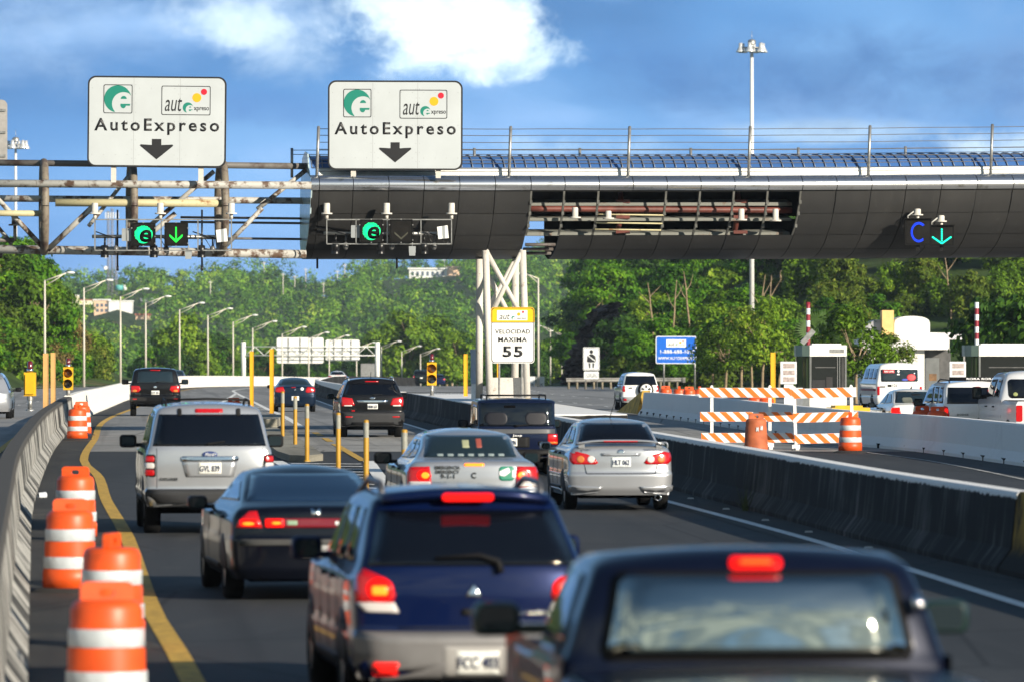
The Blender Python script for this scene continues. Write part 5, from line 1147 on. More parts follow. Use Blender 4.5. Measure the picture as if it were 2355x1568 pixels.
    mb = MB(); mb.prism([(x-.02, .165), (x+.06, .177), (x+.08, -.20), (x+.0, -.21)], -.066, -.061); mb.build('antenna_stripe', m_boxg, ab)
    x = -W/2+.685*W; mb = MB(); mb.box((x-.10, .02, -.62), (x+.10, .16, -.43)); mb.box((x-.09, .0, -.71), (x+.09, .12, -.62)); mb.tube([(x, .09, -.44), (x, .15, -.3)], .02, 6); mb.build('flash_unit', m_boxg, root)
    for f in (.22, .28, .47, .5, .8, .9):
        x = -W/2+f*W; mb = MB(); mb.tube([(x, .22, -.08), (x+.1, .15, -.22), (x+.18, .18, -.36), (x+.28, .24, -.30), (x+.3, .26, -.1)], .012, 5); mb.build('cable', m_cam, root)
    for L in ([(-W/2+.02, .2, .1), (-W/2+.35, .2, -.02), (-W/2+.75, .2, -.08)], [(W/2-1.15, .2, .1), (W/2-.85, .2, .0), (W/2-.45, .2, -.1)]): mb = MB(); mb.tube(L, .02, 6); mb.build('cable', m_cam, root)
    for x, z in ((-W/2+.16*W, -1.05), (W/2-.22*W, -1.05)):
        if ypole: mb = MB(); mb.tube([(x, .40, .75), (x, .40, z)], .028, 8); mb.tube([(x, .40, z), (x, .40, z+.14)], .036, 8); mb.build('sensor_rod', m_cam, root)
    for f in (0, .48, 1.0):
        x = -W/2+f*W; mb = MB(); mb.tube([(x, .06, Hh/2+.02), (x, .06, Hh/2+.16)], .05, 8); z = Hh/2+.16
        mb.lathe([(.165, 0), (.165, .04), (.095, .04), (.095, .30), (.085, .33), (.001, .33)], 14, (x, .06, z)); mb.build('mount_stub', m_leg, root)
    return root
lane_signal('lane signal rack with lit green arrow hanging from the open truss', 216, 530, 506, 577, -.35, True)
r2 = lane_signal('lane signal rack with dark unlit arrow panel hanging on the clad tube', 748, 1035, 506, 562, -.30, False, ypole=False)
for px, z0 in ((751, -.2), (939, -.2)):
    mb = MB(); p = GP(px, 2.2, 585); q = GP(px, 2.2, 616); mb.tube([p, q], .032, 8); mb.build('sensor_rod', m_cam, groot, go)
# smaller rack end cut by the left edge
p = P(-6, 520, 77.5); root = thing('lane_signal', 'end of a camera rack cut by the left edge of the truss', 'signal', p)
mb = MB(); mb.tube([(-1.0, 0, -.42), (.5, 0, -.42)], .07, 10); mb.build('cross_pipe', m_piped, root); mb = MB(); mb.tube([(.02, 0, -.62), (.02, .08, -.92)], .13, 12); mb.build('camera_housing', m_cam, root)
mb = MB(); mb.lathe([(.001, .30), (.09, .30), (.1, .27), (.1, 0), (.19, 0), (.19, -.045), (.05, -.045), (.05, -.5), (.001, -.5)], 14, (.52, 0, .05)); mb.build('mount_stub', m_pipe, root)
# C sign and small arrow on the tube
def vms(label, px, py, w_px, h_px, kind, d):
    c = GP(px, d, py); s_ = F/c.y; w_, h_ = w_px/s_/2, h_px/s_/2
    root = thing('lane_signal', label, 'signal', c, 0)
    mb = MB(); mb.prism(rr(-w_, w_, -h_, h_, .03), -.16, .1); mb.box((-w_-.02, -.24, h_-.0), (w_+.02, .0, h_+.03)); mb.build('signal_case', m_case, root)
    mb = MB(); mb.prism(rr(-w_*.86, w_*.86, -h_*.86, h_*.86, .02), -.165, -.161); sc = mb.build('signal_screen', m_scr, root)
    mb = MB()
    if kind == 'C':
        for rr_, j in ((1.0, 0), (.86, .5)):
            for k in range(30):
                a = R(48+ (312-48)*(k+j)/30); x, z = .02+w_*.56*rr_*math.cos(a), h_*.74*rr_*math.sin(a); mb.prism(ell(x, z, .0165, .0165, 8), -.172, -.166)
        mb.build('led_letter', m_lb, sc)
    else:
        for k in range(6): mb.prism(ell(0, h_*.62-k*h_*.22, .030, .034, 8), -.172, -.166)
        for sd in (-1, 1):
            for k in range(7): f = k/6; mb.prism(ell(sd*(.02+.25*f), -h_*.74+h_*.58*f, .034, .03, 8), -.172, -.166)
        mb.build('led_arrow', m_lt, sc)
    mb = MB(); mb.tube([(0, .0, h_), (0, .05, h_+.12)], .05, 8); mb.lathe([(.17, 0), (.17, .035), (.10, .035), (.10, .17), (.08, .2), (.001, .2)], 14, (0, .05, h_+.12)); mb.build('mount_stub', m_leg, root)
    mb = MB(); mb.tube([(-.1, .05, h_+.25), (-.3, .05, h_+.1), (-.28, .05, h_-.1)], .025, 6); mb.build('conduit', M('conduit_grey', (.4, .4, .38), .5), root)
    mb = MB(); mb.box((-.06, -.05, -h_-.16), (.06, .05, -h_)); mb.build('bracket', m_trim, root)
vms('black lane signal showing a blue dotted letter C', 2109, 535, 62, 60, 'C', -.05)
vms('smaller black lane signal with a turquoise down arrow', 2165, 543, 56, 46, 'A', -.0)
# ---------------------------------------------------------------- street furniture
m_drum = M('orange_drum_plastic', (.72, .085, .010), .45, var=.10, vs=3, dirt=((.30, .06, .02), 5, .60, .80)); m_drumold = M('faded_drum_plastic', (.40, .10, .035), .7, var=.15, vs=4)
m_refl = M('reflective_band', (.52, .56, .59), .35, var=.10, vs=6, dirt=((.30, .30, .30), 9, .58, .78)); m_rub = M('drum_rubber_base', (.02, .02, .02), .9, var=.1)
def make_drum(label, loc, rz, mat=m_drum, bands=True, base=True, worn=False):
    root = thing('traffic_drum', label, 'traffic drum', loc, rz, 'orange channelizing drums')
    mb = MB(); pr = [(.001, .05), (.30, .05), (.30, .24), (.288, .25), (.288, .40), (.278, .41), (.278, .55), (.268, .56), (.268, .70), (.258, .71), (.258, .83), (.24, .88), (.20, .90), (.001, .90)]
    mb.lathe(pr, 28); mb.build('drum_body', mat, root)
    if bands:
        for z, r in ((.27, .291), (.57, .271)):
            mb = MB(); mb.lathe([(r, z), (r+.003, z+.005), (r+.001, z+.125), (r-.003, z+.13)], 28); mb.build('reflective_band', m_refl, root)
    mb = MB(); o = rr(-.19, .19, .86, 1.03, .05); i = rr(-.055, .055, .92, .98, .03); k = len(o)
    for y in (-.03, .03): mb.add([(x, y, z) for x, z in o]+[(x, y, z) for x, z in i], [(j, (j+1) % k, (j+1) % k+k, j+k) for j in range(k)])
    for L in (o, i): mb.add([(x, -.03, z) for x, z in L]+[(x, .03, z) for x, z in L], [(j, (j+1) % k, (j+1) % k+k, j+k) for j in range(k)])
    mb.build('handle', mat, root)
    if base: mb = MB(); mb.lathe([(.001, .06), (.32, .06), (.44, .015), (.45, .0), (.001, .0)], 28); mb.build('rubber_base', m_rub, root)
    if worn: mb = MB(); [mb.lathe([(.281, .56+.02*k), (.282, .58+.02*k)], 28) for k in range(0)]; 
    return root
D0 = make_drum('nearest orange drum at the bottom left corner', (-2.88, 40.4, 0), .2)
for x, y, rz, lab in ((-3.58, 50.9, 1.35, 'second nearest orange drum, its narrow handle edge on'), (-4.84, 62.3, .15, 'third orange drum on a black rubber base beside the barrier'), (-6.06, 79, -.1, 'orange drum with a wide slotted handle beyond the third one'),
                      (-12.45, 163, 1.2, 'far orange drum with black scrawled letters by the yellow line'), (-12.98, 171.5, .2, 'far orange drum half hidden behind the scrawled one'), (8.55, 143.8, 1.4, 'bright orange drum at the right end of the striped barricade'),
                      (.02, 214, .1, 'orange drum behind the roof of the navy off-roader'), (-9.0, 184, .1, 'orange drum seen above the silver boxy SUV')):
    d = duplicate(D0, (x, y, gz(y)), rz, lab)
    if 'scrawled letters' in lab: text('scrawl', 'TRA', .26, (.10, -.32, .17), m_ink, d, height=.10, rot=(R(90), 0, .0), bold=.01).rotation_euler = (R(90), 0, 0)
make_drum('faded terracotta drum with torn bands in front of the barricade', (6.05, 141, 0), .2, m_drumold, bands=False)
mb = MB(); 
for a0, z0 in ((-.15, .60), (.25, .63)):
    mb.grid([[(.282*math.sin(a0+a), -.282*math.cos(a0+a), z0+z*.09+.02*math.sin(a*40+z*5)) for a in np.linspace(-.12*(1-z*.4), .14, 6)] for z in (0, .5, 1)])
o = [q for q in bpy.data.objects if q.get('label', '').startswith('faded terracotta')][0]; mb.build('torn_band', m_refl, o)
near = [(-.02, 'leftmost'), ]
row = [(1495, 50.5, 'behind the white barrier beside the spare wheel'), (1531, 51.5, 'second from the spare wheel behind the white barrier'), (1562, 52.5, 'third from the spare wheel behind the white barrier'), (1585, 54, 'fourth from the spare wheel behind the white barrier'), (1609, 53, 'wide handled, next to the barricade behind the white barrier'), (1634, 56, 'lower, hidden behind the left end of the barricade')]
for px, s, t_ in row:
    y = F/s; duplicate(D0, ((px-CX)/s, y, gz(y)+.08), random.choice([.1, 1.4, .3]), 'sunlit orange drum top ' + t_)
for px, s, lab in ((1737, 66, 'dark orange drum seen through the top of the striped barricade'), (1763, 66.6, 'dark orange drum right of another through the barricade top'), (2121, 88, 'orange barrel top left of two in front of the white wagon'), (2156, 89, 'orange barrel top right of two in front of the white wagon')):
    y = F/s; duplicate(D0, ((px-CX)/s, y, gz(y)+(.0 if px < 2000 else .11)), .3, lab)
# yellow crash cushion boxes by the toll lane
p = ((2098-CX)/80, F/80); root = thing('crash_cushion', 'low yellow crash cushion nose behind the white barrier', 'crash cushion', (p[0]-1.25, p[1]+1, -.10), .09)
mb = MB(); mb.box((-1.0, 0, 0), (.1, 1.2, 1.02)); mb.box((-.9, .1, 1.02), (-.1, 1.0, 1.08)); mb.build('front_box', M('cushion_yellow', (.62, .38, .01), .5, var=.08), root)
mb = MB(); mb.box((.14, .1, 0), (2.1, 1.1, .80)); mb.build('rear_box', M('cushion_yellow', (.62, .38, .01)), root); mb = MB(); mb.box((.5, .0, .80), (.72, .3, .95)); mb.build('dark_latch', m_trim, root)

# type III barricade
m_bor = M('barricade_orange', (.85, .17, .015), .5, var=.04); m_bwh = M('barricade_white', (.72, .74, .75), .45, var=.05); m_bleg = M('barricade_post', (.80, .80, .78), .45, var=.04)
def barricade(label, loc, rz, W, posts, slopes):
    root = thing('road_barricade', label, 'barricade', loc, rz, 'striped road barricades')
    for x in posts:
        mb = MB(); mb.box((x-.04, .015, .06), (x+.04, .065, 1.62)); mb.lathe([(.04, .0), (.04, .05)], 12, (x, .015, 1.62), axis='y'); mb.add([(x+.04*math.cos(t_), .015, 1.62+.06*math.sin(t_)) for t_ in np.linspace(0, math.pi, 10)]+[(x+.04*math.cos(t_), .065, 1.62+.06*math.sin(t_)) for t_ in np.linspace(0, math.pi, 10)], [tuple(range(10)), tuple(range(10, 20))]+[(i, i+1, i+11, i+10) for i in range(9)])
        mb.build('upright', m_bleg, root)
        mb = MB(); mb.box((x-.045, -.62, 0), (x+.045, .70, .075)); mb.box((x-.10, -.05, .06), (x+.10, .10, .16)); mb.build('foot', m_bleg, root)
    for z, sl, dx in ((1.36, slopes[0], 0), (.73, slopes[1], .03), (.10+.08, slopes[2], .06)):
        z0, z1 = z, z+.25; mb = MB(); mb.box((-W/2+dx, -.012, z0), (W/2+dx, .012, z1)); rail = mb.build('rail', m_bwh, root)
        mb = MB(); pitch = .335; sw = .165; off = .25*sl
        x = -W/2+dx-.3+.06
        def clipx(v): return max(-W/2+dx+.004, min(W/2+dx-.004, v))
        while x < W/2+dx:
            a0, a1 = x, x+sw   # bottom edge
            lo, hi = (a0, a1), (a0+off, a1+off)
            poly = [(lo[0], z0+.003), (lo[1], z0+.003), (hi[1], z1-.003), (hi[0], z1-.003)]
            # clip the stripe to the board
            for sgn, lim in ((1, -W/2+dx+.004), (-1, W/2+dx-.004)):
                out = []
                for i in range(len(poly)):
                    p, q = poly[i], poly[(i+1) % len(poly)]; ip, iq = sgn*(p[0]-lim) >= 0, sgn*(q[0]-lim) >= 0
                    if ip: out.append(p)
                    if ip != iq: f = (lim-p[0])/(q[0]-p[0]); out.append((lim, p[1]+f*(q[1]-p[1])))
                poly = out
                if not poly: break
            if len(poly) > 2: mb.prism(poly, -.017, -.0125)
            x += pitch
        mb.build('stripes', m_bor, rail)
    return root
s = 88.5; y = F/s
barricade('long left striped barricade behind the faded drum', ((1735-CX)/s-.05, y+1.0, 0), 0.0, 2.72, (-1.02, .50), (-1, -1, -1))
barricade('right striped barricade tilted slightly on cracked feet', ((1898-CX)/s, y, 0), .0, 1.70, (-.76, .72), (-1, 1, -1)).rotation_euler = (0, R(-1.6), .02)

# yellow tube posts on the island
m_post = M('yellow_post', (.42, .225, .012), .5, var=.06, vs=5); m_band = M('silver_band', (.30, .30, .26), .4, var=.15, vs=9)
def tube_post(loc, h, label):
    root = thing('delineator_post', label, 'post', loc, 0, 'yellow tube posts on the island')
    mb = MB(); mb.lathe([(.052, 0), (.050, h-.02), (.044, h), (.001, h+.005)], 16); mb.lathe([(.08, 0), (.08, .02), (.06, .03)], 16); mb.build('tube', m_post, root)
    mb = MB(); mb.lathe([(.0512, h-.33), (.0520, h-.32), (.0520, h-.06), (.0512, h-.05)], 16); mb.build('reflective_sleeve', m_band, root); return root
TP = tube_post(((650-CX)/81.5, F/81.5, .10), 1.32, 'first yellow tube post, farthest back on the island')
for px, s, z, lab in ((679, 89, .08, 'yellow tube post second from the back of the island'), (706, 100, .05, 'yellow tube post at the island nose'), (778, 111, 0, 'yellow tube post just past the island nose above the black coupe'), (842, 123, 0, 'tall yellow tube post before the hatched gore'), (930, 139, 0, 'yellow tube post top behind the police sedan')):
    duplicate(TP, ((px-CX)/s, F/s, z), 0, lab)
# tall square gate posts
m_gate = M('orange_yellow_gate_post', (.80, .40, .015), .45, var=.05, vs=2); m_gate2 = M('faded_gate_post', (.62, .36, .13), .6, var=.07, vs=2)
def gate_post(loc, h, mat, label, w=.14):
    root = thing('gate_post', label, 'post', loc, 0, 'tall orange channel posts')
    mb = MB(); mb.box((-w/2, -.035, 0), (w/2, .035, h)); mb.box((-w/2, -.05, 0), (-w/2+.012, .05, h)); mb.box((w/2-.012, -.05, 0), (w/2, .05, h)); mb.build('channel', mat, root)
    mb = MB(); mb.box((-w*.8, -.12, 0), (w*.8, .12, .02)); mb.build('base_plate', m_galv, root); return root
gate_post(((625-CX)/68.5, F/68.5, .42), 2.17, m_gate, 'orange channel post on the near end of the island plinth')
gate_post(((579-CX)/64, F/64, .0), 2.5, m_gate, 'orange channel post left of another on the island')
gate_post(((1071-CX)/65, F/65, .85), 1.56, m_gate, 'orange channel post beside the white column at the median')
gate_post(((1146-CX)/60, F/60, .8), 1.5, m_gate, 'orange channel post seen behind the speed sign legs', .10)
gate_post(((105.5-CX)/69, F/69, 0), 2.45, m_gate2, 'faded tan channel post behind the streaked barrier, left of two', .18)
gate_post(((122.5-CX)/66, F/66, 0), 2.46, m_gate2, 'faded tan channel post behind the streaked barrier, right of two', .17)
gate_post(((1778-CX)/62, F/62, 0), 2.45, m_gate, 'orange channel post in front of the small trees', .18)

# amber beacons
m_sigy = M('signal_yellow', (.72, .40, .01), .45, var=.04); m_lens = M('unlit_amber_lens', (.20, .07, .01), .1, var=0, coat=1); m_lensd = M('dark_lens', (.03, .03, .03), .1, var=0, coat=1)
def beacon(px, pt, pb, s, label, pole_z, back=False):
    y = F/s; zt = H-(pt-YH)/s; x = (px-CX)/s; root = thing('signal_beacon', label, 'traffic signal', (x, y, pole_z), 0, 'small amber signals with red beacons')
    h = zt-pole_z; w = 11.0/s if not back else 13.5/s
    zb = h-.33; bh = 52.0/s if not back else 54.0/s
    mb = MB(); mb.tube([(0, 0, 0), (0, 0, zb-bh)], .065, 12); mb.lathe([(.12, 0), (.12, .03), (.07, .05)], 12); mb.lathe([(.085, 0), (.085, .12)], 12, (0, 0, zb-bh-.12)); mb.build('pole', m_galv, root)
    mb = MB(); mb.box((-w, -.10, zb-bh), (w, .12, zb)); 
    if back: mb.box((-w*.75, -.16, zb-bh+.05), (w*.75, -.10, zb-.05))
    hd = mb.build('signal_head', m_sigy, root)
    if not back:
        for k, m in ((0, m_lens), (1, m_lensd)):
            z = zb-bh*(.27+.46*k); mb = MB(); mb.lathe([(.001, -.115), (bh*.19, -.112), (bh*.19, -.10)], 18, (0, 0, z), axis='y'); mb.build('lens', m, hd)
            mb = MB(); mb.grid([[(bh*.21*math.cos(t_), yy, z+bh*.21*math.sin(t_)) for t_ in np.linspace(-.35, math.pi+.35, 14)] for yy in (-.10, -.30)]); mb.build('visor', m_sigy, hd)
    mb = MB(); mb.lathe([(.05, 0), (.095, .02), (.095, .09), (.07, .10)], 14, (0, 0, zb)); mb.build('beacon_collar', m_chrome, root)
    mb = MB(); mb.lathe([(.075, .10), (.075, .27), (.04, .31), (.001, .31)], 14, (0, 0, zb)); mb.build('red_beacon', M('dark_red_beacon', (.12, .004, .01), .15, var=0, coat=1), root)
    return root
beacon(69, 828, 980, 84, 'amber signal box seen from behind on the streaked barrier top', .93, True)
beacon(157, 822, 925, 66, 'amber signal facing us beside the white barrier start', .93)
beacon(993, 812, 912, 64, 'amber signal facing us on the dark median barrier', .90)

# speed limit sign on the median nose
s = 78.5; y = F/s; root = thing('speed_sign', 'white and yellow speed limit sign reading 55 in front of the column', 'road sign', ((1179-CX)/s, y, .9))
W, Hh = 100/s, 128/s; zc = H-(771-YH)/s-.9
for px in (1148, 1200):
    mb = MB(); x = (px-1179)/s; mb.box((x-.03, .02, 0), (x+.03, .06, zc+.6)); mb.box((x-.012, .0, 0), (x+.012, .02, zc+.6)); mb.build('sign_post', m_galv, root)
m_spw = M('sign_bright_white', (.84, .84, .82), .4, var=.02, vs=2); m_spy = M('sign_yellow', (.88, .50, .01), .4, var=.02)
def board_local(root, c, W, Hh, r=.1):
    mb = MB(); mb.prism([(x, z+c) for x, z in rr(-W/2, W/2, -Hh/2, Hh/2, r, 6)], -.012, .012); return mb.build('sign_face', m_spw, root)
fc = board_local(root, zc, W, Hh)
ztop = zc+Hh/2; zy = ztop-.27*Hh
pts = [(x, z) for x, z in [(a, b+zc) for a, b in rr(-W/2, W/2, -Hh/2, Hh/2, .1, 6)] if z >= zy-1e-6]; pts = [(W/2, zy)]+pts+[(-W/2, zy)]
flat_poly('yellow_header', pts, m_spy, root, -.0125)
def ringline(root, L, wd, y):
    k = len(L); cx = sum(p[0] for p in L)/k; cz = sum(p[1] for p in L)/k; mb = MB()
    ix = [(x-math.copysign(wd, x-cx), z-math.copysign(wd, z-cz)) for x, z in L]
    mb.add([(x, y, z) for x, z in L]+[(x, y, z) for x, z in ix], [(j, (j+1) % k, (j+1) % k+k, j+k) for j in range(k)]); return mb.build('sign_border', m_signb, root)
ringline(root, [(x, z+zc) for x, z in rr(-W/2+.018, W/2-.018, -Hh/2+.018, Hh/2-.018, .085, 6)], .018, -.0185)
mb = MB(); mb.box((-W/2+.02, -.019, zy-.012), (W/2-.02, -.0172, zy+.006)); mb.build('header_rule', m_signb, root)
lp = flat_poly('logo_panel', [(-.36*W, ztop-.055*Hh), (.34*W, ztop-.055*Hh), (.34*W, ztop-.235*Hh), (-.36*W, ztop-.235*Hh)], m_spw, root, -.018)
auto_logo(lp, Vector((-.01*W, -.0225, ztop-.145*Hh)), .68*W, .2*Hh)
text('lettering', 'VELOCIDAD', .80*W, (0, -.0185, ztop-.435*Hh), m_signb, root, height=.078*Hh, bold=.008, spacing=1.08)
text('lettering', 'MAXIMA', .66*W, (0, -.0185, ztop-.577*Hh), m_signb, root, height=.082*Hh, bold=.022, spacing=1.1)
text('lettering', '55', .46*W, (0, -.0185, ztop-.79*Hh), m_signb, root, height=.195*Hh, bold=.03, spacing=1.15)
# electrical cabinet beside the column
s = 70.0; root = thing('electrical_cabinet', 'grey blue steel cabinet between the orange post and the column', 'cabinet', ((1095-CX)/s, F/s, .85))
mb = MB(); mb.box((-.16, 0, 0), (.18, .35, .62)); mb.build('stand', m_sheet, root); mb = MB(); mb.box((-.18, -.05, .62), (.20, .4, 1.62)); mb.build('cabinet_body', M('cabinet_blue_grey', (.34, .40, .48), .45, .1, var=.04), root); mb = MB(); mb.box((-.20, -.05, 1.62), (.02, .3, 1.74)); mb.build('cabinet_cap', M('cabinet_blue_grey', (.3, .3, .3)), root)
mb = MB(); mb.box((.05, -.056, .72), (.17, -.051, 1.1)); mb.build('warning_plate', m_trim, root)

# ---- toll booths
m_bglass = M('booth_glass', (.020, .022, .022), .03, 0, var=0, spec=.8); m_gside = M('booth_green_grey', (.13, .19, .165), .35, .2, var=.05); m_steel = M('brushed_steel', (.48, .48, .46), .3, .85, var=.06)
def booth(label, px, Wf, s=60.0):
    y = F/s; root = thing('toll_booth', label, 'toll booth', ((px-CX)/s, y, .0), -.0, 'toll booths')
    d = 2.2; ws = .47
    mb = MB(); mb.box((-ws-.2, -.3, 0), (Wf+.5, d+.3, .18)); mb.build('booth_base', m_kerb, root)
    mb = MB(); mb.box((0, 0, .18), (Wf, d, 1.02)); mb.build('lower_panel', m_sheet, root)
    # chamfered glazed corner on the left
    mb = MB(); mb.prism([(0, .0), (-ws*.55, .12), (-ws, .50), (-ws, d-.5), (-ws*.55, d-.12), (0, d)], .18, 1.0, plane='xy'); mb.build('corner_panel', m_steel, root)
    mb = MB(); mb.prism([(0, .03), (-ws*.53, .14), (-ws*.97, .50), (-ws*.97, d-.5), (-ws*.53, d-.14), (0, d-.03)], 1.0, 2.30, plane='xy'); mb.build('corner_glazing', M('green_glazing', (.045, .07, .035), .04, 0, var=0, spec=.9), root)
    mb = MB()
    for x, y_ in ((-ws*.55, .12), (-ws, .50), (-ws*.3, .06)): mb.tube([(x, y_, 1.0), (x, y_, 2.30)], .016, 6)
    mb.build('glazing_bar', m_trim, root)
    mb = MB(); mb.box((.03, .03, 1.02), (Wf-.03, d-.03, 2.30)); mb.build('booth_window', m_bglass, root)
    for x in (0, Wf-.07): mb = MB(); mb.box((x, -.012, .9), (x+.07, .06, 2.30)); mb.build('window_post', m_steel, root)
    for x in (Wf*.74, Wf*.80): mb = MB(); mb.box((x, .0, 1.02), (x+.035, .028, 2.30)); mb.build('window_bar', m_steel, root)
    mb = MB(); mb.box((-.0, -.06, 2.30), (Wf+.0, d+.06, 2.72)); mb.build('fascia', m_sheet, root)
    for k, (x0, x1, z0, z1, cm_) in enumerate(((.10, Wf*.42, 1.04, 1.40, (.022, .022, .024)), (Wf*.45, Wf*.62, 1.06, 1.52, (.030, .028, .028)), (Wf*.15, Wf*.7, 1.86, 1.90, (.09, .09, .09)), (Wf*.86, Wf*.94, 1.04, 2.26, (.05, .05, .048)))): mb = MB(); mb.box((x0, .014, z0), (x1, .028, z1)); mb.build('interior_fitting', M('booth_fitting_%d' % k, cm_, .5, var=.2, vs=3), root)
    mb = MB(); mb.box((.0, -.008, 1.0), (Wf, .01, 1.05)); mb.build('counter_edge', m_steel, root)
    mb = MB(); mb.prism([(-.001, -.05), (-ws*.6, .08), (-ws-.04, .48), (-ws-.04, d-.45), (-ws*.6, d), (-.001, d+.05)], 2.30, 2.72, plane='xy'); mb.build('fascia_corner', m_gside, root)
    mb = MB(); mb.box((Wf-.66, -.072, 2.43), (Wf-.10, -.061, 2.57)); tg = mb.build('name_plate', m_galv, root)
    mb = MB(); mb.box((.1, .2, 2.72), (Wf-.2, d-.2, 2.78)); mb.build('roof_cap', m_sheet, root)
    mb = MB(); mb.box((-.75, -.02, .6), (-.70, .02, 1.1)); mb.box((-.60, -.02, .6), (-.55, .02, 1.1)); mb.box((-1.12, -.1, 1.25), (-.5, .1, 2.1)); mb.box((-.98, -.05, .18), (-.62, .05, 1.3))
    ds = mb.build('display_cabinet', m_bwh, root)
    for k in range(3): mb = MB(); mb.box((-1.02, -.108, 1.33+k*.26), (-.58, -.101, 1.51+k*.26)); mb.build('display_window', M('display_grey', (.42, .35, .33), .4, var=.2, vs=8), ds)
    # striped barber mast behind the booth
    mb = MB(); mast = thing('striped_mast', 'red and white striped mast standing behind ' + label.split(' with')[0].replace('white ', 'the '), 'mast', ((px-CX)/s-.02, y+.7, 2.72), 0, 'striped masts')
    for k in range(7):
        mb = MB(); mb.lathe([(.08, k*.235), (.08, (k+1)*.235)], 16); 
        if k == 6: mb.lathe([(.001, 7*.235), (.08, 7*.235)], 16)
        mb.build('mast_stripe', (M('mast_red', (.24, .015, .03), .5, var=.05) if k % 2 == (0 if px < 2000 else 1) else m_bwh), mast)
    return root
bo = booth('left white toll booth with green side glazing and a floodlight', 1862, 1.42)
booth('right white toll booth with a long window at the frame edge', 2251, 2.6)
mb = MB(); mb.box((-.10, 0, -.05), (.10, .25, .62), rot=Matrix.Rotation(R(42), 3, 'Y')); bx = [q for q in bpy.data.objects if q.name.startswith('toll_booth')][0]
o = mb.build('floodlight', m_galv, bx); o.location = (-.25, .1, 2.82)
s = 62.0; root = thing('steel_cabinet', 'tall brushed steel cabinet between the van and the right booth', 'cabinet', ((2154-CX)/s, F/s+2, 0))
mb = MB(); mb.box((-.25, 0, 0), (.25, .5, 2.25)); mb.build('cabinet_body', m_steel, root); mb = MB(); mb.box((-.13, -.01, 1.4), (.15, -.001, 1.66)); mb.build('notice', M('brown_notice', (.20, .11, .05), .6, var=.2), root)

# ---- street lamps along the far bend, tall floodlight masts
m_lp = rust_mat('lamp_post_paint', (.62, .58, .50), (.36, .30, .22), .58, .75, 1.0); m_lh = M('lamp_head', (.80, .80, .78), .4, var=.03)
def street_lamp(x, y, ztop, label, arm=2.4, sgn=1, group='street lamps along the bend'):
    z0 = terr(x, y); root = thing('street_lamp', label, 'street lamp', (x, y, z0), 0, group); h = ztop-z0
    mb = MB(); mb.tube([(0, 0, 0), (0, 0, h)], [.12, .07], 10); mb.build('pole', m_lp, root)
    mb = MB(); mb.tube([(0, 0, h-.05), (sgn*arm*.55, 0, h+.28*arm*.62), (sgn*arm, 0, h+.33*arm)], .05, 8); mb.tube([(0, 0, h-.45), (sgn*arm*.5, 0, h+.05), (sgn*arm*.8, 0, h+.24*arm)], .035, 8); mb.build('arm', m_lp, root)
    mb = MB(); c = (sgn*(arm+.3), 0, h+.33*arm+.02); mb.sphere(c, (.36, .18, .11), 12, 8); mb.build('lamp_head', m_lh, root); return root
LT = [(103, 645, 28.3), (193, 662, 26.3), (277, 682, 24.5), (335, 697, 23.2), (413, 712, 22), (478, 725, 21), (536, 740, 20.2), (581, 754, 19.6), (649, 767, 18.8), (710, 777, 18.2), (757, 784, 17.6), (820, 800, 16.8), (877, 797, 16.2), (924, 808, 15.6), (967, 814, 15.0), (1011, 818, 14.6), (1041, 822, 14.2)]
wn = ['first', 'second', 'third', 'fourth', 'fifth', 'sixth', 'seventh', 'eighth', 'ninth', 'tenth', 'eleventh', 'twelfth', 'thirteenth', 'fourteenth', 'fifteenth', 'sixteenth', 'last']
for i, (px, pt, s) in enumerate(LT):
    p = P(px, pt, s); street_lamp(p.x, p.y, p.z, 'curved arm street lamp, %s of the row counted from the left' % wn[i], arm=(62 if px < 300 else 54 if px < 700 else 44)/s*.82)
for i, (px, pt, s, a) in enumerate(((1238, 640, 26, 30), (1241, 742, 17, 26), (1266, 757, 15.5, 22), (1292, 768, 14.5, 20))):
    p = P(px, pt, s); street_lamp(p.x, p.y, p.z, 'lamp with its arm to the left, %s one right of the column' % ('nearest', 'second', 'third', 'farthest')[i], arm=a/s, sgn=-1, group='street lamps right of the column')
def mast(px, ptop, s, label, w):
    x, y = (px-CX)/s, F/s; zt = H-(ptop-YH)/s; z0 = terr(x, y); root = thing('floodlight_mast', label, 'floodlight mast', (x, y, z0), 0, 'high floodlight masts'); h = zt-z0
    mb = MB(); mb.tube([(0, 0, 0), (0, 0, h)], [w, w*.62], 14); mb.build('pole', M('white_mast', (.76, .76, .74), .4, .1, var=.03), root)
    mb = MB(); mb.lathe([(.35, h-.15), (.35, h+.15), (.2, h+.25), (.001, h+.25)], 14); mb.lathe([(.9, h-.55), (.95, h-.5), (.9, h-.45), (.85, h-.5), (.9, h-.55)], 20); mb.build('head_frame', m_galv, root)
    for k in range(6):
        a = 2*math.pi*k/6+.3; c = Vector((1.05*math.cos(a), 1.05*math.sin(a), h-.5)); mb = MB()
        mb.lathe([(.001, .42), (.16, .42), (.17, .12), (.30, -.15), (.42, -.36), (.40, -.40), (.001, -.34)], 14, c); mb.build('floodlight', M('flood_metal', (.78, .78, .76), .25, .5, var=0), root)
    mb = MB(); mb.tube([(0, 0, h), (0, 0, h+1.0)], .02, 5); mb.build('lightning_rod', m_galv, root); return root
mast(1729, 98, 26, 'tall white floodlight mast rising behind the skylight roof', .24); mast(36, 322, 23, 'tall white floodlight mast at the left edge behind the truss', .19)

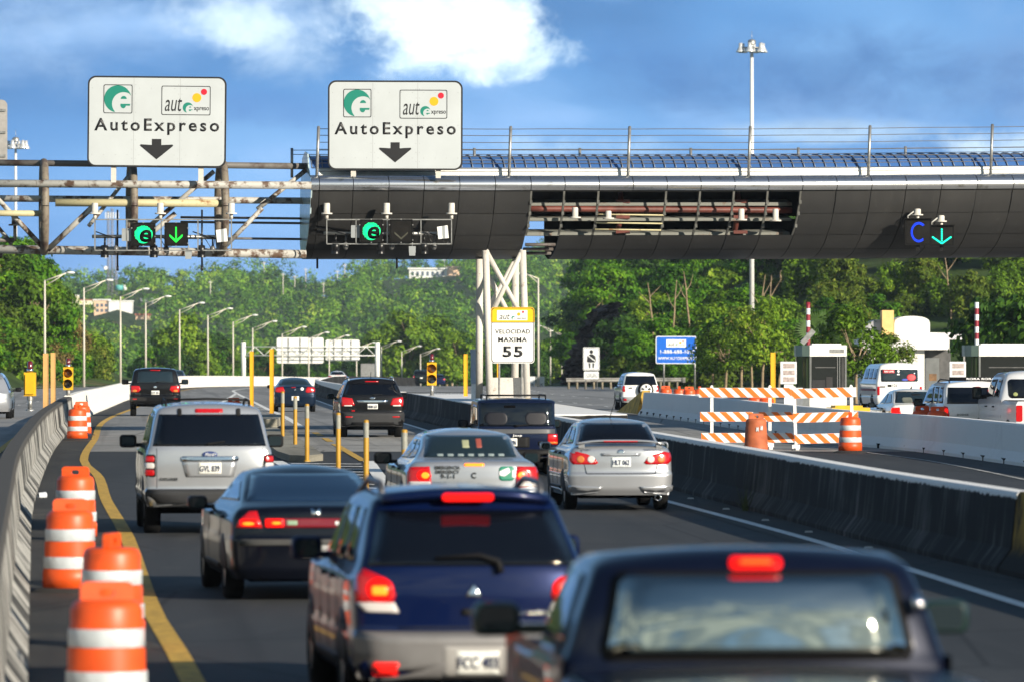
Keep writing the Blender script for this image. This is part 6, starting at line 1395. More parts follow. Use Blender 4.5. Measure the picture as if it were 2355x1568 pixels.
# ---- far sign gantry seen from the back
s = 17.0; y = F/s; x0, x1 = (560-CX)/s, (868-CX)/s; z0 = gz(y); root = thing('sign_gantry', 'distant white gantry seen from behind with bare sign backs', 'gantry', (x0, y, z0))
for x in (x0, x1):
    mb = MB(); mb.tube([(x-x0, 0, 0), (x-x0, 0, H-(786-YH)/s-z0)], .32, 12); mb.build('gantry_post', m_bleg, root)
mb = MB(); zt, zm, zb2 = (H-(q-YH)/s-z0 for q in (797, 806, 817))
for yy in (-.5, .5):
    for z in (zt, zb2): mb.tube([(.3, yy, z), (x1-x0-.3, yy, z)], .06, 8)
    for k in range(14):
        xa = .3+(x1-x0-.6)*k/14; xb = .3+(x1-x0-.6)*(k+1)/14; mb.tube([(xa, yy, zt if k % 2 else zb2), (xb, yy, zb2 if k % 2 else zt)], .033, 6)
mb.build('truss_beam', m_bleg, root)
for i, (a, b, t_, bt) in enumerate(((636, 744, 776, 835), (748, 827, 781, 829))):
    cx, cz = ((a+b)/2-CX)/s-x0, H-((t_+bt)/2-YH)/s-z0; w_, h_ = (b-a)/s/2, (bt-t_)/s/2
    sg = thing('gantry_sign', ('wide bare back of a sign, left of two on the distant gantry', 'narrower bare back of a sign, right of two on the distant gantry')[i], 'road sign', (x0+cx, y+.9, z0+cz), 0, 'sign backs on the distant gantry')
    mb = MB(); mb.prism(rr(-w_, w_, -h_, h_, .3), -.05, .05); mb.build('sign_back', m_bleg, sg); mb = MB()
    for k in range(1, 4 if i == 0 else 4): xx = -w_+2*w_*k/4; mb.box((xx-.06, -.16, -h_+.1), (xx+.06, -.051, h_-.1))
    mb.build('stiffener', m_galv, sg)
s = 18.0; root = thing('road_sign', 'grey back of a small sign below the far gantry', 'road sign', P(858, 850, s)-Vector((0, 0, 2.6))); root.location.x = (846-CX)/s
mb = MB(); mb.prism(rr(-.9, .9, .9, 3.4, .1), -.03, .03); mb.build('sign_back', m_galv, root); mb = MB(); mb.tube([(0, .1, -1), (0, .1, 3)], .06, 6); mb.build('sign_post', m_galv, root)

# ---- seat belt sign, blue phone sign, small speed signs, guardrail at the right verge
s = 29.8; y = F/s; x = (1360-CX)/s; z0 = terr(x, y); root = thing('seatbelt_sign', 'white sign with a black belted figure before the dark rock', 'road sign', (x, y, z0))
zt, zb2 = H-(798-YH)/s-z0, H-(851-YH)/s-z0; W = 38/s
for q in (-.35, .35):
    mb = MB(); mb.tube([(q*W, .05, -.3), (q*W, .05, zt-.3)], .035, 6); mb.build('sign_post', m_galv, root)
mb = MB(); mb.prism(rr(-W/2, W/2, zb2, zt, .08), -.02, .02); mb.build('sign_face', m_bwh, root); h_ = zt-zb2; cz = (zt+zb2)/2
ringline(root, rr(-W/2+.04, W/2-.04, zb2+.04, zt-.04, .06), .03, -.0225)
mb = MB(); mb.prism(ell(0, zt-.20*h_, .075*h_, .085*h_, 16), -.03, -.0225)
mb.prism([(-.05*h_, zt-.30*h_), (.05*h_, zt-.30*h_), (.17*h_, zt-.38*h_), (.20*h_, zt-.62*h_), (.12*h_, zt-.66*h_), (-.12*h_, zt-.66*h_), (-.20*h_, zt-.62*h_), (-.17*h_, zt-.38*h_)], -.03, -.0225)
for sd in (-1, 1): mb.prism([(sd*.04*h_, zt-.68*h_), (sd*.13*h_, zt-.68*h_), (sd*.10*h_, zt-.90*h_), (sd*.05*h_, zt-.90*h_)], -.03, -.0225)
mb.build('belted_figure', m_signb, root); mb = MB(); mb.prism([(-.16*h_, zt-.37*h_), (-.11*h_, zt-.36*h_), (.18*h_, zt-.58*h_), (.17*h_, zt-.63*h_)], -.034, -.0305); mb.prism([(-.24*h_, zt-.66*h_), (.24*h_, zt-.66*h_), (.24*h_, zt-.69*h_), (-.24*h_, zt-.69*h_)], -.034, -.0305); mb.build('belt', m_bwh, root)
zt2, zb3 = H-(853-YH)/s-z0, H-(871-YH)/s-z0
mb = MB(); mb.prism(rr(-W/2*.9, W/2*.9, zb3, zt2-.02, .05), -.02, .02); pl = mb.build('lower_plate', m_bwh, root)
text('lettering', 'USE EL', W*.6, (0, -.022, zt2-.24), m_signb, pl, height=.14); text('lettering', 'CINTURON', W*.72, (0, -.022, zb3+.19), m_signb, pl, height=.15)
s = 30.0; y = F/s; x = (1555-CX)/s; z0 = terr(x, y); root = thing('phone_sign', 'blue information sign partly hidden by the small leafy tree', 'road sign', (x, y, z0), 0)
W = 94/s; zt, zb2 = H-(773-YH)/s-z0, H-(836-YH)/s-z0; h_ = zt-zb2
for q in (-.30, .46):
    mb = MB(); mb.tube([(q*W, .08, -.3), (q*W, .08, zt-.3)], .07, 8); mb.build('sign_post', m_galv, root)
mb = MB(); mb.prism(rr(-W/2, W/2, zb2, zt, .14), -.02, .03); mb.build('sign_border', m_bwh, root); mb = MB(); mb.prism(rr(-W/2+.07, W/2-.07, zb2+.07, zt-.07, .1), -.026, -.0205); mb.build('sign_face', M('sign_blue', (.008, .13, .62), .4, var=.04), root)
lp = flat_poly('logo_panel', [(-.24*W, zt-.12*h_), (.24*W, zt-.12*h_), (.24*W, zt-.40*h_), (-.24*W, zt-.40*h_)], m_spw, root, -.0265); auto_logo(lp, Vector((0, -.031, zt-.26*h_)), .46*W, .27*h_)
text('lettering', '1-888-688-1010', .84*W, (.03*W, -.027, zt-.56*h_), m_spw, root, height=.14*h_, bold=.02); text('lettering', 'WWW.AUTOEXPRESO', .90*W, (0, -.027, zt-.80*h_), m_spw, root, height=.11*h_, bold=.015)
for px, lab in ((1222, 'small distant speed sign left of two beyond the column'), (1243, 'small distant speed sign right of two beyond the column')):
    s = 19.0; y = F/s; x = (px-CX)/s; root = thing('small_speed_sign', lab, 'road sign', (x, y, gz(y)), 0, 'distant speed signs'); z0 = gz(y); zt, zb2 = H-(865-YH)/s-z0, H-(892-YH)/s-z0
    mb = MB(); mb.prism(rr(-.48, .48, zb2, zt, .06), -.02, .02); fc_ = mb.build('sign_face', m_bwh, root); text('lettering', 'SPEED', .7, (0, -.022, zt-.3), m_signb, fc_, height=.14) if False else text('lettering', '55', .6, (0, -.022, zb2+.36), m_signb, fc_, height=.42, bold=.02)
    mb = MB(); mb.tube([(0, .05, 0), (0, .05, zt-.1)], .04, 6); mb.build('sign_post', m_galv, root)
y0_, y1_ = F/29.2, F/28.0; xa, xb = (1302-CX)/29.2, (1566-CX)/28.6
root = thing('guard_rail', 'grey steel guardrail on short posts at the foot of the wooded slope', 'guardrail', (xa, y0_, gz(y0_)))
prof = [(-.02, .50), (-.10, .56), (-.10, .62), (-.02, .67), (-.10, .72), (-.10, .79), (-.02, .84)]
mb = MB(); mb.grid([[(x-xa, yy+(x-xa)*.4, z+.05) for yy, z in prof] for x in np.linspace(xa, xb, 12)]); mb.grid([[(x-xa, yy+.02+(x-xa)*.4, z+.05) for yy, z in prof] for x in np.linspace(xa, xb, 12)])
mb.lathe([(.20, .50), (.20, .90)], 10, (xb-xa, (xb-xa)*.4-.02, 0)); mb.build('rail_beam', M('weathered_rail', (.17, .165, .155), .6, .3, var=.25, vs=2), root)
for k in range(14):
    x = (xb-xa)*(k+.3)/14; mb = MB(); mb.tube([(x, .08+x*.4, -.3), (x, .08+x*.4, .82)], .09, 8); mb.build('rail_post', M('wood_post', (.20, .17, .12), .8, var=.15), root)
s = 75; root = thing('weed_tuft', 'tuft of weeds at the foot of the dark barrier by the silver sedan', 'weeds', (XR(93)-.06, 93, 0))
mb = MB()
for k in range(26):
    a = random.uniform(0, 6.28); r_ = random.uniform(.05, .25); h_ = random.uniform(.15, .5); b = Vector((random.uniform(-.06, .02), random.uniform(-.2, .2), 0)); tip = b+Vector((r_*math.cos(a), r_*math.sin(a), h_)); sd = Vector((-math.sin(a), math.cos(a), 0))*.012
    mb.add([b-sd, b+sd, tip], [(0, 1, 2)])
mb.build('blades', M('weed_green', (.06, .08, .02), .8, var=.2), root, fix=False)

# raised lane reflectors by the right edge line, and a dropped cup
mb = MB(); mb.add([(-.06, -.05, .018), (.06, -.05, .018), (.06, .05, .018), (-.06, .05, .018), (-.045, -.03, .04), (.045, -.03, .04), (.045, .03, .04), (-.045, .03, .04)], [(0, 1, 5, 4), (1, 2, 6, 5), (2, 3, 7, 6), (3, 0, 4, 7), (4, 5, 6, 7)])
o0 = mb.build('road_reflector', M('reflector_grey', (.45, .45, .43), .6, var=.1)); pos = [(3.14, 100), (3.52, 93.5), (3.9, 87.5), (4.28, 82), (4.74, 75.6)]
for i, (x, y) in enumerate(pos):
    o = o0 if i == 0 else o0.copy()
    if i: COL.objects.link(o)
    o.location = (x, y, 0); tag(o, ('small grey lane reflector nearest the silver sedan', 'small lane reflector, second from the silver sedan along the dark barrier', 'middle small lane reflector along the dark barrier', 'small lane reflector, second from the pickup roof along the dark barrier', 'small lane reflector closest to the pickup roof by the dark barrier')[i], 'road reflector', 'raised reflectors beside the dark barrier')
root = thing('paper_cup', 'crushed pale cup lying at the foot of the streaked barrier', 'litter', (XL(101)+.10, 101, .05), .6)
mb = MB(); mb.lathe([(.05, -.07), (.065, .08), (.06, .08), (.045, -.06)], 12, axis='x'); mb.build('cup', M('cup_paper', (.55, .58, .62), .5, var=.1), root)
# ---------------------------------------------------------------- vegetation
def leaf_mat(name, stops, trans=.22, objvar=.30):
    m = bpy.data.materials.new(name); m.use_nodes = True; t = NT(m.node_tree); b = t.n['Principled BSDF']
    a = t.new('ShaderNodeAttribute', attribute_name='tint').outputs['Fac']; oi = t.new('ShaderNodeObjectInfo').outputs['Random']
    f = t.math('ADD', a, t.math('MULTIPLY', t.math('SUBTRACT', oi, .5), objvar), clamp=True)
    col = t.ramp(f, stops); t.l.new(col, b.inputs['Base Color']); b.inputs['Roughness'].default_value = .65; b.inputs['Specular IOR Level'].default_value = .12
    tr = t.new('ShaderNodeBsdfTranslucent', {'Color': col}); mx = t.new('ShaderNodeMixShader', {0: trans}); t.l.new(b.outputs[0], mx.inputs[1]); t.l.new(tr.outputs[0], mx.inputs[2])
    t.l.new(mx.outputs[0], t.n['Material Output'].inputs[0]); return m
m_leafA = leaf_mat('leaf_green', [(.0, (.012, .040, .004)), (.45, (.055, .165, .008)), (.8, (.150, .310, .014)), (1, (.27, .42, .03))])
m_leafB = leaf_mat('leaf_olive', [(.0, (.026, .058, .006)), (.45, (.105, .205, .014)), (.8, (.22, .34, .022)), (1, (.34, .42, .05))])
m_leafD = leaf_mat('leaf_dark', [(.0, (.009, .026, .007)), (.5, (.030, .080, .012)), (.85, (.085, .180, .018)), (1, (.16, .27, .03))])
m_leafY = leaf_mat('leaf_dry_mix', [(.0, (.024, .044, .006)), (.5, (.085, .140, .014)), (.82, (.19, .24, .03)), (1, (.36, .28, .08))])
m_leafF = leaf_mat('leaf_far', [(.0, (.012, .042, .006)), (.38, (.070, .185, .012)), (.70, (.19, .35, .022)), (1, (.36, .47, .05))], .14, 0)
m_bark = M('pale_bark', (.27, .20, .12), .85, var=.2, vs=2); m_barkd = M('dark_bark', (.10, .075, .05), .9, var=.2, vs=2)
def leaf_quads(rng, ctr, rad, n, size, up=.35, tint0=None, flat=.75, ctr0=None, out=0.0):
    """n leaf faces scattered in a clump; normals lean outward and up"""
    d = rng.normal(size=(n, 3)); d /= np.linalg.norm(d, axis=1)[:, None]; r = rng.random(n)**.45
    p = ctr + d*(r*rad)[:, None]*np.array([1, 1, flat]); nrm = d*.8 + rng.normal(size=(n, 3))*.55 + np.array([0, 0, up])
    if ctr0 is not None: o_ = p-ctr0; o_ /= np.linalg.norm(o_, axis=1)[:, None]+1e-6; nrm = nrm+o_*out
    nrm /= np.linalg.norm(nrm, axis=1)[:, None]
    a = np.cross(nrm, rng.normal(size=(n, 3))); a /= np.linalg.norm(a, axis=1)[:, None]; b_ = np.cross(nrm, a)
    L = size*(.6+.8*rng.random(n)); W_ = L*(.45+.25*rng.random(n))
    A, B_ = a*L[:, None], b_*W_[:, None]
    q = np.stack([p-A, p-B_*.9+A*.1, p+A, p+B_*.9-A*.1], 1)
    return q, np.clip(tint0+rng.normal(size=n)*.13, 0, 1)
def quads_mesh(name, Q, T, mat):
    n = len(Q); me = bpy.data.meshes.new(name); me.vertices.add(n*4); me.vertices.foreach_set('co', Q.reshape(-1).astype(np.float32))
    me.loops.add(n*4); me.loops.foreach_set('vertex_index', np.arange(n*4, dtype=np.int32)); me.polygons.add(n)
    me.polygons.foreach_set('loop_start', np.arange(0, n*4, 4, dtype=np.int32)); me.polygons.foreach_set('loop_total', np.full(n, 4, dtype=np.int32))
    at_ = me.attributes.new('tint', 'FLOAT', 'FACE'); at_.data.foreach_set('value', T.astype(np.float32))
    me.materials.append(mat); me.update(calc_edges=True); return me
def make_tree(name, label, cat, h, cw, seed, leaf, bark, clumps=34, per=95, ls=.22, trunkh=.35, limbs=7, flat=.8, tr=.12, group=None, crown_lo=.35, shape=1.0):
    rng = np.random.default_rng(seed); rnd = random.Random(seed); root = thing(name, label, cat, (0, 0, 0), 0, group)
    cz = h*(crown_lo+1)/2; ch = h*(1-crown_lo)/2; C, Rr = [], []
    for k in range(clumps):
        th = rnd.uniform(0, 6.283); z = rnd.uniform(-1, 1); rr_ = math.sqrt(max(0, 1-z*z*.85))*(rnd.random()**.4)*cw/2*(1-.25*max(0, z)*shape)
        C.append(np.array([rr_*math.cos(th), rr_*math.sin(th), cz+z*ch*.86])); Rr.append(cw*rnd.uniform(.12, .21))
    mb = MB()
    if limbs:
        lean = Vector((rnd.uniform(-.08, .08)*h, rnd.uniform(-.05, .05)*h, 0)); top = Vector((0, 0, h*trunkh))+lean*.5
        mb.tube([(0, 0, -.5), tuple(lean*.2+Vector((0, 0, h*trunkh*.5))), tuple(top)], [tr*1.25, tr, tr*.8], 8)
        for k in range(limbs):
            c = Vector(C[(k*5) % clumps]); mid = top.lerp(c, .5)+Vector((rnd.uniform(-.2, .2), rnd.uniform(-.2, .2), rnd.uniform(.0, .3)))
            mb.tube([tuple(top), tuple(mid), tuple(c)], [tr*.62, tr*.42, tr*.15], 6)
            c2 = Vector(C[(k*5+3) % clumps]); mb.tube([tuple(mid), tuple(mid.lerp(c2, .6)), tuple(c2)], [tr*.34, tr*.25, tr*.1], 5)
        mb.build('trunk', bark, root, fix=False)
    Q, T = [], []
    for c, r_ in zip(C, Rr):
        q, t_ = leaf_quads(rng, c, r_, per, ls, tint0=.26+.36*rnd.random(), flat=flat, ctr0=np.array([0, 0, cz-ch*.4]), out=.7); Q.append(q); T.append(t_)
    o = bpy.data.objects.new('crown', quads_mesh('crown', np.concatenate(Q), np.concatenate(T), leaf)); COL.objects.link(o); o.parent = root
    return root
def plant(protos, spots, labels, group, first):
    """spots: (x, y, z, rz, scale); the prototypes themselves take the first spots"""
    for i, (x, y, z, rz, sc) in enumerate(spots):
        k = i % len(protos); p = protos[k]; lab = labels(i) if callable(labels) else labels[i % len(labels)]
        if p.get('used'): o = dup(p)
        else: o = p; p['used'] = 1
        o.location = (x, y, z); o.rotation_euler = (0, 0, rz); o.scale = (sc, sc, sc*(1+.15*(i % 3-1))); o['label'] = lab; o['group'] = group
    for p in protos:
        if 'used' in p: del p['used']
rv = random.Random(11)
# left slope
m_leafT = leaf_mat('leaf_dry_tan', [(.0, (.05, .045, .012)), (.5, (.17, .13, .035)), (1, (.42, .32, .11))])
shr = [make_tree('hillside_shrub', 'x', 'shrub', 4.2, 5.0, 20+k, (m_leafA, m_leafY, m_leafB, m_leafA, m_leafB, m_leafT)[k], m_barkd, 40, 90, .19, .2, 0, .8, crown_lo=.0) for k in range(6)]
tre = [make_tree('slope_tree', 'x', 'tree', 7.5, 6.0, 30+k, (m_leafA, m_leafB)[k], m_bark, 46, 95, .22, .35, 8, .7, .14) for k in range(2)]
sp = []
for i in range(120):
    y = rv.uniform(468, 560); x = LXE(y)-3.2-rv.random()**1.15*(9+max(0, (y-460)*.10)); sp.append((x, y, terr(x, y)-.5, rv.uniform(0, 6.3), rv.uniform(.55, 1.0)))
plant(shr, sp, ['green shrub among the growth on the left roadside slope', 'yellowing shrub among the growth on the left roadside slope', 'olive shrub among the growth on the left roadside slope', 'bright green shrub among the growth on the left roadside slope', 'paler olive shrub among the growth on the left roadside slope', 'dry tan bush among the growth on the left roadside slope'], 'shrubs covering the left slope', 0)
sp = []
for i in range(17):
    y = rv.uniform(500, 570); px = (8, 30, 52, 75, 100, 122, 20, 60, 90, 132, 16, 70, 118, 45, 110, 5, 28)[i]; s = F/y; x = (px-CX)/s
    sp.append((x, y, terr(x, y)-.6, rv.uniform(0, 6.3), rv.uniform(.75, 1.05) if px < 130 else rv.uniform(.45, .6)))
plant(tre, sp, ['leafy tree on the upper left slope', 'lighter leafy tree on the upper left slope'], 'trees on the left slope', 0)
# clump beyond the bend, and trees along the far road
mid = [make_tree('roadside_tree', 'x', 'tree', 10, 8, 40+k, (m_leafA, m_leafD, m_leafB)[k], m_bark, 50, 95, .30, .3, 8, .75, .18, crown_lo=.22) for k in range(3)]
sp = []
for px, py, s, w in ((352, 770, 16.5, .75), (385, 752, 16, .9), (420, 738, 16.2, 1.0), (455, 745, 15.8, .95), (488, 762, 15.5, .85), (520, 800, 15, .6), (330, 800, 16, .6), (405, 790, 17, .6), (470, 795, 17, .6), (545, 822, 15, .5)):
    y = F/s; x = (px-CX)/s; zt = H-(py-YH)/s; z0 = terr(x, y); hh = max(4, zt-z0); sp.append((x, y, z0-.4, rv.uniform(0, 6.3), hh/10))
plant(mid, sp, ['broad tree in the dark clump beyond the road bend', 'dark tree in the clump beyond the road bend', 'olive tree in the clump beyond the road bend'], 'clump of trees beyond the bend', 0)
mid2 = [dup(p) for p in mid]
sp = []
for i in range(64):
    px = 560+i*11.6+rv.uniform(-9, 9); s = rv.uniform(10.5, 15); y = F/s; x = (px-CX)/s
    py = 835-rv.uniform(0, 30) - (75*math.exp(-((px-1000)/95)**2) + 60*math.exp(-((px-905)/45)**2) + 40*math.exp(-((px-1230)/50)**2))*rv.uniform(.75, 1.0)
    z0 = terr(x, y); zt = H-(py-YH)/s; sp.append((x, y, z0-.4, rv.uniform(0, 6.3), max(.35, (zt-z0)/10)))
plant(mid2, sp, ['sunlit tree in the belt behind the road crest', 'dark tree in the belt behind the road crest', 'olive tree in the belt behind the road crest'], 'belt of trees behind the crest', 0)
# wooded right slope, pale limbs showing
rt = [make_tree('forest_tree', 'x', 'tree', 11, 8.5, 50+k, (m_leafA, m_leafD, m_leafA, m_leafB)[k], m_bark, 54, 100, .27, .45, 10, .6, .20, crown_lo=.30) for k in range(4)]
sp = []
sil = pchip([1285, 1310, 1340, 1370, 1400, 1440, 1560, 1800, 2100, 2360], [850, 760, 690, 640, 590, 560, 520, 500, 480, 470])
for row, (s0, f0, n_) in enumerate(((17.0, 1.12, 30), (18.6, 1.0, 30), (20.5, .90, 30), (22.5, .70, 26), (24.5, .50, 26), (26.0, .28, 22))):
    for i in range(n_):
        px = 1318+row*6+(2370-1318)*(i+rv.uniform(-.35, .35))/(n_-1); s = s0*rv.uniform(.96, 1.04); y = F/s; x = (px-CX)/s
        pyt = 880-(880-sil(min(px, 2360)))*f0*rv.uniform(.86, 1.0); 
        if (px > 1850 and row == 5) or (px < 1425 and row >= 3): continue
        zt = H-(pyt-YH)/s; z0 = terr(x, y); hh = zt-z0; sc = max(.40, min(1.25, hh/11)) if row <= 2 else rv.uniform(.55, .95)
        sp.append((x, y, zt-11*sc*(1.16 if px > 1900 and row < 3 else 1), rv.uniform(0, 6.3), sc))
for i in range(110):
    px = rv.uniform(1640, 2380); s = rv.uniform(15.5, 24.5); y = F/s; x = (px-CX)/s; sc = rv.uniform(.55, .85)
    if YH-(terr(x, y)+11*sc*1.15-H)*s > 430: sp.append((x, y, terr(x, y)-.4, rv.uniform(0, 6.3), sc))
plant(rt, sp, ['tree with pale limbs in the wooded right slope', 'dark tree in the wooded right slope', 'bright tree in the wooded right slope', 'olive tree in the wooded right slope'], 'trees of the wooded right slope', 0)
# understorey filling the foot of the right slope
sp = []; shr2 = [dup(p) for p in shr[:3]]
for i in range(90):
    px = rv.uniform(1440, 2370); s = rv.uniform(24.5, 28.5) if px < 1900 else rv.uniform(24, 27); y = F/s; x = (px-CX)/s; sp.append((x, y, terr(x, y)-.5+rv.choice([0, 0, 1.5, 3.0]), rv.uniform(0, 6.3), rv.uniform(.5, .95)))
plant(shr2, sp, ['shrub under the trees of the right slope', 'yellowish shrub under the trees of the right slope', 'olive shrub under the trees of the right slope'], 'undergrowth shrubs on the right slope', 0)
# exposed pale trunks among the leaves
for i, (px, pt, pb, s, bend, lab) in enumerate(((1745, 640, 770, 26.6, .7, 'long pale leaning trunk above the blue sign'), (1768, 640, 770, 26.4, .3, 'straight pale trunk right of the leaning one'), (1500, 655, 735, 26.2, -.5, 'short pale trunk left in the wooded slope'), (1548, 650, 760, 26.4, .4, 'pale forked trunk left of the blue sign'), (1585, 630, 740, 26.3, -.6, 'pale trunk leaning left above the blue sign'), (2185, 590, 690, 26.5, -.6, 'pale slanting trunk below the letter C signal'))):
    root = thing('bare_trunk', lab, 'tree', P(px, pb, s), 0, 'bare pale trunks on the right slope'); h = (pb-pt)/s; q = random.Random(i)
    mb = MB(); mb.tube([(-bend*.3, 0, -3), (0, 0, 0), (bend*.30, .1, h*.35), (bend*.45, .1, h*.7), (bend*.8, .1, h*1.05)], [.10, .09, .075, .055, .03], 7)
    for f, sg in ((.45, -1), (.65, 1)):
        b0 = Vector((bend*(.22+.3*f), .1, h*f)); mb.tube([tuple(b0), tuple(b0+Vector((sg*.35, .1, h*.12))), tuple(b0+Vector((sg*(.55+q.random()*.5), .2, h*.34)))], [.05, .035, .015], 5)
    mb.build('trunk', m_bark, root, fix=False)
# dark rock cutting
root = thing('rock_outcrop', 'dark rock cutting at the left foot of the wooded slope', 'rock', P(1335, 886, 23.2)); mb = MB(); G = []
for i in range(30):
    u = i/29; px = 1287+u*125; row = []
    for k in range(26):
        v = k/25; top = 885-(885-(pchip([1280, 1320, 1350, 1415], [860, 770, 715, 690])(px)))*v
        p = P(px+14*v, top, 23.6); p.y += 3.0*v+1.3*hnoise(px*.09, top*.12, 1.0)+.7*hnoise(px*.31, top*.22, 1.3)+.4*(-1)**int(hnoise(px*.5, top*.4, 1)*2); p.x += .5*hnoise(px*.2, top*.3, 1.1); row.append(tuple(p))
    G.append(row)
mb.grid(G, smooth=False); mb.build('rock_face', M('dark_rock', (.045, .032, .028), .9, var=.35, vs=.9, bump=.6, bs=3), root, root.location, fix=False)
# small roadside trees by the plaza
pl = [make_tree('plaza_tree', 'x', 'tree', 6.0, 4.8, 70+k, (m_leafB, m_leafY)[k], m_bark, 40, 84, .15, .40, 9, .75, .10, crown_lo=.30) for k in range(2)]
sp = []
for px, pt, s in ((1668, 722, 31.5), (1705, 708, 31), (1752, 712, 32), (1790, 735, 31.4), (1640, 760, 31), (1730, 745, 30)):
    y = F/s; x = (px-CX)/s; z0 = terr(x, y); sp.append((x, y, z0, rv.uniform(0, 6.3), (H-(pt-YH)/s-z0)/6.0))
plant(pl, sp, lambda i: ['small rounded tree left of the floodlight mast foot', 'tallest small tree before the floodlight mast', 'small tree right beneath the floodlight mast', 'small tree next to the orange channel post', 'outer small tree overlapping the blue sign', 'small tree in the middle rear of the plaza group'][i], 'small trees on the plaza verge', 0)
p2 = dup(pl[0]); s = 44.0; y = F/s; x = (1968-CX)/s; p2.location = (x, y, terr(x, y)-.1); hh = H-(700-YH)/s-terr(x, y); p2.scale = (hh/6*1.15, hh/6, hh/6); p2['label'] = 'leafy tree between the left booth and the white building'; p2['group'] = 'trees near the booths'; p2.rotation_euler = (0, 0, 2)
p3 = dup(pl[1]); s = 43.0; y = F/s; x = (2040-CX)/s; p3.location = (x, y, terr(x, y)-.1); hh = H-(765-YH)/s-terr(x, y); p3.scale = (hh/6, hh/6, hh/6); p3['label'] = 'lower leafy tree overlapping the white building wall'; p3['group'] = 'trees near the booths'
bd = make_tree('broadleaf_tree', 'dark broad leaved tree drooping above the right booth', 'tree', 6.2, 6.5, 91, m_leafD, m_barkd, 44, 60, .30, .4, 8, .6, .12, crown_lo=.35); s = 46; y = F/s; x = (2292-CX)/s; bd.location = (x, y, terr(x, y)); bd.scale = (.72, .72, .84)
bd2 = dup(bd); bd2.location = ((2385-CX)/48, F/48, 0); bd2['label'] = 'second dark broad leaved tree cut by the right edge'; bd2.scale = (.8,)*3
root = thing('fan_palm', 'fan palm with split pale leaves behind the striped mast', 'palm', ((1885-CX)/42, F/42, terr((1885-CX)/42, F/42)))
mb = MB(); hb = H-(775-YH)/42-root.location.z; mb.tube([(0, 0, 0), (.05, 0, hb)], [.16, .13], 8); mb.build('trunk', m_barkd, root)
mb = MB(); rnd = random.Random(5)
for k in range(13):
    az_ = 2*math.pi*k/13+rnd.uniform(-.2, .2); el_ = rnd.uniform(.1, 1.25); dr = Vector((math.cos(az_)*math.cos(el_), math.sin(az_)*math.cos(el_)*.7, math.sin(el_))); sd = dr.cross(Vector((0, -1, .2))).normalized(); st = Vector((0, 0, hb))+dr*.5
    for j in range(-6, 7):
        a = j*.14; d2 = (dr*math.cos(a)+sd*math.sin(a)).normalized(); L = 1.25*(1-.02*j*j); wv = d2.cross(dr.cross(sd)).normalized()*.045
        mb.add([st-wv*.5, st+d2*L*.6-wv, st+d2*L+Vector((0, 0, -.10)), st+d2*L*.6+wv, st+wv*.5], [(0, 1, 2, 3, 4)])
    mb.tube([(0, 0, hb-.1), tuple(st)], .02, 5)
mb.build('fronds', M('palm_leaf', (.055, .105, .025), .55, var=.3, vs=2, spec=.15), root, fix=False)
# verge grass
tag(strip('grass_verge', lambda y: RXE(y)-.2, lambda y: RXE(y)+14, 338, 520, .03, M('verge_grass', (.05, .10, .018), .9, var=.3, vs=.8, bump=.5, bs=6)), kind='stuff')

# ---- white service building behind the plaza
s = 40.0; y = F/s; bx = lambda px: (px-CX)/s; bz = lambda py: H-(py-YH)/s
root = thing('service_building', 'white service building with barrel roof and yellow tower', 'building', (bx(2085), y, gz(y)-.3)); o_ = root.location
mb = MB(); mb.box((bx(1988), y, -.6), (bx(2126), y+7, bz(802))); mb.build('wall', M('building_wall', (.72, .71, .66), .8, var=.05, vs=.7), root, o_)
mb = MB(); mb.box((bx(2130), y+1.2, -.6), (bx(2190), y+7, bz(802))); mb.build('recessed_wall', M('shaded_recess', (.10, .10, .10), .9), root, o_)
mb = MB(); mb.box((bx(1982), y-.5, bz(804)), (bx(2182), y+7.5, bz(781))); mb.build('roof_slab', m_sheet, root, o_)
mb = MB(); x0, x1 = bx(2058), bx(2140); cxx = (x0+x1)/2; rr_ = (x1-x0)/2
mb.prism([(x0, bz(782)), (x1, bz(782)), (x1, bz(745))]+[(cxx+rr_*math.cos(t_)*.99, bz(745)+(bz(727)-bz(745))*math.sin(t_)**.7) for t_ in np.linspace(.05, math.pi-.05, 16)]+[(x0, bz(745))], y+.4, y+6); mb.build('barrel_roof', m_sheet, root, o_)
mb = MB(); mb.box((bx(2029), y+.1, bz(781)), (bx(2056), y+2.0, bz(714))); mb.build('yellow_tower', M('tower_yellow', (.80, .52, .20), .7, var=.04), root, o_)
mb = MB(); mb.prism([(bx(2028), bz(782)), (bx(2028), bz(735))]+[(bx(2028)-1.1*math.sin(t_), bz(735)-.9*(1-math.cos(t_))) for t_ in np.linspace(.1, 1.5, 8)]+[(bx(1983), bz(782))], y+.6, y+5); mb.build('grey_vault', M('vault_grey', (.36, .36, .38), .6), root, o_)
mb = MB(); mb.box((bx(2142), y+1, bz(781)), (bx(2225), y+6, bz(765))); mb.build('upper_block', M('upper_wall', (.62, .62, .64), .8), root, o_)
mb = MB(); mb.box((bx(1990), y-.01, -.5), (bx(2060), y-.004, bz(862))); mb.build('dado_band', M('beige_dado', (.45, .38, .28), .8), root, o_)

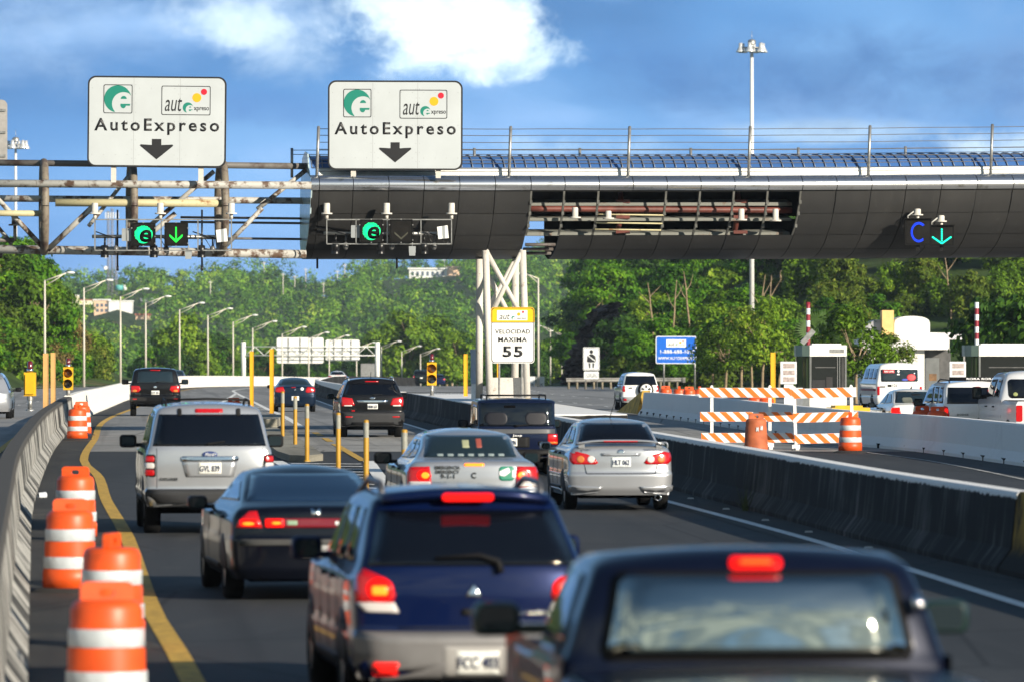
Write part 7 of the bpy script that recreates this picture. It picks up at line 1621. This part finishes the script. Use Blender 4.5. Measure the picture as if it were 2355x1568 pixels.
# ---- far hillside, houses, masts
rng = np.random.default_rng(3); Q, T = [], []
CLEAR = [(936, 1060, 616, 652, 5.5), (208, 308, 690, 735, 6.3), (118, 150, 668, 682, 6.2), (163, 180, 679, 694, 6.2), (182, 212, 689, 698, 6.2), (308, 347, 722, 733, 6.6), (320, 352, 686, 695, 6.2), (900, 918, 658, 667, 5.6), (262, 288, 652, 668, 6.0)]
def clear(x, y, h):
    s = F/y; px = CX+x*s; py = YH-(terr(x, y)+h-H)*s
    return any(a-14 < px < b+14 and s > q and py < t_+.72*(bt-t_) for a, b, t_, bt, q in CLEAR)
def far_tree(x, y, h, w_, n, ls, tint):
    z0 = terr(x, y)
    for k in range(7):
        c = np.array([x+rng.normal()*w_*.26, y+rng.normal()*w_*.26, z0+h*(.30+.50*rng.random())])
        q, t_ = leaf_quads(rng, c, w_*.30, n, ls, tint0=min(1, max(0, tint+rng.normal()*.07)), flat=.8, ctr0=np.array([x, y, z0+h*.35]), out=1.5); Q.append(q); T.append(t_)
for i in range(1750):
    y = 1380+rng.random()**.8*1150; s = F/y; px = rng.uniform(110, 1480); x = (px-CX)/s
    big = rng.random(); h = 5.0+6.5*big**1.5; patch = .42+.26*hnoise(x, y, .045)+.12*rng.normal()
    if clear(x, y, h): continue
    far_tree(x, y, h*(1.35 if big > .88 else 1), (4.2+3.5*rng.random())*(1.7 if big > .88 else 1), 15 if big < .88 else 30, .62, patch)
for i in range(420):
    y = 2550+rng.random()*1050; s = F/y; px = rng.uniform(1040, 1460); x = (px-CX)/s; far_tree(x, y, 7+5*rng.random(), 9+4*rng.random(), 14, 1.05, .30+.12*hnoise(x, y, .03))
o = bpy.data.objects.new('hillside_woodland', quads_mesh('hillside_woodland', np.concatenate(Q), np.concatenate(T), m_leafF)); COL.objects.link(o); tag(o, kind='stuff')
o['label'] = 'green wooded hillside filling the distance behind the road'; o['category'] = 'woodland'
m_hw = M('house_white', (.78, .78, .76), .8, var=.04, vs=.3); m_hp = M('house_peach', (.72, .50, .34), .8, var=.05, vs=.3); m_hwin = M('house_window', (.10, .13, .17), .3, var=0); m_hroof = M('house_roof_red', (.36, .13, .08), .8, var=.1)
def house(label, px0, px1, pt, pb, s, parts, stilts=0):
    y = F/s; root = thing('hill_house', label, 'house', ((px0+px1)/2/s-CX/s, y, H-(pb-YH)/s), 0, 'houses on the hillside')
    u = lambda px: (px-(px0+px1)/2)/s; v = lambda py: (pb-py)/s
    for (a, b, t_, bt, dep, mat, nm) in parts:
        mb = MB(); mb.box((u(a), dep, v(bt)), (u(b), dep+9, v(t_))); mb.build(nm, mat, root)
    return root, u, v
root, u, v = house('long white house on stilts high on the hill above the road', 940, 1056, 612, 657, 5.5, ((941, 1028, 620, 643, 0, m_hw, 'wall'), (1028, 1056, 616, 650, .6, m_hp, 'side_wing'), (965, 1030, 643, 652, .8, m_hw, 'lower_storey'), (938, 1030, 616.5, 620, -.8, m_hw, 'roof'), (1026, 1058, 613, 616, -.3, m_hp, 'wing_roof')))
for k in range(7):
    mb = MB(); mb.box((u(946+k*11.5), -.08, v(635)), (u(952+k*11.5), -.01, v(625))); mb.build('window', m_hwin, root)
for k in range(8):
    mb = MB(); mb.box((u(944+k*13), -.4, v(690)), (u(945.5+k*13), .1, v(643))); mb.build('stilt', m_hw, root)
root, u, v = house('sunlit white and peach block of flats on the left hillside', 212, 304, 690, 742, 6.3, ((216, 250, 691, 728, .6, m_hp, 'wall'), (250, 303, 694, 742, 0, m_hw, 'wall'), (214, 252, 688.5, 691, .2, m_hw, 'roof'), (249, 305, 691.5, 694, -.4, m_hw, 'roof')))
for k in range(3):
    for q in range(2):
        mb = MB(); mb.box((u(221+k*10), .5, v(706+q*12)), (u(227+k*10), .59, v(699+q*12))); mb.build('window', m_hwin, root)
house('small white house half hidden left of the flats', 120, 148, 668, 684, 6.2, ((120, 148, 670, 684, 0, m_hw, 'wall'), (119, 149, 668, 670, -.3, m_hw, 'roof')))
house('little cream house between the lamp posts on the left hill', 165, 178, 679, 695, 6.2, ((165, 178, 681, 697, 0, M('house_cream', (.80, .74, .55), .8), 'wall'), (164, 179, 679, 681, -.3, m_hw, 'roof')))
house('low cream row of houses left of the flats', 182, 212, 689, 699, 6.2, ((182, 212, 691, 701, 0, M('house_cream', (.8, .74, .55)), 'wall'), (181, 213, 689, 691, -.3, m_hroof, 'roof')))
house('small red roofed house below the flats', 310, 345, 722, 735, 6.6, ((312, 342, 726, 736, 0, m_hp, 'wall'), (310, 345, 722, 726, -.3, m_hroof, 'roof')))
house('grey roofed house on the hill right of the flats', 322, 350, 686, 696, 6.2, ((323, 349, 689, 698, 0, M('house_grey', (.4, .42, .45), .8), 'wall'), (322, 350, 686, 689, -.3, M('house_greyroof', (.25, .27, .30), .8), 'roof')))
house('tiny white house above the middle of the hill', 902, 916, 658, 668, 5.6, ((902, 916, 660, 670, 0, m_hw, 'wall'), (901, 917, 658, 660, -.3, m_hw, 'roof')))
root = thing('water_tank', 'turquoise and white water tank beside the lattice towers', 'tank', P(274, 668, 6.0)); mb = MB(); mb.lathe([(.001, 0), (1.5, 0), (1.5, 1.7), (1.2, 2.0), (.001, 2.0)], 16); mb.build('tank_body', M('tank_turquoise', (.10, .42, .40), .5), root); mb = MB(); mb.lathe([(.001, .0), (.7, 0), (.7, 1.9), (.001, 1.95)], 14, (2.2, 0, 0)); mb.build('side_tank', m_hw, root)
m_tow = M('tower_steel', (.26, .26, .28), .5, .3, var=.05)
for k, (px, pt, pb, s, lab) in enumerate(((258, 480, 672, 6.1, 'tall lattice radio tower with panel antennas at the top'), (249, 486, 668, 6.0, 'lattice radio tower with white dishes down its left side'), (267, 560, 668, 6.0, 'slim shorter lattice tower right of the other two'))):
    y = F/s; root = thing('radio_tower', lab, 'radio tower', P(px, pb, s), 0, 'radio towers on the left hill'); h = (pb-pt)/s; mb = MB(); w_ = .5
    cs = [(w_*math.cos(a), w_*math.sin(a)) for a in (.5, 2.6, 4.7)]
    for a, b in cs: mb.tube([(a, b, -6), (a, b, h)], .11, 5)
    n_ = int(h/1.2)
    for j in range(n_):
        for q in range(3): mb.tube([(*cs[q], j*h/n_), (*cs[(q+1) % 3], (j+1)*h/n_)], .07, 4)
    mb.build('lattice', m_tow, root)
    if k == 0:
        for q in range(6): mb = MB(); mb.cbox((-2.4+q*.95, -.3, h-2.6), (.35, .2, 2.2)); mb.build('panel_antenna', m_hw, root)
        mb = MB(); mb.box((-2.6, -.2, h-2.7), (2.6, .0, h-2.5)); mb.build('antenna_rail', m_tow, root)
    if k == 1:
        for q in (.50, .57, .72): mb = MB(); mb.lathe([(.001, .25), (.8, 0), (.7, -.1), (.001, .1)], 12, (-1.0, -.3, h*(1-q)), axis='y'); mb.build('dish', m_hw, root)
for i, (px, pt, pb, s) in enumerate(((540, 615, 640, 5.6), (607, 602, 640, 5.6), (651, 628, 660, 6.0), (703, 617, 640, 5.6), (678, 634, 655, 5.8), (484, 646, 664, 6.2), (793, 607, 638, 5.6), (776, 622, 642, 5.6), (1022, 596, 622, 5.5), (744, 650, 664, 6), (1086, 606, 640, 5.5))):
    root = thing('utility_pole', 'thin pale utility pole on the wooded ridge', 'pole', P(px, pb, s), 0, 'utility poles along the ridge'); h = (pb-pt)/s
    mb = MB(); mb.tube([(0, 0, -4), (0, 0, h)], [.22, .15], 6); mb.build('pole', m_lp, root)
    mb = MB(); mb.box((-.9, -.08, h-.7), (.9, .08, h-.5)); mb.build('crossarm', m_lp, root)
# ---- air: pale haze over the whole valley
HZ = True
if HZ:
    mb = MB(); mb.box((-940, -720, -34), (940, 5300, 75)); o = mb.build('haze', (lambda m: m)(bpy.data.materials.new('valley_haze'))); m = o.data.materials[0]; m.use_nodes = True; t = NT(m.node_tree); t.n.clear()
    pv = t.new('ShaderNodeVolumePrincipled', {'Color': (.66, .80, 1.0, 1), 'Density': .00006, 'Anisotropy': .0}); out = t.new('ShaderNodeOutputMaterial'); t.l.new(pv.outputs[0], out.inputs['Volume'])

    tag(o, kind='stuff')
